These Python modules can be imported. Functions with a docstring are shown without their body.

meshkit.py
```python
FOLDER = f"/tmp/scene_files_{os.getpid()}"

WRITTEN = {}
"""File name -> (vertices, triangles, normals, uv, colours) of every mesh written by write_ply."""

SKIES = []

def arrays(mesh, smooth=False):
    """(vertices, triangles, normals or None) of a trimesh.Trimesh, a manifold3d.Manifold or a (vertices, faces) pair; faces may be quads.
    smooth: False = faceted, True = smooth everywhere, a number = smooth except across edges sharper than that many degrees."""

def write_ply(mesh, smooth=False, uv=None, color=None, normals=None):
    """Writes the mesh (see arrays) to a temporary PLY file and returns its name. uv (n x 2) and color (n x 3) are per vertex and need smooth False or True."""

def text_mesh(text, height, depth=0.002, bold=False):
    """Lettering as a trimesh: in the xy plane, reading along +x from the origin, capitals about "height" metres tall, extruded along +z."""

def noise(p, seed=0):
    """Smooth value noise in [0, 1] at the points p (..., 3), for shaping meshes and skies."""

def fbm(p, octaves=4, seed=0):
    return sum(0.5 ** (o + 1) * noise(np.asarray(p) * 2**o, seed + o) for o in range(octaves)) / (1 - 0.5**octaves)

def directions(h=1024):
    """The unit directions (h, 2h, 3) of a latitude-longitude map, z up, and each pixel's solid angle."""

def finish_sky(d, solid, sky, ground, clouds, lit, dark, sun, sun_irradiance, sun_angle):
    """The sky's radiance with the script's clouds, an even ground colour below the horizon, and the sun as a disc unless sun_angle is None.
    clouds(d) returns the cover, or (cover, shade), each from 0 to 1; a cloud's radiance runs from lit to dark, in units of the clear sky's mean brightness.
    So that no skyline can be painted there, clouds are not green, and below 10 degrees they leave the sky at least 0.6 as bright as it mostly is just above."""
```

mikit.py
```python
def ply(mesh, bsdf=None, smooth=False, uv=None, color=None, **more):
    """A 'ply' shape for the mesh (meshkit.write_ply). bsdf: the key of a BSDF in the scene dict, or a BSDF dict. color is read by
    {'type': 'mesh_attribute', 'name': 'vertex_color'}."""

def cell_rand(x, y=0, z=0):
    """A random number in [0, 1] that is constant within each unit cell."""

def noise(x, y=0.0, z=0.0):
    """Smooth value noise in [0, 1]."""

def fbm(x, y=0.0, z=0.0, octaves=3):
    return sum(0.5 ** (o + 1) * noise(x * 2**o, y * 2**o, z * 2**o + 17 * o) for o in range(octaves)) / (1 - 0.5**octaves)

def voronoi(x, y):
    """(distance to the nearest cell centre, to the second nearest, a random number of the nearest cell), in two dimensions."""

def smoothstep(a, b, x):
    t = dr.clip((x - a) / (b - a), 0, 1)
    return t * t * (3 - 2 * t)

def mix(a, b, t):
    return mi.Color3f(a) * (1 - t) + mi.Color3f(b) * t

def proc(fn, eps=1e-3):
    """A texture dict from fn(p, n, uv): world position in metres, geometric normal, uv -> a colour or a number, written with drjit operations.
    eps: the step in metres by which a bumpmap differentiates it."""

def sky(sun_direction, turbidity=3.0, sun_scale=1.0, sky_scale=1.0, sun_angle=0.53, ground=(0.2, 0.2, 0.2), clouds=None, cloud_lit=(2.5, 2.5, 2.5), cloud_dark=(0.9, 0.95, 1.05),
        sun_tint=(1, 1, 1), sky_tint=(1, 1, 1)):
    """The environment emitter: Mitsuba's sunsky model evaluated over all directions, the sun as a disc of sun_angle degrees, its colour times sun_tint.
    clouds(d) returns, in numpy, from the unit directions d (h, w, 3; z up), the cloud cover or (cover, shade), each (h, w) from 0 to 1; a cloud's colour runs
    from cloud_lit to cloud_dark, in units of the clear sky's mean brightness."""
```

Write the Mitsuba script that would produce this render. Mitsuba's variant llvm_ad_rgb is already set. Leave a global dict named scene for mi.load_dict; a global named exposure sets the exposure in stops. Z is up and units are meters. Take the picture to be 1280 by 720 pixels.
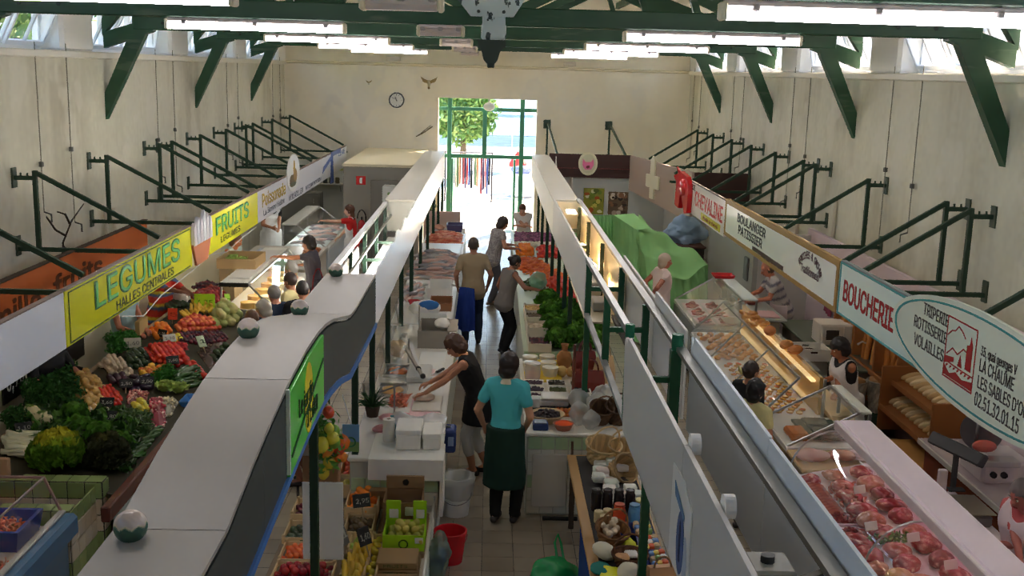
import math, random, numpy as np, trimesh, mitsuba as mi, mikit, meshkit, drjit as dr
import manifold3d as m3
from shapely.geometry import Polygon, Point, box as sbox
from shapely import affinity
T = mi.ScalarTransform4f
RNG = random.Random(7); NR = np.random.default_rng(7)
# ---------------------------------------------------------------- camera, sky, exposure
EYE = np.array([0, 0, 4.55]); FPX = 1350.0
def _cam():
    f = np.array([(616 - 640) / FPX, (88 - 360) / FPX, 1.0]); f /= np.linalg.norm(f)
    r = math.radians(1.3); u = np.array([math.sin(r), -math.cos(r), 0.0]); u -= f * (u @ f); u /= np.linalg.norm(u)
    return np.stack([np.cross(f, u), f, u], 1)
CM = _cam()
def ray(x, y): return CM.T @ np.array([(x - 640) / FPX, (y - 360) / FPX, 1.0])
_w = np.eye(4); _w[:3, 0], _w[:3, 1], _w[:3, 2], _w[:3, 3] = -CM[0], -CM[1], CM[2], EYE
scene = {'the_camera': {'type': 'perspective', 'fov': math.degrees(2 * math.atan(640 / FPX)), 'fov_axis': 'x', 'near_clip': 0.05, 'far_clip': 500.0, 'to_world': T(_w.tolist())}}
labels = {}
SUN = (0.42, 0.80, 0.62)
scene['sky'] = mikit.sky(SUN, turbidity=3.0, sun_scale=1.0, sky_scale=1.0, ground=(0.3, 0.29, 0.27))
exposure = 4.75
LAMP = 1.05          # radiance of a lit fluorescent diffuser
# ---------------------------------------------------------------- helpers
def lin(c):
    c = np.asarray(c, float) / 255.0
    return np.where(c < 0.04045, c / 12.92, ((c + 0.055) / 1.055) ** 2.4)
def lc(c): return tuple(float(x) for x in lin(c))
def _unpack(p, n, uv):
    """every mesh carries its plain colours as 8-bit sRGB numbers in uv: u = red * 256 + green, v = blue"""
    a = dr.floor(uv.x + 0.5); r = dr.floor(a / 256); c = mi.Color3f(r, a - r * 256, dr.floor(uv.y + 0.5)) / 255
    return dr.select(c < 0.04045, c / 12.92, dr.power((c + 0.055) / 1.055, 2.4))
VC = mikit.proc(_unpack)
def pr(**k): return {'type': 'twosided', 'b': {'type': 'principled', 'base_color': VC, **k}}
scene['m'] = pr(roughness=0.75, specular=0.3)
scene['s'] = pr(roughness=0.4, specular=0.5)
scene['g'] = pr(roughness=0.16, specular=0.5, clearcoat=0.4, clearcoat_gloss=0.9)
scene['k'] = pr(roughness=0.3, metallic=0.9)
scene['glass'] = {'type': 'thindielectric', 'int_ior': 1.5}
scene['film'] = {'type': 'blendbsdf', 'weight': 0.45, 'a': {'type': 'thindielectric', 'int_ior': 1.4}, 'b': pr(roughness=0.25, specular=0.5)}
COUNT = {}
def nm(key):
    n = COUNT.get(key, 0); COUNT[key] = n + 1
    return key if n == 0 else f'{key}_{n:03d}'
def lab(key, label=None, cat=None, group=None, kind=None):
    d = labels.setdefault(key, {})
    for k, v in (('label', label), ('category', cat), ('group', group), ('kind', kind)):
        if v: d[k] = v
def tm(x):
    if hasattr(x, 'to_mesh'):
        q = x.to_mesh(); return np.array(q.vert_properties[:, :3], float), np.array(q.tri_verts, int)
    if isinstance(x, trimesh.Trimesh): return np.array(x.vertices, float), np.array(x.faces, int)
    v, f = x; v = np.asarray(v, float); f = np.asarray(f, int)
    if f.shape[1] == 4: f = np.vstack([f[:, [0, 1, 2]], f[:, [0, 2, 3]]])
    return v, f
class B:
    """collects coloured pieces of ONE mesh"""
    def __init__(s): s.v, s.f, s.c, s.n = [], [], [], 0
    def add(s, mesh, col=(200, 200, 200)):
        v, f = tm(mesh)
        if len(v) == 0: return s
        s.v.append(v); s.f.append(f + s.n); s.n += len(v)
        c = np.asarray(col, float)
        c = np.clip(np.round(c), 0, 255); s.c.append(np.broadcast_to(c, (len(v), 3)) if c.ndim == 1 else c); return s
    def ply(s, mat, smooth=False):
        v, f, c = np.vstack(s.v), np.vstack(s.f), np.vstack(s.c); n = None
        if smooth is not False:
            tri = v[f]; fn = np.cross(tri[:, 1] - tri[:, 0], tri[:, 2] - tri[:, 0])
            if smooth is True:
                n = np.zeros_like(v)
                for k in range(3): np.add.at(n, f[:, k], fn)
            else:      # split at sharp edges: group each vertex's faces by angle to the face normal
                fu = fn / np.maximum(np.linalg.norm(fn, axis=1, keepdims=True), 1e-20); cs = math.cos(math.radians(smooth))
                inc = [[] for _ in range(len(v))]
                for i, t in enumerate(f):
                    for q in t: inc[q].append(i)
                nv = v[f].reshape(-1, 3); nc = c[f].reshape(-1, 3); nn = np.zeros_like(nv)
                for i, t in enumerate(f):
                    for k, q in enumerate(t):
                        js = inc[q]; w = fu[js] @ fu[i] > cs
                        nn[3 * i + k] = fn[js][w].sum(0)
                v, c, n, f = nv, nc, nn, np.arange(len(nv)).reshape(-1, 3)
            L = np.linalg.norm(n, axis=1, keepdims=True); n = np.where(L > 1e-14, n / np.maximum(L, 1e-14), [0, 0, 1.0])
        t = c[f]; mixed = (np.abs(t - t[:, :1]).max((1, 2)) > 0)
        if mixed.any():      # a face has one colour: faces that would blend get corners of their own
            w = f[mixed]; k = len(v); fc = np.round(t[mixed].mean(1)); f = f.copy(); f[mixed] = np.arange(k, k + 3 * len(w)).reshape(-1, 3)
            v, c = np.vstack([v, v[w.ravel()]]), np.vstack([c, np.repeat(fc, 3, 0)]); n = None if n is None else np.vstack([n, n[w.ravel()]])
        path = meshkit.write_ply((v, f), False, np.stack([c[:, 0] * 256 + c[:, 1], c[:, 2]], 1), None, normals=n)
        d = {'type': 'ply', 'filename': path, 'face_normals': n is None}
        if mat: d['bsdf'] = {'type': 'ref', 'id': mat}
        return d
def put(key, mesh, col=(200, 200, 200), mat='m', smooth=False, label=None, cat=None, group=None, kind=None, **more):
    """one scene entry; returns its key"""
    b = mesh if isinstance(mesh, B) else B().add(mesh, col)
    key = nm(key); scene[key] = {**b.ply(mat, smooth), **more}
    if label or cat or group or kind: lab(key, label, cat, group, kind)
    return key
def thing(key, label, cat, group=None):
    key = nm(key); lab(key, label, cat, group); return key
def struct(key, mesh, col=(200, 200, 200), mat='m', smooth=False, **more): return put(key, mesh, col, mat, smooth, kind='structure', **more)
SG = {}
def sgroup(name, parts):
    """parts: {part name: ply dict}; a shape group for copies"""
    scene['group ' + name] = {'type': 'shapegroup', **parts}; SG[name] = 1
def inst(key, name, M, label=None, cat=None, group=None):
    key = nm(key); scene[key] = {'type': 'instance', 'to_world': T(np.asarray(M, float).tolist()), 'g': {'type': 'ref', 'id': 'group ' + name}}
    if label: lab(key, label, cat, group)
    return key
def mat4(loc=(0, 0, 0), rz=0, rx=0, ry=0, s=1):
    M = np.eye(4); a, b, c = (math.radians(t) for t in (rx, ry, rz))
    X = np.array([[1, 0, 0], [0, math.cos(a), -math.sin(a)], [0, math.sin(a), math.cos(a)]])
    Y = np.array([[math.cos(b), 0, math.sin(b)], [0, 1, 0], [-math.sin(b), 0, math.cos(b)]])
    Z = np.array([[math.cos(c), -math.sin(c), 0], [math.sin(c), math.cos(c), 0], [0, 0, 1]])
    M[:3, :3] = Z @ Y @ X * np.asarray(s); M[:3, 3] = loc; return M
def mv(mesh, loc=(0, 0, 0), rz=0, rx=0, ry=0, s=1):
    v, f = tm(mesh); M = mat4(loc, rz, rx, ry, s); return v @ M[:3, :3].T + M[:3, 3], f
def bx(x0, x1, y0, y1, z0, z1):
    x0, x1 = sorted((x0, x1)); y0, y1 = sorted((y0, y1)); z0, z1 = sorted((z0, z1))
    v = np.array([[x, y, z] for x in (x0, x1) for y in (y0, y1) for z in (z0, z1)], float)
    return v, np.array([[0, 1, 3], [0, 3, 2], [4, 6, 7], [4, 7, 5], [0, 4, 5], [0, 5, 1], [2, 3, 7], [2, 7, 6], [0, 2, 6], [0, 6, 4], [1, 5, 7], [1, 7, 3]])
def rbx(x0, x1, y0, y1, z0, z1, r=0.01):
    """box with chamfered edges"""
    x0, x1 = sorted((x0, x1)); y0, y1 = sorted((y0, y1)); z0, z1 = sorted((z0, z1))
    r = min(r, (x1 - x0) / 2.2, (y1 - y0) / 2.2, (z1 - z0) / 2.2); p = []
    for i in (0, 1):
        for j in (0, 1):
            for k in (0, 1):
                c = np.array([(x0, x1)[i], (y0, y1)[j], (z0, z1)[k]]); d = np.array([1 - 2 * i, 1 - 2 * j, 1 - 2 * k]) * r
                for a in range(3):
                    q = c + d; q[a] = c[a]; p.append(q)
    return m3.Manifold.hull_points(np.array(p))
def frame(d):
    d = np.asarray(d, float); d = d / np.linalg.norm(d); h = np.array([0, 0, 1.0]) if abs(d[2]) < 0.9 else np.array([0, 1.0, 0])
    a = np.cross(h, d); a /= np.linalg.norm(a); return a, np.cross(d, a), d
def cyl(p0, p1, r, n=10, r1=None):
    p0, p1 = np.asarray(p0, float), np.asarray(p1, float); a, b, d = frame(p1 - p0); t = np.arange(n) * 2 * np.pi / n; r1 = r if r1 is None else r1
    ring = np.cos(t)[:, None] * a + np.sin(t)[:, None] * b
    v = np.vstack([p0 + ring * r, p1 + ring * r1, [p0], [p1]]); i = np.arange(n); j = (i + 1) % n
    f = np.vstack([np.stack([i, j, j + n], 1), np.stack([i, j + n, i + n], 1), np.stack([j, i, i * 0 + 2 * n], 1), np.stack([i + n, j + n, i * 0 + 2 * n + 1], 1)])
    return v, f
def bar(p0, p1, w, h=None):
    """square or flat bar: w across, h up"""
    p0, p1 = np.asarray(p0, float), np.asarray(p1, float); a, b, d = frame(p1 - p0); h = w if h is None else h
    q = [(-w / 2, -h / 2), (w / 2, -h / 2), (w / 2, h / 2), (-w / 2, h / 2)]
    v = np.array([p + a * x + b * y for p in (p0, p1) for x, y in q])
    return v, np.array([[0, 1, 5], [0, 5, 4], [1, 2, 6], [1, 6, 5], [2, 3, 7], [2, 7, 6], [3, 0, 4], [3, 4, 7], [0, 3, 2], [0, 2, 1], [4, 5, 6], [4, 6, 7]])
def ptube(pts, r, n=6):
    """tube along a polyline"""
    p = np.asarray(pts, float); t = np.gradient(p, axis=0); t /= np.linalg.norm(t, axis=1, keepdims=True) + 1e-12
    u = np.cross(t, [0.31, 0.22, 0.93]); u /= np.linalg.norm(u, axis=1, keepdims=True) + 1e-12; w = np.cross(t, u); a = np.arange(n) * 2 * np.pi / n
    r = np.broadcast_to(r, (len(p),))
    v = (p[:, None] + r[:, None, None] * (np.cos(a)[None, :, None] * u[:, None] + np.sin(a)[None, :, None] * w[:, None])).reshape(-1, 3); f = []
    for i in range(len(p) - 1):
        for j in range(n):
            k = (j + 1) % n; f += [[i * n + j, i * n + k, (i + 1) * n + k], [i * n + j, (i + 1) * n + k, (i + 1) * n + j]]
    m = len(v); v = np.vstack([v, p[:1], p[-1:]])
    for j in range(n):
        k = (j + 1) % n; f += [[k, j, m], [(len(p) - 1) * n + j, (len(p) - 1) * n + k, m + 1]]
    return v, np.array(f)
def arc(c, a, b, t0=0, t1=180, n=10):
    """points c + a cos t + b sin t"""
    t = np.radians(np.linspace(t0, t1, n)); return np.asarray(c, float) + np.cos(t)[:, None] * np.asarray(a, float) + np.sin(t)[:, None] * np.asarray(b, float)
def lathe(prof, n=16):
    p = np.asarray(prof, float); a = np.arange(n) * 2 * np.pi / n; k = len(p)
    v = np.stack([np.outer(p[:, 0], np.cos(a)), np.outer(p[:, 0], np.sin(a)), np.outer(p[:, 1], np.ones(n))], -1).reshape(-1, 3); f = []
    for i in range(k - 1):
        for j in range(n):
            q = (j + 1) % n; f += [[i * n + j, i * n + q, (i + 1) * n + q], [i * n + j, (i + 1) * n + q, (i + 1) * n + j]]
    return v, np.array(f)
def sph(c=(0, 0, 0), r=1.0, s=(1, 1, 1), sub=2):
    m = trimesh.creation.icosphere(subdivisions=sub, radius=1.0); return np.array(m.vertices) * np.asarray(s) * r + np.asarray(c), np.array(m.faces)
def lumpy(mesh, amp, freq, seed=0):
    v, f = tm(mesh); c = v.mean(0); d = v - c; L = np.linalg.norm(d, axis=1, keepdims=True) + 1e-9
    k = (meshkit.fbm(v * freq + 50, 3, seed) - 0.5) * 2 * amp; return v + d / L * k[:, None], f
def ext(poly, h0, h1, ex=(1, 0, 0), ey=(0, 1, 0), o=(0, 0, 0)):
    """polygon (shapely or points) in the plane o + ex*u + ey*v, extruded along ex x ey from h0 to h1"""
    if not hasattr(poly, 'geom_type'): poly = Polygon(poly)
    if not poly.is_valid: poly = poly.buffer(0)
    vs, fs, n = [], [], 0
    for g in getattr(poly, 'geoms', [poly]):
        m = trimesh.creation.extrude_polygon(g, h1 - h0, engine='earcut'); vs.append(np.array(m.vertices)); fs.append(np.array(m.faces) + n); n += len(m.vertices)
    v, f = np.vstack(vs), np.vstack(fs); ex, ey = np.asarray(ex, float), np.asarray(ey, float)
    return np.asarray(o, float) + v[:, :1] * ex + v[:, 1:2] * ey + (v[:, 2:] + h0) * np.cross(ex, ey), f
def text(s, h, ex, ey, o, depth=0.004, bold=False, wide=1.0):
    m = meshkit.text_mesh(s, h, depth, bold); v = np.array(m.vertices); ex, ey = np.asarray(ex, float), np.asarray(ey, float)
    return np.asarray(o, float) + v[:, :1] * ex * wide + v[:, 1:2] * ey + v[:, 2:] * np.cross(ex, ey), np.array(m.faces)
def fit_text(s, w, h, ex, ey, o, depth=0.004, bold=False):
    """lettering stretched to a width"""
    m = meshkit.text_mesh(s, h, depth, bold); return text(s, h, ex, ey, o, depth, bold, w / np.ptp(m.vertices[:, 0]))
def gridmesh(P):
    """P (a, b, 3): a sheet"""
    a, b = P.shape[:2]; i, j = np.meshgrid(np.arange(a - 1), np.arange(b - 1), indexing='ij'); q = (i * b + j).ravel()
    return P.reshape(-1, 3), np.vstack([np.stack([q, q + b, q + b + 1], 1), np.stack([q, q + b + 1, q + 1], 1)])
def shell(P, t, nrm=None):
    """sheet with thickness t along the mean normal"""
    v, f = gridmesh(P); n = np.zeros_like(v); fn = np.cross(v[f[:, 1]] - v[f[:, 0]], v[f[:, 2]] - v[f[:, 0]])
    for k in range(3): np.add.at(n, f[:, k], fn)
    n /= np.linalg.norm(n, axis=1, keepdims=True) + 1e-20; a, b = P.shape[:2]; N = len(v)
    ring = [j for j in range(b)] + [i * b + b - 1 for i in range(1, a)] + [(a - 1) * b + j for j in range(b - 2, -1, -1)] + [i * b for i in range(a - 2, 0, -1)]
    e = []
    for k in range(len(ring)):
        p, q = ring[k], ring[(k + 1) % len(ring)]; e += [[p, q, q + N], [p, q + N, p + N]]
    return np.vstack([v, v - n * t]), np.vstack([f, f[:, ::-1] + N, np.array(e)])
def at(x, y, z=None, X=None, Y=None):
    """a point of the place on a level z (or a plane x = X, y = Y), read off the photograph"""
    d = ray(x, y); t = (z - 4.55) / d[2] if z is not None else X / d[0] if X is not None else Y / d[1]
    return EYE + d * t
# ---------------------------------------------------------------- the setting
def plaster(base, stain, sc=1.0):
    base, stain = lc(base), lc(stain)
    def fn(p, n, uv):
        a = p.y + p.x; big = mikit.fbm(a * 0.45 * sc, p.z * 0.5 * sc, 3, octaves=3); drip = mikit.fbm(a * 3.1 * sc, p.z * 0.35, 9, octaves=3)
        t = mikit.smoothstep(0.42, 0.8, 0.75 * big + 0.3 * drip) * 0.75 + 0.2 * mikit.noise(a * 14, p.z * 14, p.y)
        chip = mikit.smoothstep(0.6, 0.68, mikit.fbm(a * 1.3, p.z * 1.1, 21, octaves=4)) * 0.38
        return mikit.mix(mikit.mix(base, stain, dr.clip(t, 0, 1)), lc((214, 210, 198)), chip)
    return fn
def wallmat(fn, bump=None, **k):
    b = {'type': 'principled', 'base_color': mikit.proc(fn), **k}
    return {'type': 'twosided', 'b': {'type': 'bumpmap', 'tex': mikit.proc(bump), 'scale': 1.0, 'b': b} if bump else b}
def bump_plaster(p, n, uv): return 0.006 * mikit.fbm((p.x + p.y) * 5, p.z * 5, 2, octaves=4)
scene['wall_plaster'] = wallmat(plaster((208, 205, 188), (168, 162, 142)), bump_plaster, roughness=0.55, specular=0.35)
scene['end_plaster'] = wallmat(plaster((236, 230, 212), (218, 209, 184), 0.6), roughness=0.7, specular=0.25)
def floor_fn(p, n, uv):
    fx, fy = p.x / 0.3 - dr.floor(p.x / 0.3), p.y / 0.3 - dr.floor(p.y / 0.3)
    e = dr.minimum(dr.minimum(fx, 1 - fx), dr.minimum(fy, 1 - fy)); r = mikit.cell_rand(dr.floor(p.x / 0.3), dr.floor(p.y / 0.3), 4)
    c = mikit.mix(lc((150, 140, 122)), lc((128, 118, 102)), dr.clip(0.6 * r + 0.5 * mikit.fbm(p.x * 3, p.y * 3, 1, octaves=3), 0, 1))
    return mikit.mix(lc((92, 86, 76)), c, mikit.smoothstep(0.012, 0.03, e))
scene['floor_tiles'] = wallmat(floor_fn, roughness=0.28, specular=0.5)
def tile_fn(p, n, uv):
    r = mikit.cell_rand(dr.floor(p.x / 0.3), dr.floor(p.y / 0.3), 4)
    return mikit.mix(lc((154, 143, 125)), lc((126, 116, 100)), dr.clip(0.6 * r + 0.5 * mikit.fbm(p.x * 3, p.y * 3, 1, octaves=3), 0, 1))
scene['floor_piece'] = wallmat(tile_fn, roughness=0.25, specular=0.5)
def wood_fn(a, b):
    a, b = lc(a), lc(b)
    def fn(p, n, uv): return mikit.mix(a, b, mikit.fbm(p.x * 7 + p.y * 1.4, p.z * 22, p.y * 2, octaves=3))
    return fn
def green_fn(p, n, uv):
    w = mikit.smoothstep(0.62, 0.72, mikit.fbm(p.x * 1.7, p.z * 9, p.y * 5, octaves=4))
    return mikit.mix(mikit.mix(lc((28, 66, 46)), lc((44, 88, 62)), mikit.noise(p.x * 2, p.z * 8, p.y)), lc((92, 104, 88)), w * 0.45)
scene['green_paint'] = wallmat(green_fn, roughness=0.42, specular=0.5)
def flaky_fn(p, n, uv):
    f = mikit.smoothstep(0.6, 0.65, mikit.fbm(p.x * 16, p.z * 9, 5, octaves=4))
    return mikit.mix(lc((196, 212, 216)), lc((60, 76, 80)), f)
scene['flaky_paint'] = wallmat(flaky_fn, roughness=0.6)
GREEN, DKGREEN = (28, 78, 50), (22, 52, 36)
YF = 30.5; TR = [6.65, 11.55, 16.45, 21.4, 26.3]
# floor: slab plus the tiles that can be told apart
struct('floor', bx(-5.75, 5.5, -3, 30.7, -0.25, -0.004), mat='floor_tiles')
tl = B().add(rbx(-0.1475, 0.1475, -0.1475, 0.1475, -0.006, 0.0, 0.002)).ply('floor_piece')
for i in range(-7, 3):
    for j in range(25, 51):
        if i < -2 and j > 40: continue
        if i < -4 and j < 32: continue
        k = nm('floor__tile'); scene[k] = {**tl, 'to_world': T().translate([i * 0.3 + 0.15, j * 0.3 + 0.15, 0])}
# walls up to the window sill
struct('wall_left', bx(-6.1, -5.75, -3, 30.9, -0.2, 4.6), mat='wall_plaster')
struct('wall_right', bx(5.5, 5.85, -3, 30.9, -0.2, 4.6), mat='wall_plaster')
b = B().add(bx(-6.1, -1.49, YF, YF + 0.4, -0.2, 4.62)).add(bx(1.26, 5.85, YF, YF + 0.4, -0.2, 4.62)).add(bx(-1.49, 1.26, YF, YF + 0.4, 3.77, 4.62))
struct('wall_far', b, mat='end_plaster')
struct('wall_gable', ext([(-6.1, 4.62), (5.85, 4.62), (5.85, 5.7), (0, 7.9), (-6.1, 5.7)], 0, 0.25, (1, 0, 0), (0, 0, 1), (0, YF + 0.45, 0)), mat='end_plaster')
struct('trim_1', rbx(-5.78, -5.69, -3, YF, 4.56, 4.66, 0.015), (214, 210, 196), 's')
struct('trim_2', rbx(5.44, 5.53, -3, YF, 4.56, 4.66, 0.015), (214, 210, 196), 's')
struct('trim_3', rbx(-5.7, 5.45, YF - 0.05, YF + 0.2, 4.6, 4.68, 0.015), (205, 196, 165), 's')
struct('wall_rear', ext([(-6.1, -0.2), (5.85, -0.2), (5.85, 5.7), (0, 7.9), (-6.1, 5.7)], 0, 0.25, (1, 0, 0), (0, 0, 1), (0, -3.0, 0)), mat='wall_plaster')
# sills, piers and roof
for s, x in ((-1, -5.75), (1, 5.5)):
    struct('wall_sill', bx(x, x + s * 0.5, -3, 30.9, 4.6, 4.66), (225, 226, 226), 's')
    struct('wall_eave', bx(x + s * 0.05, x + s * 0.5, -3, 30.9, 5.78, 6.0), (190, 190, 184))
    for t in TR + [31.2]:
        struct('wall_pier', rbx(x - s * 0.0, x + s * 0.42, t - 1.55, t - 0.4, 4.64, 5.8, 0.05), (226, 226, 224), 's')
for s, x in ((-1, -6.35), (1, 6.1)):
    b = B()
    zf = lambda q: 7.9 - abs(q) * 0.345
    b.add(np.array([[0, -3, 7.9], [0, 31, 7.9], [x, 31, zf(x)], [x, -3, zf(x)], [0, -3, 8.0], [0, 31, 8.0], [x, 31, zf(x) + 0.1], [x, -3, zf(x) + 0.1]]) is not None and
          (np.array([[0, -3, 7.9], [0, 31, 7.9], [x, 31, zf(x)], [x, -3, zf(x)], [0, -3, 8.0], [0, 31, 8.0], [x, 31, zf(x) + 0.1], [x, -3, zf(x) + 0.1]]),
           np.array([[0, 1, 2, 3], [4, 7, 6, 5], [0, 4, 5, 1], [1, 5, 6, 2], [2, 6, 7, 3], [3, 7, 4, 0]])), (214, 208, 192))
    struct('ceiling', b)
# clerestory windows: fixed frame and three inward-leaning sashes each
def sash_mesh():
    b = B()
    for a in ((-0.58, -0.53), (0.53, 0.58)): b.add(bx(0, 0.05, a[0], a[1], 0, 1.1), (222, 226, 230))
    for c in ((0, 0.06), (1.05, 1.1)): b.add(bx(0.001, 0.049, -0.58, 0.58, *c), (222, 226, 230))
    b.add(bx(0.005, 0.045, -0.02, 0.02, 0.05, 1.06), (200, 206, 212)); return b.ply('s')
sash = sash_mesh(); pane = B().add((np.array([[0.025, -0.54, 0.05], [0.025, 0.54, 0.05], [0.025, 0.54, 1.06], [0.025, -0.54, 1.06]]), np.array([[0, 1, 2, 3]]))).ply('glass')
wn = 0
for s, x in ((-1, -5.75), (1, 5.5)):
    for t in TR:
        wn += 1; k = f'window_{wn}'; y0, y1 = t - 0.4, t + 3.35
        b = B(); xa, xb = x + s * 0.3, x + s * 0.38
        for ya in (y0, y1 - 0.06): b.add(bx(xa, xb, ya, ya + 0.06, 4.66, 5.8), (228, 230, 232))
        for za in (4.66, 5.74): b.add(bx(xa, xb, y0, y1, za, za + 0.06), (228, 230, 232))
        for q in (1, 2): b.add(bx(xa, xb, y0 + q * 1.25 - 0.03, y0 + q * 1.25 + 0.03, 4.66, 5.8), (228, 230, 232))
        scene[k] = b.ply('s'); lab(k, kind='structure')
        for q in range(3):
            M = mat4((x + s * 0.3, y0 + 0.625 + 1.25 * q, 4.73), 0 if s < 0 else 180, 0, 27 if q < 2 or t < 12 else 12)
            kk = nm(k + '__sash'); scene[kk] = {**sash, 'to_world': T(M.tolist())}
            scene[kk + '__pane'] = {**pane, 'to_world': T(M.tolist())}
# window crank rods
for s, x in ((-1, -5.75), (1, 5.5)):
    for n, t in enumerate(TR[1:] if s > 0 else TR[1:]):
        for q, (dy, z) in enumerate(((2.3, 2.62), (3.3, 2.35))):
            y = t + dy; xx = x - s * 0.05
            if y > 30: continue
            side = 'left' if s < 0 else 'right'
            k = thing('window_crank_rod', f'thin grey window crank rod hanging down the {side} wall, {["first", "second", "third", "fourth", "fifth", "sixth", "seventh", "eighth"][2 * n + q]} from the front', 'rod')
            put(k + '__rod', cyl((xx, y, z), (xx, y, 4.75), 0.0075, 6), (128, 124, 112), 's')
            put(k + '__crank', B().add(ptube([(xx, y, z), (xx - s * 0.09, y, z - 0.03), (xx - s * 0.09, y, z - 0.13)], 0.012), (70, 70, 66)), mat='s')
            put(k + '__clip', bx(xx - 0.02, xx + 0.02 - s * 0.0, y - 0.03, y + 0.03, 3.2 + 0.12 * q, 3.26 + 0.12 * q), (80, 80, 74), 's')
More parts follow.
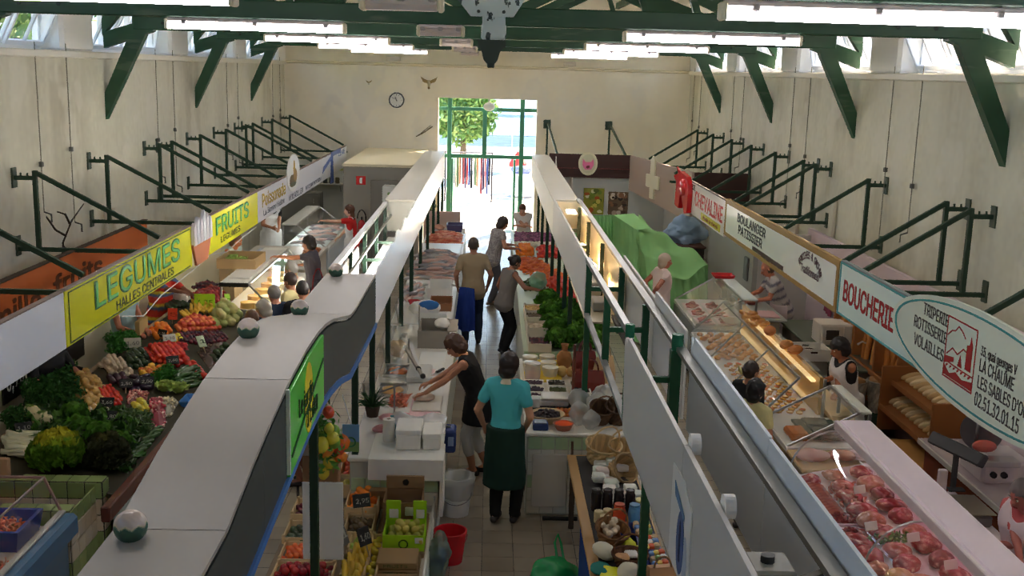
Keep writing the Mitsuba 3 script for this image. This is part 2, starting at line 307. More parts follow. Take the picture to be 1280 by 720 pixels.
# roof trusses
for n, t in enumerate(TR):
    k = thing('roof_truss', f'green painted roof truss with knee braces at both walls, {["nearest", "second", "third", "fourth", "farthest"][n]} from the camera', 'truss')
    y0, y1 = t - 0.08, t + 0.08
    E2 = ((1, 0, 0), (0, 0, 1), (0, y1, 0))
    put(k + '__tie_beam', rbx(-5.3, 5.1, y0, y1, 5.0, 5.19, 0.012), mat='green_paint')
    for s, x in ((-1, -5.75), (1, 5.5)):
        w = lambda pts: ext([(x - s * a, z) for a, z in pts], 0, 0.15, *E2)
        put(k + '__knee_brace', w([(0.0, 3.68), (0.0, 4.07), (0.46, 5.06), (0.7, 5.06)]), mat='green_paint')
        put(k + '__haunch', w([(0.02, 4.72), (0.02, 4.95), (0.75, 5.18), (0.75, 4.98)]), mat='green_paint')
        zz = lambda q: 7.75 - abs(q) * 0.345
        put(k + '__rafter', ext([(x, 4.9), (x, 5.1), (x - s * 0.1, zz(x)), (0, 7.75), (0, 7.5), (x - s * 0.35, zz(x) - 0.45)], 0.01, 0.14, *E2), mat='green_paint')
        put(k + '__strut', bar((s * 0.1, t, 5.3), (s * 2.8, t, 6.6), 0.12, 0.14), mat='green_paint')
        put(k + '__strut', bar((s * 3.1, t, 5.2), (s * 2.6, t, 6.6), 0.1, 0.12), mat='green_paint')
        for q in (0.9, 1.3): put(k + '__bolt', cyl((x - s * q, y0 - 0.015, 5.1), (x - s * q, y0, 5.1), 0.022, 6), (20, 40, 30), 's')
    put(k + '__king_post', rbx(-0.13, 0.13, t - 0.09, t + 0.09, 5.04 if n == 0 else 4.86, 7.7, 0.02), mat='flaky_paint' if n == 1 else 'green_paint')
    if n == 1:
        put(k + '__gusset_plate', ext([(-0.45, 5.34), (-0.24, 5.09), (0.2, 5.09), (0.36, 5.34)], 0.0, 0.03, (1, 0, 0), (0, 0, 1), (0, t - 0.1, 0)), mat='flaky_paint', label='pale blue flaking gusset plate')
        for q in (-0.16, 0.1): put(k + '__gusset_bolt', cyl((q, t - 0.155, 5.14), (q, t - 0.13, 5.14), 0.018, 6), (60, 72, 74), 's')
        put(k + '__pendant', B().add(ext([(-0.16, 4.86), (0.13, 4.86), (0.13, 4.8), (0.07, 4.74), (0.05, 4.66), (0.02, 4.62), (-0.07, 4.62), (-0.1, 4.66), (-0.12, 4.74), (-0.16, 4.8)], 0, 0.16, (1, 0, 0), (0, 0, 1), (-0.0, t + 0.08, 0)), (44, 60, 54)).add(rbx(-0.06, 0.015, t - 0.05, t + 0.05, 4.575, 4.63, 0.01), (36, 48, 44)), mat='s', label='dark turned pendant')
# purlins
for s in (-1, 1):
    for q, a in enumerate((1.6, 3.4, 4.9)): struct('trim_purlin', bar((s * a, -3, 7.55 - a * 0.345), (s * a, YF + 0.3, 7.55 - a * 0.345), 0.1, 0.16), mat='green_paint')
# fluorescent lights under the trusses
def light(x0, x1, t, lit, label, group=None):
    k = thing('ceiling_light', label, 'ceiling light', group); L = x1 - x0; b = B()
    b.add(rbx(x0, x1, t - 0.07, t + 0.07, 4.955, 5.0, 0.012), (214, 200, 198))
    for q in (0.1, 0.5, 0.9): b.add(rbx(x0 + L * q - 0.025, x0 + L * q + 0.025, t - 0.085, t + 0.085, 4.935, 4.975, 0.008), (170, 160, 160))
    put(k + '__housing', b, mat='s')
    d = ext([(-0.065, 4.955), (-0.075, 4.92), (-0.05, 4.885), (0.05, 4.885), (0.075, 4.92), (0.065, 4.955)], x0 + 0.02, x1 - 0.02, (0, 1, 0), (0, 0, 1), (0, t, 0))
    if lit: put(k + '__diffuser', d, (240, 240, 240), None, emitter={'type': 'area', 'radiance': {'type': 'rgb', 'value': [LAMP, LAMP * 0.95, LAMP * 0.96]}})
    else: put(k + '__diffuser', d, (205, 190, 186), 's')
    put(k + '__end_cap', rbx(x0 - 0.02, x0 + 0.02, t - 0.078, t + 0.078, 4.88, 4.99, 0.012), (226, 216, 190), 's'); put(k + '__end_cap', rbx(x1 - 0.02, x1 + 0.02, t - 0.078, t + 0.078, 4.88, 4.99, 0.012), (226, 216, 190), 's')
ORD = ['nearest', 'second', 'third', 'fourth', 'farthest']
for n, t in enumerate(TR):
    light(-3.37, -1.55, t, True, f'long lit fluorescent ceiling light on the left, {ORD[n]} of the left row')
    light(1.37, 3.2, t, True, f'long lit fluorescent ceiling light on the right, {ORD[n]} of the right row')
    light(-0.78, -0.32, t, False, f'short unlit ceiling light near the middle of the truss, {ORD[n]} of the middle row')
# small boxes beside the far lights
put('junction_box', rbx(-2.95, -2.55, YF - 0.08, YF + 0.05, 4.72, 4.86, 0.02), (206, 200, 186), label='small pale junction box high on the far wall at the left lights', cat='box')
put('junction_box', rbx(1.95, 2.3, YF - 0.08, YF + 0.05, 4.72, 4.84, 0.02), (206, 200, 186), label='small pale junction box high on the far wall at the right lights', cat='box')
# far wall: clock, birds, door
k = thing('wall_clock', 'round white wall clock with dark rim on the far wall', 'clock'); c = np.array([-2.65, YF, 3.67])
put(k + '__case', cyl(c, c - [0, 0.06, 0], 0.215, 28), (70, 72, 74), 's'); put(k + '__dial', cyl(c, c - [0, 0.065, 0], 0.18, 28), (214, 214, 208), 's')
hb = B()
for h in range(12):
    a = math.radians(h * 30); u = np.array([math.sin(a), 0, math.cos(a)]); hb.add(bar(c - [0, 0.068, 0] + u * 0.13, c - [0, 0.068, 0] + u * 0.165, 0.016, 0.006), (40, 40, 44))
put(k + '__dial__hour_marks', hb, kind='stuff')
for a, L in ((-25, 0.1), (-60, 0.14)):
    u = np.array([math.sin(math.radians(a)), 0, math.cos(math.radians(a))]); put(k + '__dial__hand', bar(c - [0, 0.074, 0] - u * 0.03, c - [0, 0.074, 0] + u * L, 0.02, 0.006), (30, 30, 34))
def bird(x, z, w, label):
    b = B()
    for s in (-1, 1):
        b.add(ext([(0, 0), (s * w * 0.35, w * 0.12), (s * w * 0.5, w * 0.42), (s * w * 0.28, w * 0.3), (s * w * 0.06, w * 0.2)], 0, 0.03, (1, 0, 0), (0, 0, 1), (x, YF - 0.03 + 0.03, z)), (150, 132, 90))
    b.add(sph((x, YF - 0.04, z + 0.02 * w), w * 0.12, (0.7, 0.5, 1.9), 2), (186, 178, 150)); b.add(sph((x, YF - 0.05, z - w * 0.22), w * 0.07, sub=2), (120, 100, 66))
    put('wall_bird', b, label=label, cat='wall ornament')
bird(-1.76, 4.13, 0.48, 'tan bird ornament with raised wings on the far wall left of the door'); bird(-3.42, 4.12, 0.16, 'tiny brown bird ornament on the far wall left of the clock')
k = thing('dry_twig', 'thin dry twig fixed to the far wall beside the door', 'twig'); put(k + '__stem', ptube([(-2.1, YF - 0.03, 2.68), (-1.85, YF - 0.05, 2.82), (-1.64, YF - 0.03, 2.98)], 0.014), (104, 90, 70)); put(k + '__shoot', ptube([(-1.98, YF - 0.04, 2.76), (-1.82, YF - 0.06, 2.9), (-1.7, YF - 0.05, 3.0)], 0.008), (104, 90, 70))
# the glazed green entrance
k = 'door_1'; lab(k, kind='structure'); b = B(); TG = (70, 140, 112)
for x in (-1.18, 0.86): b.add(rbx(x - 0.06, x + 0.06, YF + 0.2, YF + 0.3, 0, 3.77, 0.01), TG)
b.add(rbx(-0.25, -0.13, YF + 0.2, YF + 0.3, 2.1, 3.5, 0.01), TG)
for z, h in ((2.1, 0.1), (3.42, 0.1)): b.add(rbx(-1.49, 1.26, YF + 0.21, YF + 0.29, z, z + h, 0.01), TG)
scene[k + '__frame'] = b.ply('s')
for x0, x1 in ((-1.12, -0.25), (-0.13, 0.8)): put(k + '__pane', (np.array([[x0, YF + 0.25, 2.2], [x1, YF + 0.25, 2.2], [x1, YF + 0.25, 3.42], [x0, YF + 0.25, 3.42]]), np.array([[0, 1, 2, 3]])), mat='glass')
for x0, x1, s in ((-1.12, -0.98, 1), (0.66, 0.8, -1)):      # leaves folded back outside
    b = B().add(rbx(x0, x0 + 0.05, YF + 0.3, YF + 1.1, 0.05, 2.08, 0.01), TG); put(k + '__leaf', b, mat='s')
k = thing('globe_lamp', 'white dome lamp above the entrance door', 'lamp'); put(k + '__shade', sph((-0.08, YF + 0.1, 3.55), 0.16, (1, 0.45, 0.75), 3), (236, 236, 232), 's', True); put(k + '__bracket', bar((-0.08, YF + 0.1, 3.66), (-0.08, YF + 0.1, 3.77), 0.05), (200, 200, 196), 's')
# ---------------------------------------------------------------- outdoors
def pave(p, n, uv): return mikit.mix(lc((190, 186, 178)), lc((160, 156, 150)), mikit.fbm(p.x * 2, p.y * 2, 5, octaves=3))
scene['paving'] = wallmat(pave, roughness=0.8)
struct('floor_street', bx(-60, 60, 30.7, 140, -0.3, -0.02), mat='paving'); struct('floor_yard', bx(-60, -6.1, -20, 30.7, -0.3, -0.02), mat='paving'); struct('floor_yard', bx(5.85, 60, -20, 30.7, -0.3, -0.02), mat='paving')
struct('wall_street', bx(-40, 40, 78, 80, 0, 9), (250, 249, 245))
def leafcloud(c, r, n, size, cols, seed, flat=1.0):
    g = np.random.default_rng(seed); d = g.normal(size=(n, 3)); d /= np.linalg.norm(d, axis=1, keepdims=True); p = np.asarray(c) + d * np.asarray(r) * g.uniform(0.25, 1, (n, 1)) ** 0.5 * (0.75 + 0.5 * meshkit.noise(d * 2.2 + 9, seed)[:, None])
    u = g.normal(size=(n, 3)); u /= np.linalg.norm(u, axis=1, keepdims=True); w = np.cross(u, g.normal(size=(n, 3))); w /= np.linalg.norm(w, axis=1, keepdims=True)
    s = size * g.uniform(0.6, 1.3, (n, 1)); v = np.stack([p - u * s, p + w * s * 0.45, p + u * s, p - w * s * 0.45], 1).reshape(-1, 3); f = np.arange(4 * n).reshape(-1, 4)
    col = np.array(cols, float)[g.integers(0, len(cols), n)]; return (v, f), np.repeat(col, 4, 0)
LEAF = [(92, 128, 62), (120, 152, 80), (74, 108, 52), (146, 170, 100)]
def tree(x, y, h, r, label, seed, n=2600, size=0.16):
    k = thing('tree', label, 'tree'); put(k + '__trunk', cyl((x, y, -0.1), (x, y, h), r * 0.12, 8, r * 0.06), (96, 84, 66))
    for q in range(4):
        a = q * 1.7 + seed; put(k + '__branch', cyl((x, y, h * 0.75), (x + r * 0.6 * math.cos(a), y + r * 0.6 * math.sin(a), h * 1.05), r * 0.05, 6, r * 0.02), (96, 84, 66))
    m, c = leafcloud((x, y, h * 1.15), (r, r, r * 0.8), n, size, LEAF, seed); put(k + '__crown', B().add(m, c), kind='stuff')
tree(-1.2, 47, 2.3, 1.5, 'small leafy street tree seen through the top of the entrance', 3)
for q, (y, r) in enumerate(((11, 3.2), (18.5, 3.0), (26, 3.2))): tree(-12.5, y, 5.2, r, f'leafy tree outside the left clerestory windows, {["nearest", "middle", "farthest"][q]} of three', 5 + q, 4200, 0.2)
struct('wall_neighbour', bx(14, 16, -10, 40, 0, 7.2), (226, 222, 214))
# clothes racks in the street
k = thing('clothes_rack', 'clothes rail hung with colourful garments in the street outside the door', 'clothes rack'); yr = 38.2
for x in (-1.6, 0.05): put(k + '__stand', B().add(bar((x, yr, 0), (x, yr, 1.72), 0.05), (60, 60, 66)).add(bar((x, yr - 0.3, 0.03), (x, yr + 0.3, 0.03), 0.05), (60, 60, 66)))
put(k + '__rail', cyl((-1.6, yr, 1.7), (0.05, yr, 1.7), 0.025, 8), (110, 110, 116), 's')
GC = [(60, 50, 80), (150, 40, 50), (40, 60, 120), (30, 34, 40), (190, 180, 170), (90, 110, 80), (170, 120, 90), (210, 200, 205), (120, 60, 70)]
for q in range(22):
    x = -1.5 + q * 0.07; L = RNG.uniform(1.05, 1.4); w = 0.24; P = np.array([[[x + 0.02 * math.sin(a * 3 + q), yr + (a / 5 - 0.5) * 2 * w * (0.75 + 0.25 * b / 4), 1.66 - L * b / 4 - abs(a / 5 - 0.5) * 0.15 * (b == 0)] for a in range(6)] for b in range(5)])
    put('hanging_garment', shell(P, 0.03), GC[q % 9], label='garment hanging on the clothes rail outside the entrance', cat='garment', group='garments on the street rail')
def parasol(x, y, h, r, col, label):
    k = thing('street_parasol', label, 'parasol'); put(k + '__pole', cyl((x, y, 0), (x, y, h), 0.03, 8), (180, 180, 180), 's'); put(k + '__canopy', lathe([(0.01, h + 0.02), (r, h - 0.45), (r, h - 0.55), (0.02, h - 0.06)], 8)[0] + [x, y, 0] if 0 else mv(lathe([(0.01, h + 0.02), (r, h - 0.45), (r, h - 0.58), (r - 0.02, h - 0.47), (0.02, h - 0.04)], 8), (x, y, 0)), col)
parasol(1.05, 42, 1.5, 0.34, (222, 60, 56), 'small red parasol over a street stall on the right of the entrance'); parasol(1.0, 52, 3.0, 1.3, (120, 150, 190), 'blue parasol far down the street')
k = thing('street_stall', 'street stall table draped in white and blue cloth on the right of the entrance', 'stall'); put(k + '__cloth', rbx(0.75, 1.6, 39.6, 40.6, 0, 0.85, 0.04), (200, 206, 220)); put(k + '__goods', lumpy(sph((1.15, 40.1, 0.95), 0.32, (1.1, 1.1, 0.6), 3), 0.12, 5, 3), (120, 130, 170))
# ---------------------------------------------------------------- stall canopies over the two corridor counters
WHITE = (226, 224, 216); LAMG = (150, 143, 133)
LX0, LX1 = -1.7, -1.2
# left, far: closed white box
k = thing('stall_canopy', 'closed white box canopy over the far end of the left corridor counters', 'canopy')
put(k + '__top', rbx(LX0, LX1, 17.45, 28.3, 2.42, 2.46, 0.006), (196, 190, 174), 's')
for j in range(4): put(k + '__fascia', rbx(LX1 - 0.03, LX1, 17.45 + j * 2.72, 17.45 + j * 2.72 + 2.71, 1.8, 2.44, 0.006), (248, 247, 243), 'g')
put(k + '__back_panel', rbx(LX0, LX0 + 0.03, 17.45, 28.3, 1.95, 2.44, 0.006), (200, 196, 182), 's'); put(k + '__end_panel', rbx(LX0, LX1 - 0.03, 17.45, 17.48, 1.95, 2.42, 0.006), (186, 182, 172), 's')
put(k + '__soffit', bx(LX0 + 0.03, LX1 - 0.03, 17.5, 28.3, 1.93, 1.95), (200, 198, 190))
# left, middle: open frame with a ragged white fascia
k = thing('stall_canopy', 'open framed middle stretch of the left canopy with ragged white fascia and pipe rail', 'canopy')
pts = [(11.35, 1.8), (17.45, 1.8), (17.45, 2.44)]; g = np.random.default_rng(4)
pts += [(y, 2.42 + 0.03 * math.sin(y * 5) - 0.03 * (int(y * 2) % 2)) for y in np.linspace(17.2, 11.6, 26)] + [(11.35, 2.38)]
put(k + '__fascia', ext(pts, -0.02, 0, (0, 1, 0), (0, 0, 1), (LX1, 0, 0)), (248, 247, 243), 'g')
put(k + '__rail', bar((LX0 + 0.02, 11.35, 2.4), (LX0 + 0.02, 17.45, 2.4), 0.07, 0.05), (150, 152, 148), 'k'); put(k + '__rail', cyl((LX0 + 0.1, 11.35, 2.2), (LX0 + 0.1, 17.45, 2.2), 0.022, 8), (150, 152, 148), 'k')
for y in (11.5, 12.9, 14.4, 15.9, 17.2): put(k + '__frame_post', bar((LX0 + 0.03, y, 1.82), (LX0 + 0.03, y, 2.38), 0.05), DKGREEN, 's')
for y in (12.9, 14.4, 15.9): put(k + '__cross_bar', bar((LX0, y, 2.0), (LX1 - 0.02, y, 2.0), 0.04), DKGREEN, 's')
put(k + '__tray', bx(LX0 + 0.06, LX1 - 0.03, 11.4, 17.4, 1.83, 1.85), (232, 230, 222), 's'); put(k + '__shade_panel', rbx(LX0, LX0 + 0.02, 11.4, 13.8, 1.85, 2.28, 0.006), (206, 202, 188), 's')
put('strip_lamp', rbx(LX0 + 0.2, LX0 + 0.26, 13.2, 16.4, 1.9, 1.94, 0.01), (240, 240, 236), None, label='lit strip lamp lying inside the open middle stretch of the left canopy', cat='lamp', emitter={'type': 'area', 'radiance': {'type': 'rgb', 'value': [2.4, 2.3, 2.1]}})
# left, near: the wave
TOPC = np.array([[3.6, 2.4], [4.3, 2.37], [4.79, 2.38], [5.4, 2.5], [5.73, 2.55], [6.34, 2.63], [6.97, 2.67], [7.5, 2.67], [7.9, 2.64], [8.25, 2.59], [8.71, 2.5], [9.0, 2.44], [9.26, 2.39], [9.6, 2.37], [11.35, 2.36]])
BOTC = np.array([[3.6, 1.86], [5.21, 1.95], [6.2, 2.04], [7.06, 2.1], [7.62, 2.11], [8.02, 2.08], [8.4, 2.03], [8.69, 1.98], [9.0, 1.91], [9.2, 1.87], [11.35, 1.82]])
def curve(C, y): return np.interp(y, C[:, 0], C[:, 1])
k = thing('wave_canopy', 'grey laminate canopy with a wave-shaped edge and a blue bottom strip in the left foreground', 'canopy')
def strip(y0, y1, n, x0, x1):
    P = np.array([[[x, y, curve(TOPC, y)] for x in np.linspace(x0, x1, 3)] for y in np.linspace(y0, y1, n)]); return shell(P[:, ::-1] if 0 else P, -0.03)
for y0, y1 in ((3.6, 4.755), (4.765, 6.395), (6.405, 9.3), (9.31, 11.35)):
    ys = np.linspace(y0, y1, max(6, int((y1 - y0) * 12))); P = np.array([[[x, y, curve(TOPC, y)] for x in (LX0 - 0.02, -1.45, LX1)] for y in ys])
    put(k + '__top', shell(P, 0.025), LAMG, 's', 30)
def between(C0, C1, y0, y1, o0=0.0, o1=0.0, n=60):
    ys = np.linspace(y0, y1, n); return [(y, curve(C0, y) + o0) for y in ys] + [(y, curve(C1, y) + o1) for y in ys[::-1]]
EY = ((0, 1, 0), (0, 0, 1))
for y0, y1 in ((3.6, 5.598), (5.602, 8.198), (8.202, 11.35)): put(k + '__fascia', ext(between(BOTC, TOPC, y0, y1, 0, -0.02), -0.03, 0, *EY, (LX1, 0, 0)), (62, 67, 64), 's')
put(k + '__blue_strip', ext(between(BOTC, BOTC, 3.6, 11.35, -0.015, 0.035, 90), 0.0, 0.018, *EY, (LX1, 0, 0)), (60, 110, 170), 's', label='blue bottom strip')
put(k + '__back_panel', ext(between(BOTC, TOPC, 3.6, 11.35, 0, -0.03), 0, 0.03, *EY, (LX0, 0, 0)), (168, 160, 148), 's')
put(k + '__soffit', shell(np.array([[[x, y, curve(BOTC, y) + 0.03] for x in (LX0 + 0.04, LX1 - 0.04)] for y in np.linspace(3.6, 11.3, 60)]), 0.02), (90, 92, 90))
# green stall sign on the wave
k = thing('stall_sign', 'bright green stall sign with yellow oval on the wave canopy', 'sign')
put(k + '__panel', ext(between(BOTC, TOPC, 6.26, 7.6, 0.04, -0.015), 0.002, 0.022, *EY, (LX1, 0, 0)), (70, 190, 52), 'g')
put(k + '__border', ext([(6.245, 2.1), (6.26, 2.1), (6.26, 2.64), (6.245, 2.64)], 0.002, 0.026, *EY, (LX1, 0, 0)), (206, 222, 200), 's')
put(k + '__oval', ext(affinity.scale(Point(6.94, 2.38).buffer(1, 24), 0.16, 0.24), 0.022, 0.026, *EY, (LX1, 0, 0)), (226, 206, 40), 's', label='yellow oval')
put(k + '__panel__lettering', B().add(fit_text('Le jardin', 0.52, 0.12, *EY, (LX1 + 0.024, 6.55, 2.36), 0.006), (16, 60, 24)).add(fit_text("d'Eden", 0.44, 0.15, *EY, (LX1 + 0.024, 6.82, 2.2), 0.006), (16, 60, 24)), mat='s')
put(k + '__stripe', bar((LX1 + 0.026, 6.3, 2.2), (LX1 + 0.026, 7.55, 2.48), 0.008, 0.018), (14, 70, 26), 's')
# glass balls on the left canopy
def ball(x, y, z, r, label):
    k = thing('glass_ball', label, 'glass ball', 'glass balls along the left canopy'); v, f = sph((0, 0, 0), 1.0, sub=4); a = np.arctan2(v[:, 1], v[:, 0]); zz = np.abs(((a * 8 / math.pi) % 2) - 1) * 0.22 + 0.12
    t = np.clip((zz - v[:, 2]) * 8, 0, 1)[:, None]; up = np.array([190, 172, 160]); dn = np.array([40, 84, 66]) * (1 + 0.25 * np.clip(v[:, 2:3], -1, 0)) + [8, 0, 0]
    line = (np.abs(zz - v[:, 2]) < 0.035)[:, None]; c = np.where(line, [206, 190, 150], up * (1 - t) + dn * t)
    put(k + '__globe', B().add((v * r + [x, y, z + r + 0.008], f), c), mat='g', smooth=True); put(k + '__base_ring', mv(lathe([(r * 0.2, 0), (r * 0.42, 0), (r * 0.4, 0.014), (r * 0.2, 0.014)], 18), (x, y, z)), (110, 120, 110), 's')
BALLS = [(-1.61, 4.66, 'nearest'), (-1.65, 7.3, 'second'), (-1.6, 9.02, 'third'), (-1.6, 11.2, 'farthest')]
for x, y, o in BALLS: ball(x, y, curve(TOPC, y), 0.076, f'glass globe with pale top and green base on the left canopy, {o} of four')
# right, far: closed box
RX0, RX1 = 1.05, 1.48
k = thing('stall_canopy', 'closed pale box canopy over the far end of the right corridor counters', 'canopy')
put(k + '__top', rbx(RX0, RX1, 17.8, 27.6, 2.44, 2.48, 0.006), (206, 198, 180), 's')
for j in range(6): put(k + '__fascia', rbx(RX0, RX0 + 0.03, 17.8 + j * 1.635, 17.8 + j * 1.635 + 1.62, 1.9, 2.45, 0.006), (226, 222, 208), 's')
put(k + '__back_panel', rbx(RX1 - 0.03, RX1, 17.8, 27.6, 1.95, 2.44, 0.006), (200, 196, 184), 's'); put(k + '__soffit', bx(RX0 + 0.03, RX1 - 0.03, 17.8, 27.6, 1.93, 1.95), (206, 204, 196)); put(k + '__end_panel', rbx(RX0 + 0.03, RX1 - 0.03, 27.55, 27.58, 1.95, 2.44, 0.004), (190, 186, 176))
# right, middle: front panel, open top with lamps
k = thing('stall_canopy', 'open topped middle stretch of the right canopy with a long white front panel', 'canopy')
put(k + '__fascia', ext([(11.45, 2.0), (17.75, 1.9), (17.75, 2.5), (11.45, 2.6)], 0, 0.025, *EY, (RX0, 0, 0)), (210, 206, 198), 's')
put(k + '__back_panel', rbx(RX1, RX1 + 0.02, 11.5, 17.78, 1.75, 2.42, 0.006), (214, 204, 176), 's'); put(k + '__end_panel', rbx(RX0 + 0.03, RX1, 17.74, 17.77, 1.95, 2.46, 0.006), (214, 208, 190), 's')
for y in (13.6, 15.6, 17.3):
    put(k + '__frame_post', bar((RX1 - 0.03, y, 1.75), (RX1 - 0.03, y, 2.42), 0.05), DKGREEN, 's'); put(k + '__cross_bar', bar((RX0 + 0.03, y, 2.05), (RX1 - 0.03, y, 2.05), 0.04), DKGREEN, 's')
put(k + '__tray', bx(RX0 + 0.03, RX1 - 0.01, 11.5, 17.7, 1.86, 1.88), (190, 176, 146), 's')
k = thing('strip_lamp', 'lit strip lamp inside the right canopy under the far end panel', 'lamp'); put(k + '__housing', rbx(1.2, 1.38, 16.7, 17.2, 2.36, 2.39, 0.008), (206, 200, 184), 's'); put(k + '__tube', rbx(1.22, 1.36, 16.75, 17.15, 2.3901, 2.41, 0.006), (250, 240, 220), None, emitter={'type': 'area', 'radiance': {'type': 'rgb', 'value': [1.8, 1.45, 0.95]}})
for q, (y, z) in enumerate(((16.0, 2.0), (14.2, 2.02), (12.9, 2.02))):
    k = thing('bulb_lamp', f'warm bulb lamp inside the open right canopy, {["farthest", "middle", "nearest"][q]} of three', 'lamp'); put(k + '__bulb', sph((1.4, y, z), 0.045, sub=2), (255, 230, 180), None, emitter={'type': 'area', 'radiance': {'type': 'rgb', 'value': [6, 4, 1.8]}}); put(k + '__socket', cyl((1.4, y, z - 0.13), (1.4, y, z - 0.045), 0.025, 10), (60, 56, 50), 's')
put('ballast_box', rbx(1.18, 1.42, 12.75, 13.25, 1.885, 2.08, 0.015), (176, 172, 160), 's', label='grey electrical box inside the open right canopy beside the bulbs', cat='box')
put('ballast_box', rbx(1.2, 1.4, 12.0, 12.35, 1.885, 2.0, 0.015), (150, 148, 140), 's', label='smaller grey electrical box near the front end of the right canopy', cat='box')
put('loose_cable', ptube([(1.28, 13.2, 2.08), (1.33, 13.1, 2.16), (1.4, 12.9, 2.1), (1.36, 12.6, 1.96), (1.28, 12.3, 1.93)], 0.01), (30, 30, 30), label='loose black cable between the electrical boxes in the right canopy', cat='cable')
# right, near: bare frame, then the big boards
k = thing('metal_railing', 'green posts with grey metal rails running along the right canopy', 'railing')
put(k + '__front_rail', bar((RX0 + 0.02, 7.85, 2.66), (RX0 + 0.02, 11.45, 2.58), 0.05, 0.05), (150, 152, 150), 'k')
put(k + '__back_rail', bar((1.46, 3.4, 2.55), (1.46, 17.75, 2.5), 0.07, 0.035), (140, 140, 134), 'k')
put(k + '__lower_rail', bar((1.38, 3.4, 1.97), (1.38, 11.4, 1.97), 0.07, 0.04), (64, 58, 50), 's'); put(k + '__lower_rail', bar((1.07, 7.8, 1.97), (1.07, 11.4, 2.0), 0.05, 0.04), (128, 128, 122), 's')
for y in (11.35, 9.5, 7.9):
    put(k + '__post', bar((1.08, y, 0.9 if y > 11 else 1.95), (1.08, y, 2.6), 0.06), GREEN, 's'); put(k + '__post', bar((1.43, y - 0.02, 1.8), (1.43, y - 0.02, 2.52), 0.06 if y > 8 else 0.08), GREEN, 's'); put(k + '__cross_bar', bar((1.08, y, 2.28), (1.43, y, 2.28), 0.045), GREEN, 's')
put(k + '__post_cap', cyl((1.44, 7.88, 2.5), (1.44, 7.88, 2.64), 0.045, 12), (22, 90, 62), 's'); put(k + '__post_cap', cyl((1.07, 7.84, 2.62), (1.07, 7.84, 2.72), 0.035, 12), (22, 90, 62), 's')
k = thing('back_board', 'row of pale panels standing behind the rail of the right canopy', 'panel')
for y0, y1, z0, z1, c in ((9.55, 11.9, 1.95, 2.56, (196, 192, 182)), (7.95, 9.5, 1.95, 2.64, (200, 196, 190)), (5.45, 7.72, 1.95, 2.66, (196, 202, 206)), (3.4, 5.44, 1.95, 2.67, (196, 202, 206))): put(k + '__panel', ext([(y0, z0), (y1, z0), (y1, z1), (y1 - 0.06, z1 - 0.06), (y1 - 0.12, z1 + 0.02), (y0, z1 + 0.02)] if y1 in (7.72,) else [(y0, z0), (y1, z0), (y1, z1), (y0, z1 + 0.01)], 0, 0.02, *EY, (1.51, 0, 0)), c, 's')
k = thing('front_board', 'large plain white board on the near front of the right canopy', 'panel')
for y0, y1 in ((5.3, 7.8), (3.4, 5.29)):
    f = lambda y: 2.66 + 0.02 * (y < 5.3)
    put(k + '__panel', ext([(y0, 1.96), (y1 - (0.1 if y1 > 7 else 0), 1.94), (y1, 2.6), (y1 - 0.05, 2.64), (y1 - 0.12, 2.6), (y1 - 0.2, 2.67), (y0, 2.68)] if y1 > 7 else [(y0, 1.96), (y1, 1.96), (y1, 2.68), (y0, 2.69)], 0, 0.025, *EY, (1.03, 0, 0)), (184, 180, 174), 's')
for q, y in enumerate((5.28, 4.47)): put('porcelain_disc', cyl((1.06, y, 2.69), (1.11, y, 2.69), 0.055, 20), (220, 216, 210), 'g', label=f'round white porcelain disc on the top edge of the white board, {["farther", "nearer"][q]} of two', cat='disc')
k = thing('blue_poster', 'poster with a blue oval emblem on the big white board', 'poster'); EL = ((0, -1, 0), (0, 0, 1))
put(k + '__sheet', ext([(-5.52, 1.98), (-4.95, 1.98), (-4.95, 2.45), (-5.2, 2.52), (-5.52, 2.5)], 0.0, 0.006, *EL, (1.03, 0, 0)), (204, 202, 198), 's')
ov = affinity.scale(Point(-5.2, 2.18).buffer(1, 24), 0.1, 0.17); put(k + '__oval', ext(ov, 0.007, 0.01, *EL, (1.03, 0, 0)), (66, 90, 136), 's'); put(k + '__oval__bottle', ext([(-5.22, 2.08), (-5.18, 2.08), (-5.18, 2.22), (-5.19, 2.3), (-5.21, 2.3), (-5.22, 2.22)], 0.011, 0.013, *EL, (1.03, 0, 0)), (36, 50, 84), 's')
put(k + '__triangle', ext([(-5.42, 2.44), (-5.12, 2.36), (-5.12, 2.33), (-5.4, 2.37)], 0.007, 0.01, *EL, (1.03, 0, 0)), (90, 120, 150), 's'); put(k + '__spray', ext(affinity.scale(Point(-5.07, 2.14).buffer(1, 16), 0.06, 0.13), 0.0062, 0.008, *EL, (1.03, 0, 0)), (160, 172, 186), 's')
k = thing('switch_box', 'small grey switch box at the lower end of the white board', 'box'); put(k + '__case', rbx(1.12, 1.3, 4.1, 4.3, 2.4, 2.56, 0.01), (150, 148, 138), 's'); put(k + '__knob', cyl((1.2, 4.2, 2.56), (1.2, 4.2, 2.59), 0.03, 12), (40, 40, 40), 's'); put(k + '__bracket', bar((1.3, 4.2, 2.45), (1.44, 4.2, 2.5), 0.04), (90, 90, 86), 's')
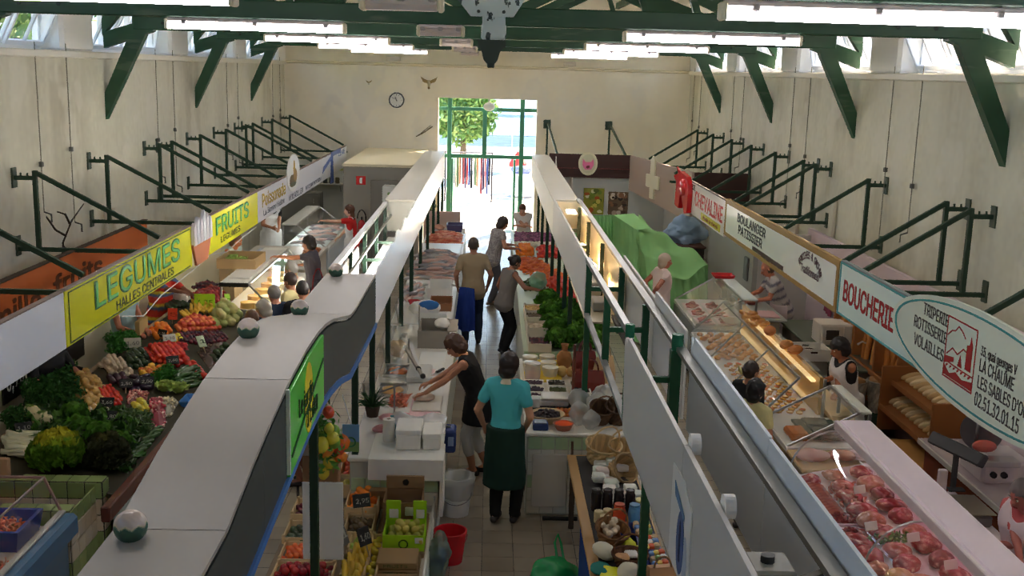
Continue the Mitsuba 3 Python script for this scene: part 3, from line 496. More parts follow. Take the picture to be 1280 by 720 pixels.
# posts that carry the canopies
for y, z in ((28.0, 1.8), (26.0, 1.8), (23.8, 1.8), (21.6, 1.8), (19.4, 1.8), (17.2, 1.8), (15.2, 1.8), (13.2, 1.8), (11.4, 1.82), (9.9, 1.86), (7.5, 2.1)):
    put('canopy_post', bar((-1.24, y, 0.0 if y > 24.4 else 0.88 if y > 9.6 else 0.42), (-1.24, y, z + 0.02), 0.06), DKGREEN, 's', label='slim dark green post standing on the fruit rack beside the tall white board' if y < 9 else 'slim dark green post standing on the floor under the far end of the left canopy' if y > 24.4 else 'slim dark green post standing on the left corridor tables under the canopy', cat='post', group=None if y < 9 else 'posts on the floor under the left canopy' if y > 24.4 else 'posts under the left canopy')
for y in (24.0, 22.0, 20.0, 18.2, 16.4, 15.0, 13.9): put('canopy_post', bar((1.09, y, 0.88), (1.09, y, 1.92), 0.055), DKGREEN, 's', label='slim dark green post standing on the right corridor counter under the canopy', cat='post', group='posts under the right canopy')
put('canopy_post', bar((1.2, 7.5, 0.74), (1.2, 7.5, 1.96), 0.06), (20, 70, 44), 's', label='green post standing on the near table beside the big white board', cat='post')
# ---------------------------------------------------------------- signs along the stalls
def board(x, y0, y1, z0, z1, label, col, frame_col=None, fw=0.05, side=1, edge=(120, 100, 92)):
    """side 1 faces +x (left row), -1 faces -x (right row)"""
    k = thing('stall_sign', label, 'sign'); put(k + '__panel', rbx(x - 0.025, x + 0.025, y0 + 0.004, y1 - 0.004, z0, z1, 0.004), col, 'g'); put(k + '__edge', bx(x - 0.028, x + 0.028, y0 + 0.004, y1 - 0.004, z1, z1 + 0.014), edge, 's')
    if frame_col is not None:
        b = B(); xf = x + side * 0.026
        for a in ((y0, y1, z0, z0 + fw), (y0, y1, z1 - fw, z1)): b.add(bx(xf - 0.006, xf + 0.006, a[0] + 0.004, a[1] - 0.004, a[2], a[3]), frame_col)
        for a in ((y0, y0 + fw * 1.6), (y1 - fw * 1.6, y1)): b.add(bx(xf - 0.006, xf + 0.006, a[0] + 0.004, a[1] - 0.004, z0 + fw, z1 - fw), frame_col)
        put(k + '__frame', b, mat='s')
    return k
LX = -3.9; EXL = ((0, 1, 0), (0, 0, 1)); EXR = ((0, -1, 0), (0, 0, 1)); RX = 3.9
board(LX, 7.6, 9.74, 1.93, 2.46, 'blank white sign board nearest the camera in the left row', (222, 224, 232))
YEL = (214, 210, 34)
k = board(LX, 9.76, 14.0, 1.93, 2.46, 'yellow sign board with big green letters LEGUMES', YEL)
put(k + '__lettering', B().add(fit_text('LEGUMES', 2.95, 0.27, *EXL, (LX + 0.0265, 10.44, 2.13), 0.004, True), (26, 96, 50)).add(fit_text('LEGUMES', 2.89, 0.25, *EXL, (LX + 0.031, 10.47, 2.14), 0.004), (96, 186, 96)), mat='s', label='green outlined lettering')
put(k + '__small_lettering', fit_text('HALLES CENTRALES', 2.05, 0.1, *EXL, (LX + 0.0265, 11.08, 1.985)), (30, 34, 26), 's', label='black lettering'); put(k + '__border_line', bar((LX + 0.028, 9.84, 1.95), (LX + 0.028, 9.84, 2.44), 0.006, 0.012), (40, 60, 20), 's')
for z in (1.955, 2.435): put(k + '__border_line', bar((LX + 0.028, 9.84, z), (LX + 0.028, 13.9, z), 0.006, 0.012), (40, 60, 20), 's')
k = thing('asparagus_cutout', 'painted cutout of a bundle of asparagus between the two yellow signs', 'cutout')
put(k + '__bundle', ext([(13.95, 2.2), (14.1, 1.92), (14.65, 1.92), (14.85, 2.2), (14.82, 2.26), (13.97, 2.26)], 0, 0.03, *EXL, (LX + 0.03, 0, 0)), (190, 116, 82), 's', label='terracotta base')
for j in range(6):
    y = 14.02 + j * 0.15; h = (0.3, 0.36, 0.33, 0.42, 0.36, 0.3)[j]; put(k + '__spear', ext([(y - 0.065, 2.2), (y + 0.065, 2.2), (y + 0.06, 2.2 + h * 0.75), (y, 2.2 + h), (y - 0.06, 2.2 + h * 0.75)], 0.002 * j, 0.045 + 0.002 * j, *EXL, (LX + 0.03, 0, 0)), (206 - 6 * (j % 2), 200, 206), 's')
k = board(LX, 14.9, 18.03, 1.93, 2.46, 'yellow sign board with green letters FRUITS', YEL)
put(k + '__lettering', B().add(fit_text('FRUITS', 2.1, 0.24, *EXL, (LX + 0.0265, 15.2, 2.15), 0.004, True), (26, 96, 50)).add(fit_text('FRUITS', 2.04, 0.22, *EXL, (LX + 0.031, 15.23, 2.16), 0.004), (104, 190, 100)), mat='s', label='green outlined lettering')
put(k + '__small_lettering', fit_text('LEGUMES', 1.2, 0.09, *EXL, (LX + 0.0265, 15.5, 2.0)), (30, 34, 26), 's')
k = board(LX, 18.05, 24.9, 1.93, 2.46, 'white sign board with gold letters and an oval plaque in the left row', (224, 222, 224))
put(k + '__lettering', fit_text('Poissonade', 2.1, 0.22, *EXL, (LX + 0.0265, 18.35, 2.16), 0.004, True), (168, 136, 40), 's', label='gold lettering')
for s_, y_, z_, w_, h_ in (('La Bonne Huitre', 18.45, 2.0, 1.9, 0.1), ('VOLAILLER', 20.8, 1.97, 1.6, 0.11), ('ARTISAN PATISSIER', 22.7, 1.98, 2.1, 0.08)): put(k + '__small_lettering', fit_text(s_, w_, h_, *EXL, (LX + 0.0265, y_, z_)), (84, 86, 98), 's', label='grey lettering')
k = thing('oval_plaque', 'tall white oval plaque with brown bird drawing on the left white sign', 'plaque'); put(k + '__plate', ext(affinity.scale(Point(21.25, 2.48).buffer(1, 24), 0.66, 0.36), 0.03, 0.05, *EXL, (LX, 0, 0)), (232, 230, 224), 's')
b = B()
for cy, cz, a, c, col in ((21.05, 2.34, 0.25, 0.12, (110, 90, 60)), (21.4, 2.42, 0.2, 0.13, (150, 120, 70)), (21.3, 2.58, 0.1, 0.14, (186, 150, 70)), (21.2, 2.28, 0.3, 0.06, (80, 92, 66))): b.add(ext(affinity.scale(Point(cy, cz).buffer(1, 12), a, c), 0.0501, 0.054, *EXL, (LX, 0, 0)), col)
put(k + '__drawing', b, mat='s')
k = board(LX, 24.92, 29.25, 1.93, 2.46, 'white sign board with blue windmill emblem, farthest in the left row', (228, 228, 228))
put(k + '__emblem', B().add(ext([(26.2, 1.75), (26.75, 1.75), (26.6, 2.5), (26.35, 2.5)], 0.03, 0.04, *EXL, (LX, 0, 0)), (70, 92, 150)).add(ext([(24.95, 2.12), (25.05, 2.25), (26.4, 2.44), (26.35, 2.34)], 0.04, 0.046, *EXL, (LX, 0, 0)), (96, 112, 160)).add(ext([(26.45, 2.4), (26.5, 2.5), (28.0, 2.5), (27.9, 2.38)], 0.04, 0.046, *EXL, (LX, 0, 0)), (96, 112, 160)), mat='s', label='blue windmill emblem')
put(k + '__small_lettering', fit_text('LINE', 1.2, 0.12, *EXL, (LX + 0.0265, 27.6, 2.3)), (110, 126, 170), 's')
# right row
k = board(RX, 17.62, 21.95, 1.95, 2.55, 'white horse butcher sign with red letters CHEVALINE', (222, 210, 204), side=-1)
put(k + '__lettering', fit_text('CHEVALINE', 2.5, 0.26, *EXR, (RX - 0.0265, 20.3, 2.16), 0.004, True), (190, 40, 44), 's', label='red lettering'); put(k + '__small_lettering', fit_text('BOUCHERIE', 1.5, 0.1, *EXR, (RX - 0.0265, 21.8, 2.42)), (50, 40, 40), 's')
put(k + '__yellow_label', rbx(RX - 0.034, RX - 0.026, 17.9, 19.6, 1.98, 2.11, 0.003), (196, 180, 40), 's', label='yellow label'); put(k + '__label_scrawl', fit_text('viande de cheval', 1.3, 0.07, *EXR, (RX - 0.0345, 19.4, 2.01)), (150, 80, 30), 's')
hh = Polygon([(-1.05, -0.32), (-0.62, -0.34), (-0.55, -0.12), (-0.42, 0.0), (-0.2, -0.14), (0.05, -0.36), (0.3, -0.32), (0.34, 0.02), (0.3, 0.2), (0.1, 0.32), (-0.3, 0.34), (-0.62, 0.36), (-0.78, 0.3), (-1.3, 0.22), (-1.02, 0.16), (-1.0, 0.02)]).buffer(0.05).buffer(-0.03)
k = thing('horse_head_emblem', 'glossy red horse head emblem on the horse butcher sign', 'emblem'); put(k + '__head', ext(hh, 0.03, 0.12, *EXR, (RX, 20.9, 2.3)), (196, 24, 30), 'g'); put(k + '__cheek', mv(sph((0, 0, 0), 1, (0.08, 0.3, 0.17), 3), (RX - 0.12, 21.1, 2.4)), (210, 30, 36), 'g', True); put(k + '__ear', ext([(-1.0, 0.3), (-1.25, 0.42), (-0.85, 0.36)], 0.05, 0.09, *EXR, (RX, 20.9, 2.3)), (180, 22, 28), 'g')
k = board(RX, 11.66, 17.6, 2.0, 2.58, 'brown framed white bakery sign in the right row', (220, 222, 212), (150, 116, 62), 0.06, -1, (150, 116, 62))
put(k + '__lettering', fit_text('BOULANGER', 1.75, 0.13, *EXR, (RX - 0.0265, 16.7, 2.34), 0.004, True), (46, 46, 48), 's', label='black lettering'); put(k + '__lettering', fit_text('PATISSIER', 1.5, 0.13, *EXR, (RX - 0.0265, 16.6, 2.17), 0.004, True), (46, 46, 48), 's', label='black lettering')
b = B(); S = 'BRIOCHES & GACHES'
for i, ch in enumerate(S):
    if ch == ' ': continue
    t = math.radians(150 - 120 * i / (len(S) - 1)); m = meshkit.text_mesh(ch, 0.085, 0.004, True); v = np.array(m.vertices); v[:, 0] -= np.ptp(v[:, 0]) / 2
    a = t - math.pi / 2; ca, sa = math.cos(a), math.sin(a); u = v[:, 0] * ca - v[:, 1] * sa + 0.46 * math.cos(t); w = v[:, 0] * sa + v[:, 1] * ca + 0.24 * math.sin(t)
    b.add((np.array([RX - 0.0265, 12.75, 2.18]) + u[:, None] * np.array(EXR[0]) + w[:, None] * np.array(EXR[1]) + v[:, 2:] * np.array([-1, 0, 0]), m.faces), (70, 44, 52))
put(k + '__script_lettering', fit_text('Traditionnels', 0.75, 0.1, *EXR, (RX - 0.0265, 13.12, 2.22)), (70, 44, 52), 's'); put(k + '__arched_lettering', b, mat='s'); put(k + '__dark_strip', rbx(RX - 0.034, RX - 0.026, 13.9, 15.6, 2.065, 2.13, 0.003), (60, 34, 34), 's', label='dark brown strip')
k = board(RX, 9.0, 11.62, 2.02, 2.6, 'white butcher sign with red letters BOUCHERIE and teal border', (206, 222, 212), (70, 140, 140), 0.022, -1, (110, 120, 120))
put(k + '__lettering', fit_text('BOUCHERIE', 1.5, 0.22, *EXR, (RX - 0.0265, 11.48, 2.2), 0.005, True), (150, 40, 44), 's', label='red lettering')
k = thing('oval_sign', 'large oval butcher sign with teal ring, address lines and red harbour picture', 'sign'); OC = (8.12, 2.38)
E0 = affinity.scale(Point(0, 0).buffer(1, 48), 1.8, 0.43); put(k + '__panel', ext(E0, 0.03, 0.06, *EXR, (RX, OC[0], OC[1])), (208, 216, 200), 'g')
put(k + '__ring', ext(affinity.scale(Point(0, 0).buffer(1, 48), 1.73, 0.39).difference(affinity.scale(Point(0, 0).buffer(1, 48), 1.69, 0.372)), 0.06, 0.064, *EXR, (RX, OC[0], OC[1])), (60, 136, 136), 's', label='teal ring')
XO = RX - 0.0605; b = B(); DK = (52, 46, 44)
for s, y, z, w in (('TRIPERIE', 9.22, 2.55, 0.52), ('ROTISSERIE', 9.4, 2.40, 0.7), ('VOLAILLES', 9.36, 2.245, 0.64)): put(k + '__lettering', fit_text(s, w, 0.105, *EXR, (XO, y, z), 0.004), DK, 's', label='dark lettering')
for s, y, z, w, h in (('35, quai georges V', 8.06, 2.485, 0.58, 0.075), ('LA CHAUME', 8.06, 2.36, 0.56, 0.1), ("LES SABLES D'OLONNE", 8.06, 2.225, 1.05, 0.1), ('02.51.32.01.15', 8.08, 2.08, 0.72, 0.11)): put(k + '__lettering', fit_text(s, w, h, *EXR, (XO, y, z), 0.004), DK, 's', label='dark lettering')
b = B(); RED = (150, 34, 36); px = lambda u, w: (u, w); OX = (XO, 8.7, 2.14)
def pic(pts, c=RED): b.add(ext(pts, 0, 0.004, *EXR, OX), c)
def frame_poly(w, h, t): return sbox(0, 0, w, h).difference(sbox(t, t, w - t, h - t))
pic(frame_poly(0.56, 0.52, 0.012)); pic([(0.4, 0.16), (0.5, 0.16), (0.5, 0.37), (0.46, 0.44), (0.45, 0.37), (0.4, 0.36)]); pic([(0.02, 0.12), (0.18, 0.16), (0.18, 0.2), (0.02, 0.18)]); pic([(0.02, 0.02), (0.54, 0.02), (0.54, 0.09), (0.36, 0.06), (0.24, 0.09), (0.12, 0.05), (0.02, 0.1)])
pic([(0.26, 0.15), (0.3, 0.25), (0.34, 0.15)]); 
for q in range(7): pic([(0.05 + q * 0.07, 0.095), (0.08 + q * 0.07, 0.11), (0.075 + q * 0.07, 0.125), (0.05 + q * 0.07, 0.115)])
for c in (((0.03, 0.36), (0.1, 0.41), (0.16, 0.42), (0.22, 0.47), (0.3, 0.44), (0.36, 0.4)), ((0.04, 0.2), (0.14, 0.27), (0.24, 0.24), (0.34, 0.31), (0.4, 0.3)), ((0.02, 0.14), (0.3, 0.13), (0.54, 0.13))):
    for p, q in zip(c[:-1], c[1:]):
        d = np.array([q[1] - p[1], p[0] - q[0]]); d = d / np.linalg.norm(d) * 0.005; pic([tuple(np.array(p) + d), tuple(np.array(q) + d), tuple(np.array(q) - d), tuple(np.array(p) - d)])
put(k + '__harbour_picture', b, mat='s', label='red harbour picture')
# ---------------------------------------------------------------- wall brackets that hold the signs
def bracket(s, y, label, group):
    x = -5.75 if s < 0 else 5.5; q = -s; k = thing('sign_bracket', label, 'bracket', group); xp = x + q * 0.26; xe = s * 4.03; C = (30, 56, 40)
    for z in (3.13, 2.3): put(k + '__wall_plate', bx(x, x + q * 0.02, y - 0.06, y + 0.06, z - 0.12, z + 0.12), (58, 72, 58), 's')
    put(k + '__stub', bar((x, y, 3.13), (xp, y, 3.13), 0.05), C, 's'); put(k + '__upright', bar((xp, y, 2.24), (xp, y, 3.22), 0.05), C, 's'); put(k + '__brace', bar((xp, y, 3.2), (xe, y, 2.44), 0.05), C, 's'); put(k + '__lower_arm', bar((x, y, 2.26), (s * 3.93, y, 2.26), 0.05), C, 's')
    for d in (0.09, 0.17): put(k + '__bolt', cyl((x + q * d, y, 3.15), (x + q * d, y, 3.19), 0.012, 6), C, 's')
BO = ['first', 'second', 'third', 'fourth', 'fifth', 'sixth', 'seventh', 'eighth', 'ninth', 'tenth', 'eleventh', 'twelfth']
for n, y in enumerate((10.65, 13.13, 15.6, 18.1, 18.8, 20.65, 22.65, 24.5, 25.2, 27.4, 29.8)): bracket(-1, y, f'dark green steel sign bracket on the left wall, {BO[n]} from the front', 'sign brackets on the left wall')
for n, y in enumerate((9.0, 11.6, 12.25, 14.87, 17.38, 18.07, 19.9, 21.8, 23.6, 25.65, 27.6)): bracket(1, y, f'dark green steel sign bracket on the right wall, {BO[n]} from the front', 'sign brackets on the right wall')
for n, x in enumerate((1.55, 3.28)):
    k = thing('sign_bracket', f'dark green steel sign bracket on the far wall, {["nearer to", "farther from"][n]} the door', 'bracket', 'sign brackets on the far wall'); C = (30, 56, 40)
    put(k + '__wall_plate', bx(x - 0.1, x + 0.1, YF - 0.02, YF, 3.0, 3.24), C, 's'); put(k + '__stub', bar((x, YF, 3.12), (x, YF - 0.26, 3.12), 0.05), C, 's'); put(k + '__upright', bar((x, YF - 0.26, 2.3), (x, YF - 0.26, 3.16), 0.05), C, 's'); put(k + '__brace', bar((x + 0.02, YF - 0.26, 3.14), (x + 0.12, 27.1, 2.5), 0.05), C, 's'); put(k + '__lower_arm', bar((x, YF, 2.3), (x, 27.1, 2.3), 0.05), C, 's')
# ---------------------------------------------------------------- counters, cases and partitions
TG1, TG2, TC = (132, 148, 92), (166, 190, 152), (196, 180, 156)
tile_cache = {}
def tiles(parent, o, u, w, nu, nv, s, colf):
    """single tiles on an upright or level face: u right, w up, each proud of its joint"""
    u, w = np.asarray(u, float), np.asarray(w, float); n = np.cross(u, w); R = np.eye(4); R[:3, 0], R[:3, 1], R[:3, 2] = u, w, n
    for i in range(nu):
        for j in range(nv):
            c = colf(i, j); key = (s, c)
            if key not in tile_cache: tile_cache[key] = B().add(rbx(0.005, s - 0.005, 0.005, s - 0.005, -0.006, 0.005, 0.002), c).ply('g')
            M = R.copy(); M[:3, 3] = np.asarray(o, float) + u * s * i + w * s * j; k = nm(parent + '__tile'); scene[k] = {**tile_cache[key], 'to_world': T(M.tolist())}
# left: partition behind the vegetable sellers
struct('wall_partition', B().add(bx(-5.1, -5.05, 6.5, 20.2, 0, 1.74), (206, 198, 172)).add(bx(-5.1, -5.05, 15.9, 20.2, 1.74, 1.8), (206, 198, 172)))
k = thing('orange_frieze', 'orange painted board with dark lettering along the top of the left partition', 'board'); put(k + '__board', bx(-5.1, -5.05, 6.5, 15.9, 1.745, 2.25), (190, 100, 52)); put(k + '__lettering', B().add(fit_text('Camille', 1.9, 0.26, (0, 1, 0), (0, 0, 1), (-5.048, 10.1, 1.76), 0.006, True), (96, 50, 28)).add(fit_text('fruits', 1.6, 0.26, (0, 1, 0), (0, 0, 1), (-5.048, 12.4, 1.8), 0.006, True), (96, 50, 28)), label='dark brown lettering'); put(k + '__edge', bx(-5.115, -5.035, 6.5, 15.9, 2.25, 2.265), (60, 44, 34))
put('wall_poster', rbx(-5.05, -5.03, 12.55, 13.2, 0.92, 1.38, 0.004), (34, 26, 24), 's', label='dark poster on the cream partition above the garlic', cat='poster')
k = thing('price_slate', 'large black price slate behind the seller at the left, chalked 0,90', 'price slate'); put(k + '__slate', rbx(-5.04, -5.02, 10.9, 11.45, 0.98, 1.42, 0.004), (24, 24, 24), 's'); put(k + '__chalk', fit_text('0,90', 0.42, 0.2, (0, 1, 0), (0, 0, 1), (-5.018, 10.97, 1.1)), (206, 206, 200))
# vegetable display: sloping bed, maroon lip, tiled end walls
def bedz(x, y=0): return 0.8 + 0.24 * np.clip((-3.18 - x) / 1.3, 0, 1)
k = thing('vegetable_display', 'long sloping vegetable display with maroon lip and green and cream tiled end', 'display')
put(k + '__bed', shell(np.array([[[x, y, bedz(x) - 0.03] for x in np.linspace(-4.5, -3.2, 4)] for y in (8.97, 16.0)]), 0.04), (54, 50, 34)); put(k + '__lip', rbx(-3.22, -3.14, 8.6, 16.0, 0.72, 0.86, 0.012), (92, 44, 34), 's', label='maroon lip')
put(k + '__front_panel', bx(-3.22, -3.18, 8.9, 16.0, 0, 0.72), (186, 190, 178)); put(k + '__pier', bx(-4.9, -3.3, 8.9, 9.0, 0, 0.96), (70, 66, 56)); put(k + '__pier', bx(-4.5, -3.37, 8.33, 8.43, 0, 0.93), (70, 66, 56)); put(k + '__back_rail', rbx(-4.56, -4.5, 9.0, 16.0, 0, 1.06, 0.01), (150, 130, 104))
rows = lambda i, j: TG1 if j in (5, 2) else TC
tiles(k, (-4.34 - 0.015, 8.897, 0.06), (1, 0, 0), (0, 0, 1), 7, 6, 0.15, rows); tiles(k, (-4.355, 8.9, 0.962), (1, 0, 0), (0, 1, 0), 7, 1, 0.1 * 1.5, lambda i, j: TG1); tiles(k, (-3.302, 8.9, 0.06), (0, 1, 0), (0, 0, 1), 1, 6, 0.15, rows)
tiles(k, (-3.97, 8.327, 0.03), (1, 0, 0), (0, 0, 1), 4, 6, 0.15, rows); tiles(k, (-3.367, 8.33, 0.03), (0, 1, 0), (0, 0, 1), 4, 6, 0.15, rows); tiles(k, (-3.97, 8.33, 0.932), (1, 0, 0), (0, 1, 0), 4, 1, 0.15, lambda i, j: TG1)
k = thing('pink_board', 'pinkish wooden board standing behind the leeks at the tiled end of the vegetable display', 'board'); put(k + '__board', rbx(-4.9, -4.12, 8.95, 9.0, 0.96, 1.14, 0.008), (206, 164, 130))
# shellfish case in the lower left corner
k = thing('shellfish_case', 'glass fronted shellfish case with blue steel front in the lower left corner', 'display case')
put(k + '__base', rbx(-4.6, -3.36, 6.2, 8.25, 0, 0.8, 0.01), (74, 104, 126), 's'); put(k + '__front_rail', rbx(-3.38, -3.26, 6.2, 8.25, 0.78, 0.97, 0.03), (58, 100, 132), 's', label='blue front rail'); put(k + '__steel_strip', rbx(-3.42, -3.36, 6.2, 8.25, 0.955, 0.985, 0.008), (196, 196, 196), 'k'); put(k + '__bed', bx(-4.6, -3.42, 6.2, 8.25, 0.8, 0.84), (200, 190, 180), 's')
put(k + '__front_glass', (np.array([[-3.4, 6.2, 0.98], [-3.4, 8.24, 0.98], [-3.52, 8.24, 1.26], [-3.52, 6.2, 1.26]]), np.array([[0, 1, 2, 3]])), mat='glass'); put(k + '__end_glass', (np.array([[-3.4, 8.24, 0.98], [-3.52, 8.24, 1.26], [-4.5, 8.24, 1.26], [-4.5, 8.24, 0.98]]), np.array([[0, 1, 2, 3]])), mat='glass')
put(k + '__glass_edge', bar((-3.4, 8.24, 0.98), (-3.52, 8.24, 1.26), 0.018), (150, 120, 112), 's'); put(k + '__glass_edge', bar((-3.52, 8.24, 1.26), (-4.5, 8.24, 1.26), 0.018), (150, 120, 112), 's'); put(k + '__glass_edge', bar((-3.52, 6.2, 1.26), (-3.52, 8.24, 1.26), 0.014), (150, 140, 136), 's')
def tub(key, label, x0, x1, y0, y1, z0, h, col, wall=0.02, cat='tub', group=None, mat='s', flare=0.03):
    """open tray or crate of one moulding"""
    o = m3.Manifold.hull_points(np.array([[x, y, z0] for x in (x0 + flare, x1 - flare) for y in (y0 + flare, y1 - flare)] + [[x, y, z0 + h] for x in (x0, x1) for y in (y0, y1)]))
    i = m3.Manifold.hull_points(np.array([[x, y, z0 + wall] for x in (x0 + flare + wall, x1 - flare - wall) for y in (y0 + flare + wall, y1 - flare - wall)] + [[x, y, z0 + h + 0.01] for x in (x0 + wall, x1 - wall) for y in (y0 + wall, y1 - wall)]))
    return put(key, o - i, col, mat, label=label, cat=cat, group=group)
tub('plastic_tub', 'blue plastic tub of langoustines in the shellfish case, farther from the camera', -4.3, -3.52, 7.72, 8.2, 0.845, 0.17, (44, 60, 150), 0.03, mat='g'); tub('plastic_tub', 'deep blue plastic tub at the left edge of the shellfish case', -4.5, -3.7, 6.6, 7.2, 0.845, 0.15, (50, 56, 140), 0.03, mat='g')
# left: glass case with white top, then the fish counter
def gcase(key, label, x0, x1, y0, y1, zb, zt, top_w, basecol, topcol=(226, 224, 214), side=1, shelf=True, ends=(1, 1)):
    """glass display case: solid base, glass sloping from the customer side (x1 if side 1) up to a top shelf on the seller side"""
    k = thing(key, label, 'display case'); xs, xc = (x0, x1) if side > 0 else (x1, x0)
    put(k + '__base', rbx(x0, x1, y0, y1, 0.08, zb - 0.06, 0.01), basecol, 's'); put(k + '__plinth', bx(x0 + 0.04, x1 - 0.04, y0 + 0.03, y1 - 0.03, 0, 0.08), (60, 58, 54)); put(k + '__bed', rbx(x0, x1, y0, y1, zb - 0.06, zb, 0.008), (206, 204, 198), 's')
    put(k + '__top_shelf', rbx(xs, xs + side * top_w, y0, y1, zt - 0.035, zt, 0.01), topcol, 's'); xt = xs + side * top_w
    put(k + '__front_glass', (np.array([[xc - side * 0.02, y0, zb], [xc - side * 0.02, y1, zb], [xt + side * 0.01, y1, zt - 0.02], [xt + side * 0.01, y0, zt - 0.02]]), np.array([[0, 1, 2, 3]])), mat='glass')
    for e, y in zip(ends, (y0 + 0.01, y1 - 0.01)):
        if e: put(k + '__end_glass', (np.array([[xc - side * 0.02, y, zb], [xt, y, zt - 0.02], [xs, y, zt - 0.02], [xs, y, zb]]), np.array([[0, 1, 2, 3]])), mat='glass')
        put(k + '__glass_frame', bar((xc - side * 0.02, y, zb), (xt + side * 0.01, y, zt - 0.02), 0.022), (170, 172, 170), 'k'); put(k + '__support', bar((xs + side * 0.02, y, zb), (xs + side * 0.02, y, zt - 0.03), 0.03), (150, 150, 148), 'k')
    put(k + '__edge_strip', bar((xt + side * 0.01, y0, zt - 0.02), (xt + side * 0.01, y1, zt - 0.02), 0.025), (196, 196, 194), 'k')
    if shelf: put(k + '__inner_shelf', (np.array([[xs, y0 + 0.02, (zb + zt) / 2], [xs + side * (top_w + 0.05), y0 + 0.02, (zb + zt) / 2], [xs + side * (top_w + 0.05), y1 - 0.02, (zb + zt) / 2], [xs, y1 - 0.02, (zb + zt) / 2]]), np.array([[0, 1, 2, 3]])), mat='glass')
    return k
k = gcase('cheese_case', 'glass cheese case with long white top at the end of the vegetable display', -4.06, -3.2, 16.1, 19.4, 0.85, 1.3, 0.42, (196, 190, 176)); put(k + '__end_trim', rbx(-4.06, -3.62, 16.05, 16.1, 1.24, 1.3, 0.008), (30, 30, 30), 's', label='black end trim')
k = gcase('fish_case', 'tall glass fish case with steel top in front of the white tiled far wall', -4.25, -3.3, 22.0, 25.05, 0.86, 1.36, 0.3, (196, 200, 200), (216, 220, 216)); put(k + '__ice_bed', rbx(-4.2, -3.38, 22.1, 24.95, 0.862, 0.9, 0.015), (222, 232, 232), 's')
k = thing('fish_worktop', 'pale worktop between the cheese case and the fish case', 'worktop'); put(k + '__top', rbx(-4.75, -3.3, 19.6, 21.9, 0.86, 0.92, 0.01), (206, 202, 194), 's'); put(k + '__body', rbx(-4.7, -3.36, 19.65, 21.85, 0, 0.86, 0.01), (150, 140, 120)); put(k + '__side_panel', rbx(-3.35, -3.32, 19.65, 21.85, 0.05, 0.86, 0.004), (200, 190, 176))
k = thing('steel_cabinet', 'grey steel cabinet with two doors against the white tiled far wall', 'cabinet'); put(k + '__body', rbx(-5.4, -4.35, 27.6, 28.2, 0, 1.35, 0.01), (118, 118, 112), 's')
for z0, z1 in ((0.06, 0.62), (0.66, 1.3)): dk_ = put(k + '__door', rbx(-5.36, -4.39, 27.57, 27.6, z0, z1, 0.006), (126, 126, 120), 's'); put(dk_ + '__handle', bar((-4.5, 27.55, z1 - 0.2), (-4.5, 27.55, z1 - 0.08), 0.03), (190, 190, 186), 'k')
k = thing('wall_shelf', 'long white shelf on the far wall behind the fish case', 'shelf'); put(k + '__board', rbx(-5.3, -3.95, 30.1, 30.46, 1.3, 1.34, 0.006), (216, 216, 208), 's')
for x in (-5.0, -4.2): put(k + '__bracket', bar((x, 30.46, 1.1), (x, 30.2, 1.3), 0.03), (170, 170, 166), 's')
for q in range(5): put('storage_jar', cyl((-4.95 + q * 0.17, 30.27, 1.34), (-4.95 + q * 0.17, 30.27, 1.34 + 0.16), 0.06, 12), [(60, 58, 52), (120, 110, 80), (52, 60, 58), (70, 66, 60), (90, 84, 60)][q], 's', label='dark storage jar on the shelf behind the fish case', cat='jar', group='jars on the far white shelf')
struct('wall_tiled', bx(-5.75, -3.45, YF - 0.03, YF - 0.001, 0, 1.95), (214, 216, 208), 'g'); struct('trim_green', rbx(-5.3, -3.45, YF - 0.06, YF - 0.03, 1.68, 1.74, 0.01), (196, 204, 120), 's')
# grey store room at the far left
struct('wall_storeroom', B().add(bx(-3.42, -1.76, 25.2, 25.28, 0, 2.28), (142, 138, 128)).add(bx(-3.42, -3.36, 25.28, YF - 0.01, 0, 2.28), (150, 146, 136)).add(bx(-1.82, -1.76, 25.28, YF - 0.01, 0, 2.28), (150, 146, 136)).add(bx(-3.44, -1.74, 25.15, YF - 0.01, 2.28, 2.34), (214, 203, 170)))
struct('door_2', rbx(-2.78, -2.0, 25.15, 25.2, 0, 1.98, 0.01), (122, 118, 110), 's'); scene['door_2__handle'] = B().add(cyl((-2.68, 25.1, 1.0), (-2.68, 25.15, 1.0), 0.03, 10), (190, 190, 186)).ply('k')
k = thing('fire_sign', 'small red and white fire extinguisher sign on the grey store room wall', 'sign'); put(k + '__panel', rbx(-3.12, -2.9, 25.17, 25.2, 1.86, 2.06, 0.004), (200, 40, 40), 's'); put(k + '__pictogram', B().add(bx(-3.04, -2.98, 25.166, 25.17, 1.89, 2.0), (236, 236, 236)).add(bx(-3.03, -2.97, 25.166, 25.17, 2.0, 2.025), (236, 236, 236)))
k = thing('fire_extinguisher', 'red fire extinguisher hanging on the grey store room wall', 'fire extinguisher'); put(k + '__cylinder', mv(lathe([(0.0, 0), (0.085, 0.0), (0.09, 0.05), (0.09, 0.42), (0.06, 0.5), (0.025, 0.53), (0.0, 0.53)], 18), (-2.98, 25.08, 0.52)), (176, 30, 34), 'g', 40); put(k + '__valve', rbx(-3.0, -2.96, 25.05, 25.11, 1.05, 1.12, 0.008), (30, 30, 30), 's'); put(k + '__hose', ptube(arc((-2.98, 25.07, 1.08), (0.1, 0, 0), (0, 0, 0.2), 180, -20, 12), 0.014), (24, 24, 24)); put(k + '__cylinder__label', bx(-3.03, -2.93, 24.985, 25.0, 0.65, 0.85), (220, 214, 204)); put(k + '__wall_hook', bar((-2.98, 25.08, 0.98), (-2.98, 25.2, 0.98), 0.03), (50, 50, 50))
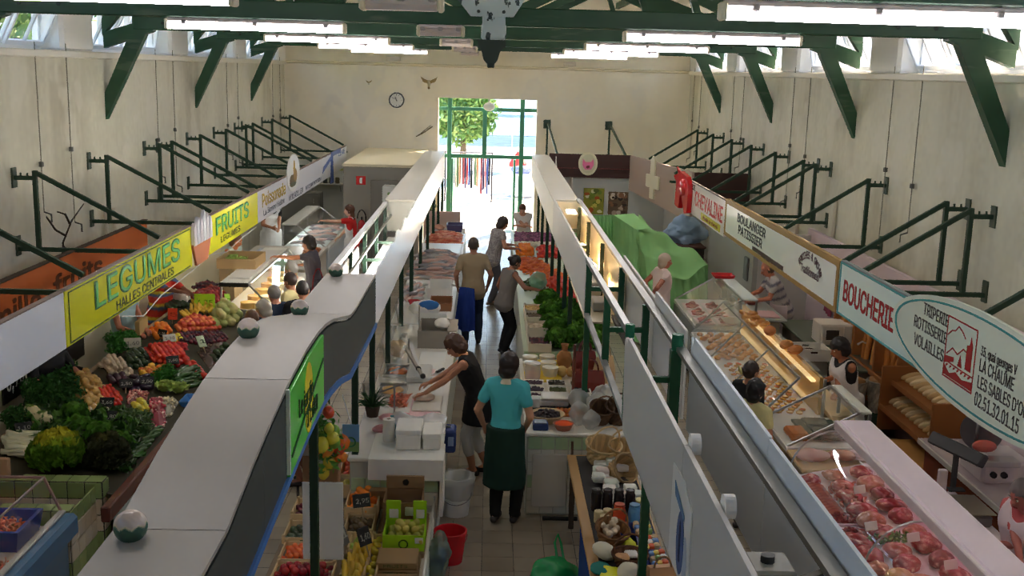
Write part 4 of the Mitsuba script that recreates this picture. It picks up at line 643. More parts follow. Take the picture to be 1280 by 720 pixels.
k = thing('paper_dispenser', 'white paper towel dispenser on the grey store room wall', 'dispenser'); put(k + '__case', rbx(-2.5, -2.18, 25.02, 25.2, 1.42, 1.88, 0.04), (222, 222, 214), 's'); put(k + '__emblem', cyl((-2.34, 25.0, 1.68), (-2.34, 25.02, 1.68), 0.04, 14), (120, 150, 90), 's')
# corridor, left: tiled counter with white cloth end, glass ledge, then the fish tables
k = thing('tiled_counter', 'left corridor counter of pale green tiles with white cloth over its near end', 'counter'); GR = lambda i, j: TG2 if j in (5, 2) else (206, 204, 190)
put(k + '__body', rbx(-1.28, -0.44, 9.8, 15.3, 0, 0.86, 0.01), (176, 176, 164)); put(k + '__worktop', rbx(-1.3, -0.42, 9.78, 15.3, 0.86, 0.9, 0.01), (216, 212, 204), 's')
tiles(k, (-1.27, 9.797, 0.0), (1, 0, 0), (0, 0, 1), 6, 5, 0.14, lambda i, j: TG2 if j == 4 else (206, 204, 190))
put('white_cloth', B().add(rbx(-1.1, -0.4, 9.74, 10.55, 0.9, 0.912, 0.004), (226, 224, 216)).add(rbx(-1.1, -0.4, 9.73, 9.75, 0.7, 0.912, 0.004), (226, 224, 216)).add(rbx(-0.42, -0.385, 9.73, 10.2, 0.34, 0.912, 0.004), (222, 220, 212)), label='white cloth hanging over the near end of the left corridor counter', cat='cloth')
k = thing('glass_ledge', 'low glass screen standing along the back of the left corridor counter', 'glass screen')
put(k + '__pane', (np.array([[-1.22, 11.2, 0.92], [-1.22, 15.2, 0.92], [-1.32, 15.2, 1.22], [-1.32, 11.2, 1.22]]), np.array([[0, 1, 2, 3]])), mat='glass'); put(k + '__shelf', (np.array([[-1.32, 11.2, 1.22], [-1.32, 15.2, 1.22], [-0.98, 15.2, 1.22], [-0.98, 11.2, 1.22]]), np.array([[0, 1, 2, 3]])), mat='glass'); put(k + '__end_pane', (np.array([[-1.25, 15.2, 0.9], [-0.5, 15.2, 0.9], [-0.5, 15.2, 1.18], [-1.25, 15.2, 1.18]]), np.array([[0, 1, 2, 3]])), mat='glass')
for y in (11.2, 13.2, 15.2): put(k + '__leg', bar((-0.98, y, 0.9), (-0.98, y, 1.22), 0.02), (180, 180, 176), 'k'); put(k + '__leg', bar((-1.27, y, 0.9), (-1.32, y, 1.22), 0.02), (180, 180, 176), 'k')
for n, (y0, y1, z, lb) in enumerate(((15.45, 18.3, 0.88, 'steel topped work table beyond the glass screen, left of the corridor'), (18.4, 22.6, 0.9, 'long fish table piled with fish, left of the corridor'), (22.7, 24.3, 0.9, 'shellfish table heaped with pink shellfish near the entrance'))):
    k = thing('market_table', lb, 'table'); put(k + '__top', rbx(-1.42, -0.52, y0, y1, z - 0.04, z, 0.008), (226, 226, 224), 's'); put(k + '__front_panel', rbx(-0.56, -0.53, y0 + 0.02, y1 - 0.02, 0.12, z - 0.04, 0.006), (206, 206, 200), 's'); put(k + '__back_panel', rbx(-1.4, -1.37, y0 + 0.02, y1 - 0.02, 0.12, z - 0.04, 0.006), (190, 190, 184), 's')
    for x in (-1.36, -0.58):
        for y in (y0 + 0.08, y1 - 0.08): put(k + '__leg', bar((x, y, 0), (x, y, z - 0.04), 0.05), (120, 124, 122), 'k')
k = thing('pink_screen', 'pale pink screen board standing across the counter end near the entrance', 'screen'); put(k + '__board', rbx(-1.62, -0.72, 26.4, 26.46, 0.0, 1.12, 0.01), (236, 208, 198)); put(k + '__foot', rbx(-1.5, -0.84, 26.3, 26.56, 0, 0.05, 0.01), (150, 140, 130))
# corridor, right: tiled counter, stepped
k = thing('tiled_counter', 'right corridor counter of green and white tiles under the olives and the vegetables', 'counter')
put(k + '__body', rbx(0.44, 1.44, 10.62, 13.55, 0, 0.86, 0.01), (176, 176, 164)); put(k + '__body', rbx(0.5, 1.5, 13.56, 24.3, 0, 0.96, 0.01), (176, 176, 164)); put(k + '__worktop', rbx(0.42, 1.46, 10.6, 13.55, 0.86, 0.9, 0.01), (212, 208, 196), 's'); put(k + '__worktop', rbx(0.48, 1.52, 13.54, 24.3, 0.96, 0.99, 0.01), (186, 196, 170), 's')
tiles(k, (0.45, 10.617, 0.02), (1, 0, 0), (0, 0, 1), 7, 6, 0.14, lambda i, j: TG2 if j in (5, 2) and (j == 5 or i == 0) else (206, 204, 192)); tiles(k, (0.48, 13.537, 0.905), (1, 0, 0), (0, 0, 1), 10, 1, 0.1, lambda i, j: TG2)
put('white_board', rbx(0.5, 0.86, 10.585, 10.605, 0.1, 0.68, 0.006), (196, 192, 182), 's', label='white board leaning on the tiled near end of the right counter', cat='board')
k = thing('kick_plate', 'dark floor scraper pole standing against the right tiled counter', 'pole'); put(k + '__pole', bar((0.9, 10.5, 0.02), (0.9, 10.5, 0.85), 0.025), (90, 70, 56)); put(k + '__blade', rbx(0.62, 0.98, 10.47, 10.52, 0.0, 0.03, 0.006), (40, 40, 38))
k = thing('market_table', 'wooden table with groceries at the right foreground beside the big white board', 'table'); put(k + '__top', rbx(0.84, 1.48, 6.6, 10.4, 0.72, 0.75, 0.008), (178, 138, 88), 's'); put(k + '__dark_mat', rbx(0.93, 1.46, 6.62, 10.35, 0.75, 0.756, 0.002), (52, 50, 50)); put(k + '__blue_skirt', rbx(0.86, 0.885, 6.65, 8.9, 0.06, 0.72, 0.008), (34, 60, 120), label='blue cloth skirt')
for x in (0.9, 1.42):
    for y in (6.7, 10.3): put(k + '__leg', bar((x, y, 0), (x, y, 0.72), 0.05), (70, 60, 50))
# fruit rack in front of the left counter
def rack_z(x, y): return 0.5 + 0.05 * (y - 7.0) * 0.3
k = thing('fruit_rack', 'low sloping fruit rack in front of the left corridor counter', 'rack'); put(k + '__shelf', rbx(-1.78, -0.98, 6.9, 10.5, 0.38, 0.42, 0.008), (120, 104, 84))
for x in (-1.74, -1.02):
    for y in (7.0, 10.4): put(k + '__leg', bar((x, y, 0), (x, y, 0.38), 0.05), (90, 84, 76))
k = thing('low_stand', 'low white stand of stacked flat cartons beside the fruit rack', 'stand'); put(k + '__top', rbx(-0.96, -0.46, 7.4, 9.7, 0.36, 0.4, 0.008), (206, 196, 176)); put(k + '__side', rbx(-0.49, -0.46, 7.4, 9.7, 0.02, 0.4, 0.004), (196, 200, 190)); put(k + '__side', rbx(-0.96, -0.93, 7.4, 9.7, 0.02, 0.4, 0.004), (150, 140, 124)); put(k + '__rail', bar((-0.46, 7.45, 0.56), (-0.46, 9.68, 0.56), 0.02), (200, 200, 196), 'k')
for y in (7.5, 8.2, 8.9, 9.6): put(k + '__rail_post', bar((-0.46, y, 0.38), (-0.46, y, 0.57), 0.02), (200, 200, 196), 'k')
# ---------------------------------------------------------------- right side stalls
struct('wall_brown_front', bx(1.46, 3.52, 27.05, 27.12, 1.98, 2.56), (64, 36, 32), 's'); struct('trim_brown_line', bx(1.46, 3.52, 27.02, 27.05, 2.2, 2.215), (110, 50, 46), 's')
struct('wall_angled_front', ext([(0, 1.7), (4.4, 1.5), (4.4, 2.56), (0, 2.56)], 0, 0.06, ((4.3 - 3.54) / 4.4, (22.72 - 27.05) / 4.4, 0), (0, 0, 1), (3.54, 27.05, 0)), (172, 150, 134), 's')
struct('wall_brown_side', bx(4.3, 5.48, 22.65, 22.72, 1.88, 2.56), (58, 34, 30), 's')
struct('wall_stall_back', B().add(bx(1.46, 5.5, 27.15, 27.25, 0, 1.98), (196, 200, 196)).add(bx(4.4, 4.46, 22.9, 27.1, 0, 1.6), (176, 176, 170)))
k = thing('pig_plaque', 'oval white plaque with a pink pig head on the brown stall front', 'plaque'); XR = ((1, 0, 0), (0, 0, 1)); put(k + '__plate', ext(affinity.scale(Point(2.43, 2.33).buffer(1, 24), 0.24, 0.29), 0.0, 0.04, *XR, (0, 27.04, 0)), (224, 218, 186), 's'); put(k + '__face', ext(affinity.scale(Point(2.43, 2.33).buffer(1, 24), 0.19, 0.235), 0.04, 0.045, *XR, (0, 27.04, 0)), (206, 204, 172), 's')
put(k + '__face__pig', B().add(ext(Polygon([(2.31, 2.42), (2.3, 2.3), (2.36, 2.2), (2.5, 2.2), (2.56, 2.3), (2.55, 2.42), (2.5, 2.36), (2.36, 2.36)]).buffer(0.015), 0.046, 0.052, *XR, (0, 27.04, 0)), (226, 120, 160)).add(ext(affinity.scale(Point(2.43, 2.25).buffer(1, 12), 0.05, 0.035), 0.053, 0.057, *XR, (0, 27.04, 0)), (120, 50, 60)), mat='s', label='pink pig head')
k = thing('cross_plaque', 'cream stepped cross plaque hanging on the angled stall front', 'plaque'); uu = np.array([(4.3 - 3.54) / 4.4, (22.72 - 27.05) / 4.4, 0]); cr = Polygon([(1.75, 1.7), (2.05, 1.7), (2.05, 1.95), (2.35, 1.95), (2.35, 2.25), (2.05, 2.25), (2.05, 2.6), (1.9, 2.7), (1.75, 2.6), (1.75, 2.25), (1.45, 2.25), (1.45, 1.95), (1.75, 1.95)])
put(k + '__plate', ext(cr, 0.065, 0.1, uu, (0, 0, 1), (3.54, 27.05, 0)) if 0 else ext(cr, 0.062, 0.1, uu, (0, 0, 1), (3.54, 27.05, 0)), (222, 214, 184), 's')
k = thing('white_cone', 'small white cone ornament standing at the end of the brown stall front', 'ornament'); put(k + '__cone', cyl((1.62, 26.9, 1.98), (1.62, 26.9, 2.5), 0.05, 10, 0.01), (226, 222, 210), 's'); put(k + '__foot', rbx(1.52, 1.72, 26.85, 27.05, 1.94, 1.98, 0.01), (200, 196, 184))
for n, (x, z, w, h, c) in enumerate(((2.62, 1.38, 0.52, 0.66, (150, 150, 60)), (3.24, 1.34, 0.5, 0.58, (110, 92, 70)))):
    k = thing('food_poster', ['poster of yellow fruit on the pale stall wall', 'poster of brown shellfish on the pale stall wall'][n], 'poster'); put(k + '__sheet', rbx(x - w / 2, x + w / 2, 27.12, 27.149, z - h / 2, z + h / 2, 0.004), c, 's'); g = np.random.default_rng(n); b = B()
    for q in range(22):
        cx, cz = x + g.uniform(-0.42, 0.42) * w, z + g.uniform(-0.42, 0.42) * h; b.add(ext(affinity.scale(Point(cx, cz).buffer(1, 6), g.uniform(0.03, 0.08), g.uniform(0.03, 0.07)), 0.0, 0.003 + 0.0004 * q, *XR, (0, 27.119, 0)), [[(206, 196, 90), (120, 140, 50), (180, 90, 40), (230, 226, 180), (96, 110, 44)], [(180, 160, 140), (90, 70, 56), (206, 196, 180), (60, 50, 44), (140, 100, 70)]][n][q % 5])
    put(k + '__sheet__print', b, mat='s', kind='stuff')
k = thing('white_shelves', 'white wall shelves at the back of the far right stall', 'shelves'); put(k + '__upright', rbx(2.02, 2.06, 26.75, 27.15, 0, 1.98, 0.006), (206, 204, 194)); 
for z in (1.35, 1.7): put(k + '__shelf', rbx(1.5, 2.02, 26.75, 27.15, z, z + 0.035, 0.006), (206, 180, 160))
for q, (x, z) in enumerate(((1.62, 1.735), (1.8, 1.735), (1.66, 1.385))): put('shelf_ornament', lumpy(sph((x, 26.95, z + 0.085), 0.085, (1, 1, 1), 2), 0.02, 9, q), [(150, 110, 80), (120, 90, 70), (90, 70, 60)][q], label=f'brown rounded ornament on the white shelves, {["upper left", "upper right", "lower"][q]} one', cat='ornament')
# ---- covered stall: green cloth over a counter
def drape(top, bottom, folds, amp, seed, n=50, m=16):
    """curtain-like sheet from a top line to a bottom line with vertical folds"""
    t = np.linspace(0, 1, n); a = np.array([[np.interp(q, np.linspace(0, 1, len(top)), np.array(top)[:, k]) for k in range(3)] for q in t]); b = np.array([[np.interp(q, np.linspace(0, 1, len(bottom)), np.array(bottom)[:, k]) for k in range(3)] for q in t])
    d = np.gradient(a, axis=0); nn = np.stack([d[:, 1], -d[:, 0], 0 * d[:, 0]], 1); nn /= np.linalg.norm(nn, axis=1, keepdims=True) + 1e-9
    g = np.random.default_rng(seed); ph = np.cumsum(g.uniform(0.6, 1.5, n)); w = np.sin(ph / ph[-1] * folds * 2 * np.pi); P = []
    for j in range(m):
        s = j / (m - 1); P.append(a * (1 - s) + b * s + nn * (w * amp * s ** 0.6)[:, None])
    return np.array(P)
CL = (132, 184, 118)
k = thing('green_dust_cover', 'light green cloth draped over a closed stall counter on the right', 'cloth'); b = B()
def ripple(x0, x1, y0, y1, z, n=14):
    return gridmesh(np.array([[[x, y, z + 0.02 * math.sin(3 * x + 5 * y) + 0.01 * math.sin(11 * x - 7 * y)] for x in np.linspace(x0, x1, n)] for y in np.linspace(y0, y1, n)]))
A, Bq, C, D, E_ = (1.62, 21.6, 1.72), (2.5, 21.6, 1.76), (2.76, 19.9, 1.7), (3.05, 20.2, 1.72), (2.95, 21.9, 1.76)
put(k + '__back_drape', gridmesh(drape([A, Bq], [(1.62, 20.9, 0.1), (2.5, 20.9, 0.1)], 12, 0.13, 3, 120)), CL, smooth=True)
put(k + '__ridge', gridmesh(drape([Bq, C], [(2.45, 20.9, 0.05), (2.62, 17.6, 0.05)], 6, 0.07, 4, 80)), CL, smooth=True)
put(k + '__top', B().add((np.array([Bq, C, D, E_]), np.array([[0, 1, 2, 3]])), (134, 188, 118)), smooth=False)
sl = np.array([[[(1 - s) * ((1 - t) * 2.76 + t * 3.05) + s * ((1 - t) * 2.72 + t * 3.98), (1 - s) * ((1 - t) * 19.9 + t * 21.9) + s * ((1 - t) * 17.4 + t * 19.2), (1 - s) * 1.7 + s * (0.98 + 0.22 * t) + 0.07 * math.sin(10 * t + 5 * s) * s + 0.05 * math.sin(16 * s - 5 * t)] for t in np.linspace(0, 1, 30)] for s in np.linspace(0, 1, 36)])
put(k + '__slope', gridmesh(sl), CL, smooth=True)
put(k + '__front_drape', gridmesh(drape([tuple(q) for q in sl[-1]], [(2.75, 17.1, 0.2), (3.98, 19.0, 0.25)], 7, 0.13, 6, 90)), CL, smooth=True); put(k + '__left_drape', gridmesh(drape([tuple(q) for q in sl[:, 0][::-1]], [(2.66, 17.3, 0.05), (2.68, 19.9, 0.05)], 5, 0.06, 7, 50)), CL, smooth=True)
k = thing('blue_dust_cover', 'pale blue cloth bundled over a machine at the back of the covered stall', 'cloth'); put(k + '__cloth', lumpy(sph((4.05, 22.1, 1.38), 0.42, (0.95, 0.7, 0.75), 4), 0.16, 4.5, 8), (148, 172, 196), smooth=True)
k = thing('dark_cabinet', 'dark brown cabinet under the pale blue cloth', 'cabinet'); put(k + '__body', rbx(3.7, 4.38, 21.6, 22.6, 0, 1.12, 0.01), (52, 40, 36), 's'); put(k + '__top', rbx(3.6, 4.4, 21.5, 22.62, 1.12, 1.16, 0.008), (86, 56, 44), 's'); put(k + '__label', bx(3.9, 4.05, 21.58, 21.6, 0.8, 0.86), (190, 190, 190))
# ---- partition and back wall of the meat and bread stalls
struct('wall_stall_screen', bx(4.42, 4.5, 17.7, 21.4, 0, 1.85), (166, 166, 158)); struct('wall_butcher', bx(5.36, 5.42, 8.0, 17.9, 0, 2.1), (206, 190, 196)); struct('wall_butcher_end', bx(4.5, 5.42, 17.7, 17.78, 0, 2.0), (196, 192, 186))
k = thing('wall_switch', 'grey electrical box on the pale screen beside the bald butcher', 'box'); put(k + '__box', rbx(4.38, 4.42, 17.95, 18.2, 1.15, 1.55, 0.01), (110, 112, 108), 's')
k = thing('sink', 'steel sink against the pale screen', 'sink'); put(k + '__basin', rbx(4.05, 4.41, 18.3, 19.0, 0.78, 0.96, 0.02), (150, 154, 152), 'k'); put(k + '__leg', bx(4.15, 4.35, 18.4, 18.9, 0, 0.78), (130, 132, 130), 'k')
# meat case, bakery case, butcher case
k = gcase('meat_case', 'glass meat case in front of the bald butcher', 3.12, 4.05, 15.75, 17.65, 0.88, 1.3, 0.22, (150, 150, 146), (206, 214, 210), side=-1)
k = gcase('bakery_case', 'long glass bakery case lit yellow inside with tarts and pastries', 3.0, 3.76, 11.4, 15.4, 0.86, 1.34, 0.3, (120, 98, 70), (196, 200, 190), side=-1, ends=(1, 1)); put(k + '__yellow_backing', bx(3.71, 3.75, 11.5, 15.3, 0.87, 1.3), (186, 146, 76), 's', label='yellow backing'); scene.pop(k + '__top_shelf'); put(k + '__glass_top', (np.array([[3.46, 11.4, 1.34], [3.76, 11.4, 1.34], [3.76, 15.4, 1.34], [3.46, 15.4, 1.34]]), np.array([[0, 1, 2, 3]])), mat='glass')
for y in (12.7, 14.0): put(k + '__glass_frame', bar((3.02, y, 0.86), (3.46, y, 1.33), 0.02), (170, 172, 170), 'k')
put(k + '__case_lamp', rbx(3.64, 3.7, 11.6, 15.2, 1.22, 1.25, 0.008), (255, 240, 200), None, emitter={'type': 'area', 'radiance': {'type': 'rgb', 'value': [0.05, 0.034, 0.015]}})
put(k + '__worktop', rbx(3.77, 4.04, 11.2, 15.4, 0.9, 0.96, 0.01), (216, 184, 130), 's', label='pale wooden worktop'); put(k + '__worktop_body', bx(3.78, 4.0, 11.3, 15.3, 0.0, 0.9), (150, 120, 84))
k = gcase('small_glass_case', 'small sloping glass case with black trays at the near end of the bakery', 3.05, 3.9, 10.35, 11.32, 0.9, 1.28, 0.12, (140, 116, 86), (200, 200, 190), side=-1); put(k + '__inner_tray', rbx(3.3, 3.75, 10.5, 11.1, 0.92, 0.95, 0.01), (40, 52, 46), 's')
k = thing('wrapping_table', 'small counter with wrapping paper between the bakery and the butcher case', 'counter'); put(k + '__body', bx(3.1, 3.9, 9.78, 10.3, 0, 0.84), (120, 98, 70)); put(k + '__top', rbx(3.05, 3.95, 9.76, 10.32, 0.84, 0.88, 0.008), (190, 160, 116), 's'); put(k + '__white_edge', rbx(3.05, 3.95, 10.32, 10.36, 0.84, 0.9, 0.006), (216, 210, 206), 's')
k = thing('butcher_case', 'long butcher display case with broad white top and curved glass at the lower right', 'display case')
put(k + '__base', rbx(2.86, 3.9, 5.2, 9.62, 0, 0.8, 0.01), (196, 188, 190), 's'); put(k + '__bed', shell(np.array([[[x, y, 0.84 + 0.2 * (x - 2.9)] for x in (2.9, 3.7)] for y in (5.2, 9.6)]), 0.03), (206, 190, 190), 's'); put(k + '__top', rbx(3.34, 3.66, 5.2, 9.72, 1.35, 1.4, 0.02), (236, 220, 232), 's', label='broad pinkish white top'); put(k + '__top_lip', rbx(3.3, 3.34, 5.2, 9.7, 1.31, 1.4, 0.008), (226, 214, 220), 's'); put(k + '__back_support', bx(3.62, 3.66, 5.2, 9.6, 1.0, 1.35), (206, 196, 200), 's')
gl = np.array([[[3.32 - 0.44 * math.sin(t), y, 0.86 + 0.46 * math.cos(t)] for t in np.linspace(0, math.pi / 2, 8)] for y in (5.2, 9.62)]); put(k + '__curved_glass', gridmesh(gl), mat='glass', smooth=True); put(k + '__end_glass', (np.array([[3.62, 9.62, 0.86], [3.62, 9.62, 1.33]] + [[3.32 - 0.44 * math.sin(t), 9.62, 0.86 + 0.46 * math.cos(t)] for t in np.linspace(0, math.pi / 2, 8)]), np.array([[0, i, i + 1] for i in range(1, 9)])), mat='glass')
for y in (9.62, 7.55): put(k + '__glass_rib', ptube([(3.32 - 0.44 * math.sin(t), y, 0.86 + 0.46 * math.cos(t)) for t in np.linspace(0, math.pi / 2, 8)], 0.01), (196, 196, 196), 'k')
put(k + '__end_leg', bar((2.95, 9.6, 0.0), (2.95, 9.6, 0.86), 0.04), (206, 206, 196), 's')
put('case_lamp', rbx(3.4, 3.46, 5.4, 9.5, 1.3, 1.345, 0.008), (255, 230, 236), None, label='pink strip lamp under the white top of the butcher case', cat='lamp', emitter={'type': 'area', 'radiance': {'type': 'rgb', 'value': [0.07, 0.03, 0.037]}})
# butcher's back counter
k = thing('back_counter', 'back counter of the butcher stall behind the white topped case', 'counter'); put(k + '__top', rbx(4.55, 5.35, 7.4, 10.7, 0.86, 0.9, 0.01), (190, 176, 180), 's'); put(k + '__body', rbx(4.6, 5.33, 7.45, 10.65, 0, 0.86, 0.01), (128, 70, 48), label='reddish brown front'); put(k + '__edge', rbx(4.53, 4.55, 7.4, 10.7, 0.84, 0.9, 0.006), (206, 200, 196), 's')
k = thing('scale_shelf', 'pale counter shelf behind the white topped butcher case', 'shelf'); put(k + '__top', rbx(3.92, 4.35, 8.1, 9.4, 0.82, 0.86, 0.008), (206, 190, 196), 's'); put(k + '__body', rbx(3.94, 4.3, 8.15, 9.35, 0, 0.82, 0.008), (186, 176, 176))
k = thing('corrugated_panel', 'pale lilac corrugated panel on the wall beside the butcher', 'panel'); ys = np.arange(7.4, 9.61, 0.06); P = np.array([[[5.3 - 0.015 * (i % 2), y, z] for i, y in enumerate(ys)] for z in (0.9, 1.95)]); put(k + '__sheet', shell(P, 0.02), (206, 190, 214), 's')
# ---------------------------------------------------------------- goods: one of each kind, then copies
def on(x, y, zf, z0=0.9):
    """where the line of sight of a pixel meets a sloping bed"""
    z = z0
    for _ in range(6): p = at(x, y, z); z = float(zf(p[0], p[1]))
    return np.array([p[0], p[1], z])
def variants(name, meshes, mat='s', smooth=True):
    for i, m in enumerate(meshes):
        b = m if isinstance(m, B) else B().add(*m); sgroup(f'{name}_{i}', {name: b.ply(mat, smooth)})
    return [f'{name}_{i}' for i in range(len(meshes))]
def multi(name, children):
    """a kind with parts: children [(part name, B, mat, smooth)]"""
    d, n = {}, {}
    for p, b, m, s in children:
        i = n.get(p, 0); n[p] = i + 1; d[p if i == 0 else f'{p}_{i:03d}'] = b.ply(m, s)
    sgroup(name, d); return [name]
def inside(poly, p): return poly.contains(Point(p))
def scatter(poly, d, layers=1, jit=0.25, seed=0):
    """(x, y, layer) on a hexagonal grid inside a polygon"""
    g = np.random.default_rng(seed); out = []
    for L in range(layers):
        q = poly.buffer(-d * 0.75 * L - d * 0.1)
        if q.is_empty: break
        x0, y0, x1, y1 = q.bounds; r = 0
        y = y0 + (0.5 * d if L % 2 else 0.1 * d)
        while y < y1:
            x = x0 + (0.5 * d if (r + L) % 2 else 0)
            while x < x1:
                a, b = x + g.uniform(-jit, jit) * d * 0.4, y + g.uniform(-jit, jit) * d * 0.4
                if inside(q, (a, b)): out.append((a, b, L))
                x += d
            y += d * 0.87; r += 1
    return out
def heap(key, kinds, px, zf, r, label, cat, group, layers=2, d=None, spin='all', lift=0.9, seed=1, s=(0.8, 0.96), world=None, rz=None, z0=0.9):
    poly = Polygon(world if world else [tuple(on(x, y, zf, z0)[:2]) for x, y in px]).buffer(0); g = np.random.default_rng(seed + len(key)); d = d or 2.08 * r
    for x, y, L in scatter(poly, d, layers, seed=seed):
        sc = g.uniform(*s); kd = kinds[g.integers(0, len(kinds))]; z = float(zf(x, y)) + r * lift * sc + L * r * 1.6
        a = g.uniform(0, 360) if rz is None else rz + g.uniform(-14, 14); M = mat4((x, y, z), a, g.uniform(-180, 180) if spin == 'all' else g.uniform(-12, 12), g.uniform(-30, 30) if spin == 'all' else g.uniform(-8, 8), sc); inst(key, kd, M, label, cat, group)
def stuff(key, px, zf, n, shape, cols, label, cat, seed=1, h=0.06, world=None, mat='s', z0=0.9, rz=None):
    """many small pieces nobody could count, as one mesh"""
    poly = Polygon(world if world else [tuple(on(x, y, zf, z0)[:2]) for x, y in px]).buffer(0); g = np.random.default_rng(seed); x0, y0, x1, y1 = poly.bounds; b = B(); k = 0; c = poly.centroid; R = math.sqrt(poly.area / math.pi)
    while k < n:
        x, y = g.uniform(x0, x1), g.uniform(y0, y1)
        if not inside(poly, (x, y)): continue
        k += 1; e = max(0, 1 - (math.hypot(x - c.x, y - c.y) / (1.3 * R)) ** 2); v, f = shape[g.integers(0, len(shape))]
        M = mat4((x, y, float(zf(x, y)) + g.uniform(0.2, 1) * h * e + 0.008), g.uniform(0, 360) if rz is None else rz + g.uniform(-20, 20), g.uniform(-40, 40), g.uniform(-40, 40), g.uniform(0.8, 1.25)); b.add((v @ M[:3, :3].T + M[:3, 3], f), np.array(cols[g.integers(0, len(cols))], float) * g.uniform(0.85, 1.1))
    b.add(mound(poly, zf, h * 0.8), np.array(cols[0], float) * 0.7); return put(key, b, mat=mat, label=label, cat=cat, kind='stuff')
def mound(poly, zf, h):
    c = poly.centroid; ring = np.array(poly.exterior.coords)[:-1]; v, f = [[c.x, c.y, float(zf(c.x, c.y)) + h]], []
    for s in (0.5, 0.8, 1.0):
        for p in ring: x, y = c.x + (p[0] - c.x) * s, c.y + (p[1] - c.y) * s; v.append([x, y, float(zf(x, y)) + h * (1 - s ** 2) + 0.004])
    n = len(ring)
    for i in range(n):
        j = (i + 1) % n; f.append([0, 1 + i, 1 + j])
        for q in (0, 1): a = 1 + q * n; f += [[a + i, a + n + i, a + n + j], [a + i, a + n + j, a + j]]
    return np.array(v), np.array(f)
flat = lambda z: (lambda x, y: z)
def ball_kind(name, r, cols, sub=2, squash=(1, 1, 0.94), lump=0.0, mat='s'):
    out = []
    for i, c in enumerate(cols):
        m = sph((0, 0, 0), r, squash, sub)
        if lump: m = lumpy(m, r * lump, 1.6 / r, i)
        v = m[0]; cc = np.array(c, float)[None] * (1 + 0.12 * (meshkit.noise(v / r * 1.3 + 7, i)[:, None] - 0.5)); out.append((m, cc))
    return variants(name, out, mat)
TOM = ball_kind('tomato', 0.035, [(206, 44, 30), (186, 34, 28), (216, 66, 36)], mat='g'); BTOM = ball_kind('large_tomato', 0.048, [(214, 66, 40), (200, 50, 34)], squash=(1, 1, 0.8), mat='g')
POT = ball_kind('potato', 0.04, [(196, 156, 84), (178, 138, 72), (206, 170, 100)], squash=(1.35, 1, 0.9), lump=0.12); ORA = ball_kind('orange', 0.043, [(232, 124, 30), (238, 140, 40)], lump=0.02); PEA = ball_kind('peach', 0.04, [(206, 90, 56), (222, 130, 70), (190, 64, 48)])
APR = ball_kind('apricot', 0.028, [(228, 120, 60), (214, 96, 52)], 1); PLU = ball_kind('plum', 0.03, [(70, 26, 38), (104, 30, 42), (54, 24, 44)], mat='g'); NEC = ball_kind('nectarine', 0.037, [(150, 30, 38), (120, 24, 36), (176, 50, 46)], mat='g'); CHE = ball_kind('cherry', 0.02, [(120, 22, 34), (84, 20, 34)], 1, mat='g')
LEM = ball_kind('lemon', 0.034, [(214, 196, 60), (196, 190, 74)], squash=(1.25, 1, 1)); PER = ball_kind('pear', 0.036, [(170, 170, 70), (190, 176, 80)], squash=(1, 1, 1.25)); GAP = ball_kind('green_apple', 0.037, [(150, 180, 60), (170, 190, 76)], mat='g'); KIW = ball_kind('kiwi', 0.031, [(104, 84, 56), (90, 74, 50)], squash=(1.2, 1, 1))
MEL = ball_kind('melon', 0.072, [(172, 172, 104), (150, 160, 90), (186, 180, 118)], 3, lump=0.04); ONI = ball_kind('red_onion', 0.036, [(120, 50, 90), (150, 80, 112), (100, 44, 76)]); WON = ball_kind('white_onion', 0.034, [(222, 210, 186), (206, 196, 176)]); GAR = ball_kind('garlic_bulb', 0.032, [(216, 200, 176), (196, 176, 150)], lump=0.2); AVO = ball_kind('avocado', 0.04, [(44, 66, 36), (34, 52, 30)], squash=(1.4, 1, 1), lump=0.04)
YPE = ball_kind('yellow_pepper', 0.045, [(222, 150, 40), (230, 176, 50), (210, 110, 36)], lump=0.22, mat='g'); RPE = ball_kind('red_pepper', 0.045, [(186, 30, 30), (200, 50, 34)], lump=0.2, mat='g'); BEE = ball_kind('beetroot', 0.042, [(70, 34, 48), (56, 28, 40)], lump=0.1)
def long_kind(name, L, r, cols, bend=0.06, taper=0.5, mat='s', n=8):
    out = []
    for i, c in enumerate(cols):
        t = np.linspace(-0.5, 0.5, 9); p = np.stack([t * L, bend * L * (1 - 4 * t * t), 0 * t], 1); out.append((ptube(p, r * (1 - np.abs(2 * t) ** 4 * taper), n), c))
    return variants(name, out, mat)
CUC = long_kind('cucumber', 0.3, 0.026, [(40, 76, 34), (52, 90, 42)], mat='g'); COU = long_kind('courgette', 0.19, 0.026, [(48, 78, 36), (60, 92, 46)]); AUB = long_kind('aubergine', 0.2, 0.04, [(44, 24, 48), (34, 20, 40)], 0.08, 0.4, 'g'); CAR = long_kind('carrot', 0.19, 0.018, [(226, 106, 34), (214, 90, 28), (232, 124, 48)], 0.04, 0.6); FSH = long_kind('fish', 0.36, 0.04, [(168, 164, 166), (140, 136, 142), (196, 160, 150), (206, 176, 168)], 0.03, 0.85, 'g')
BAG = long_kind('baguette', 0.62, 0.034, [(196, 132, 66), (178, 112, 52), (208, 150, 84)], 0.02, 0.5); SAU = long_kind('sausage', 0.17, 0.018, [(150, 62, 52), (170, 84, 66)], 0.12, 0.3, 'g')
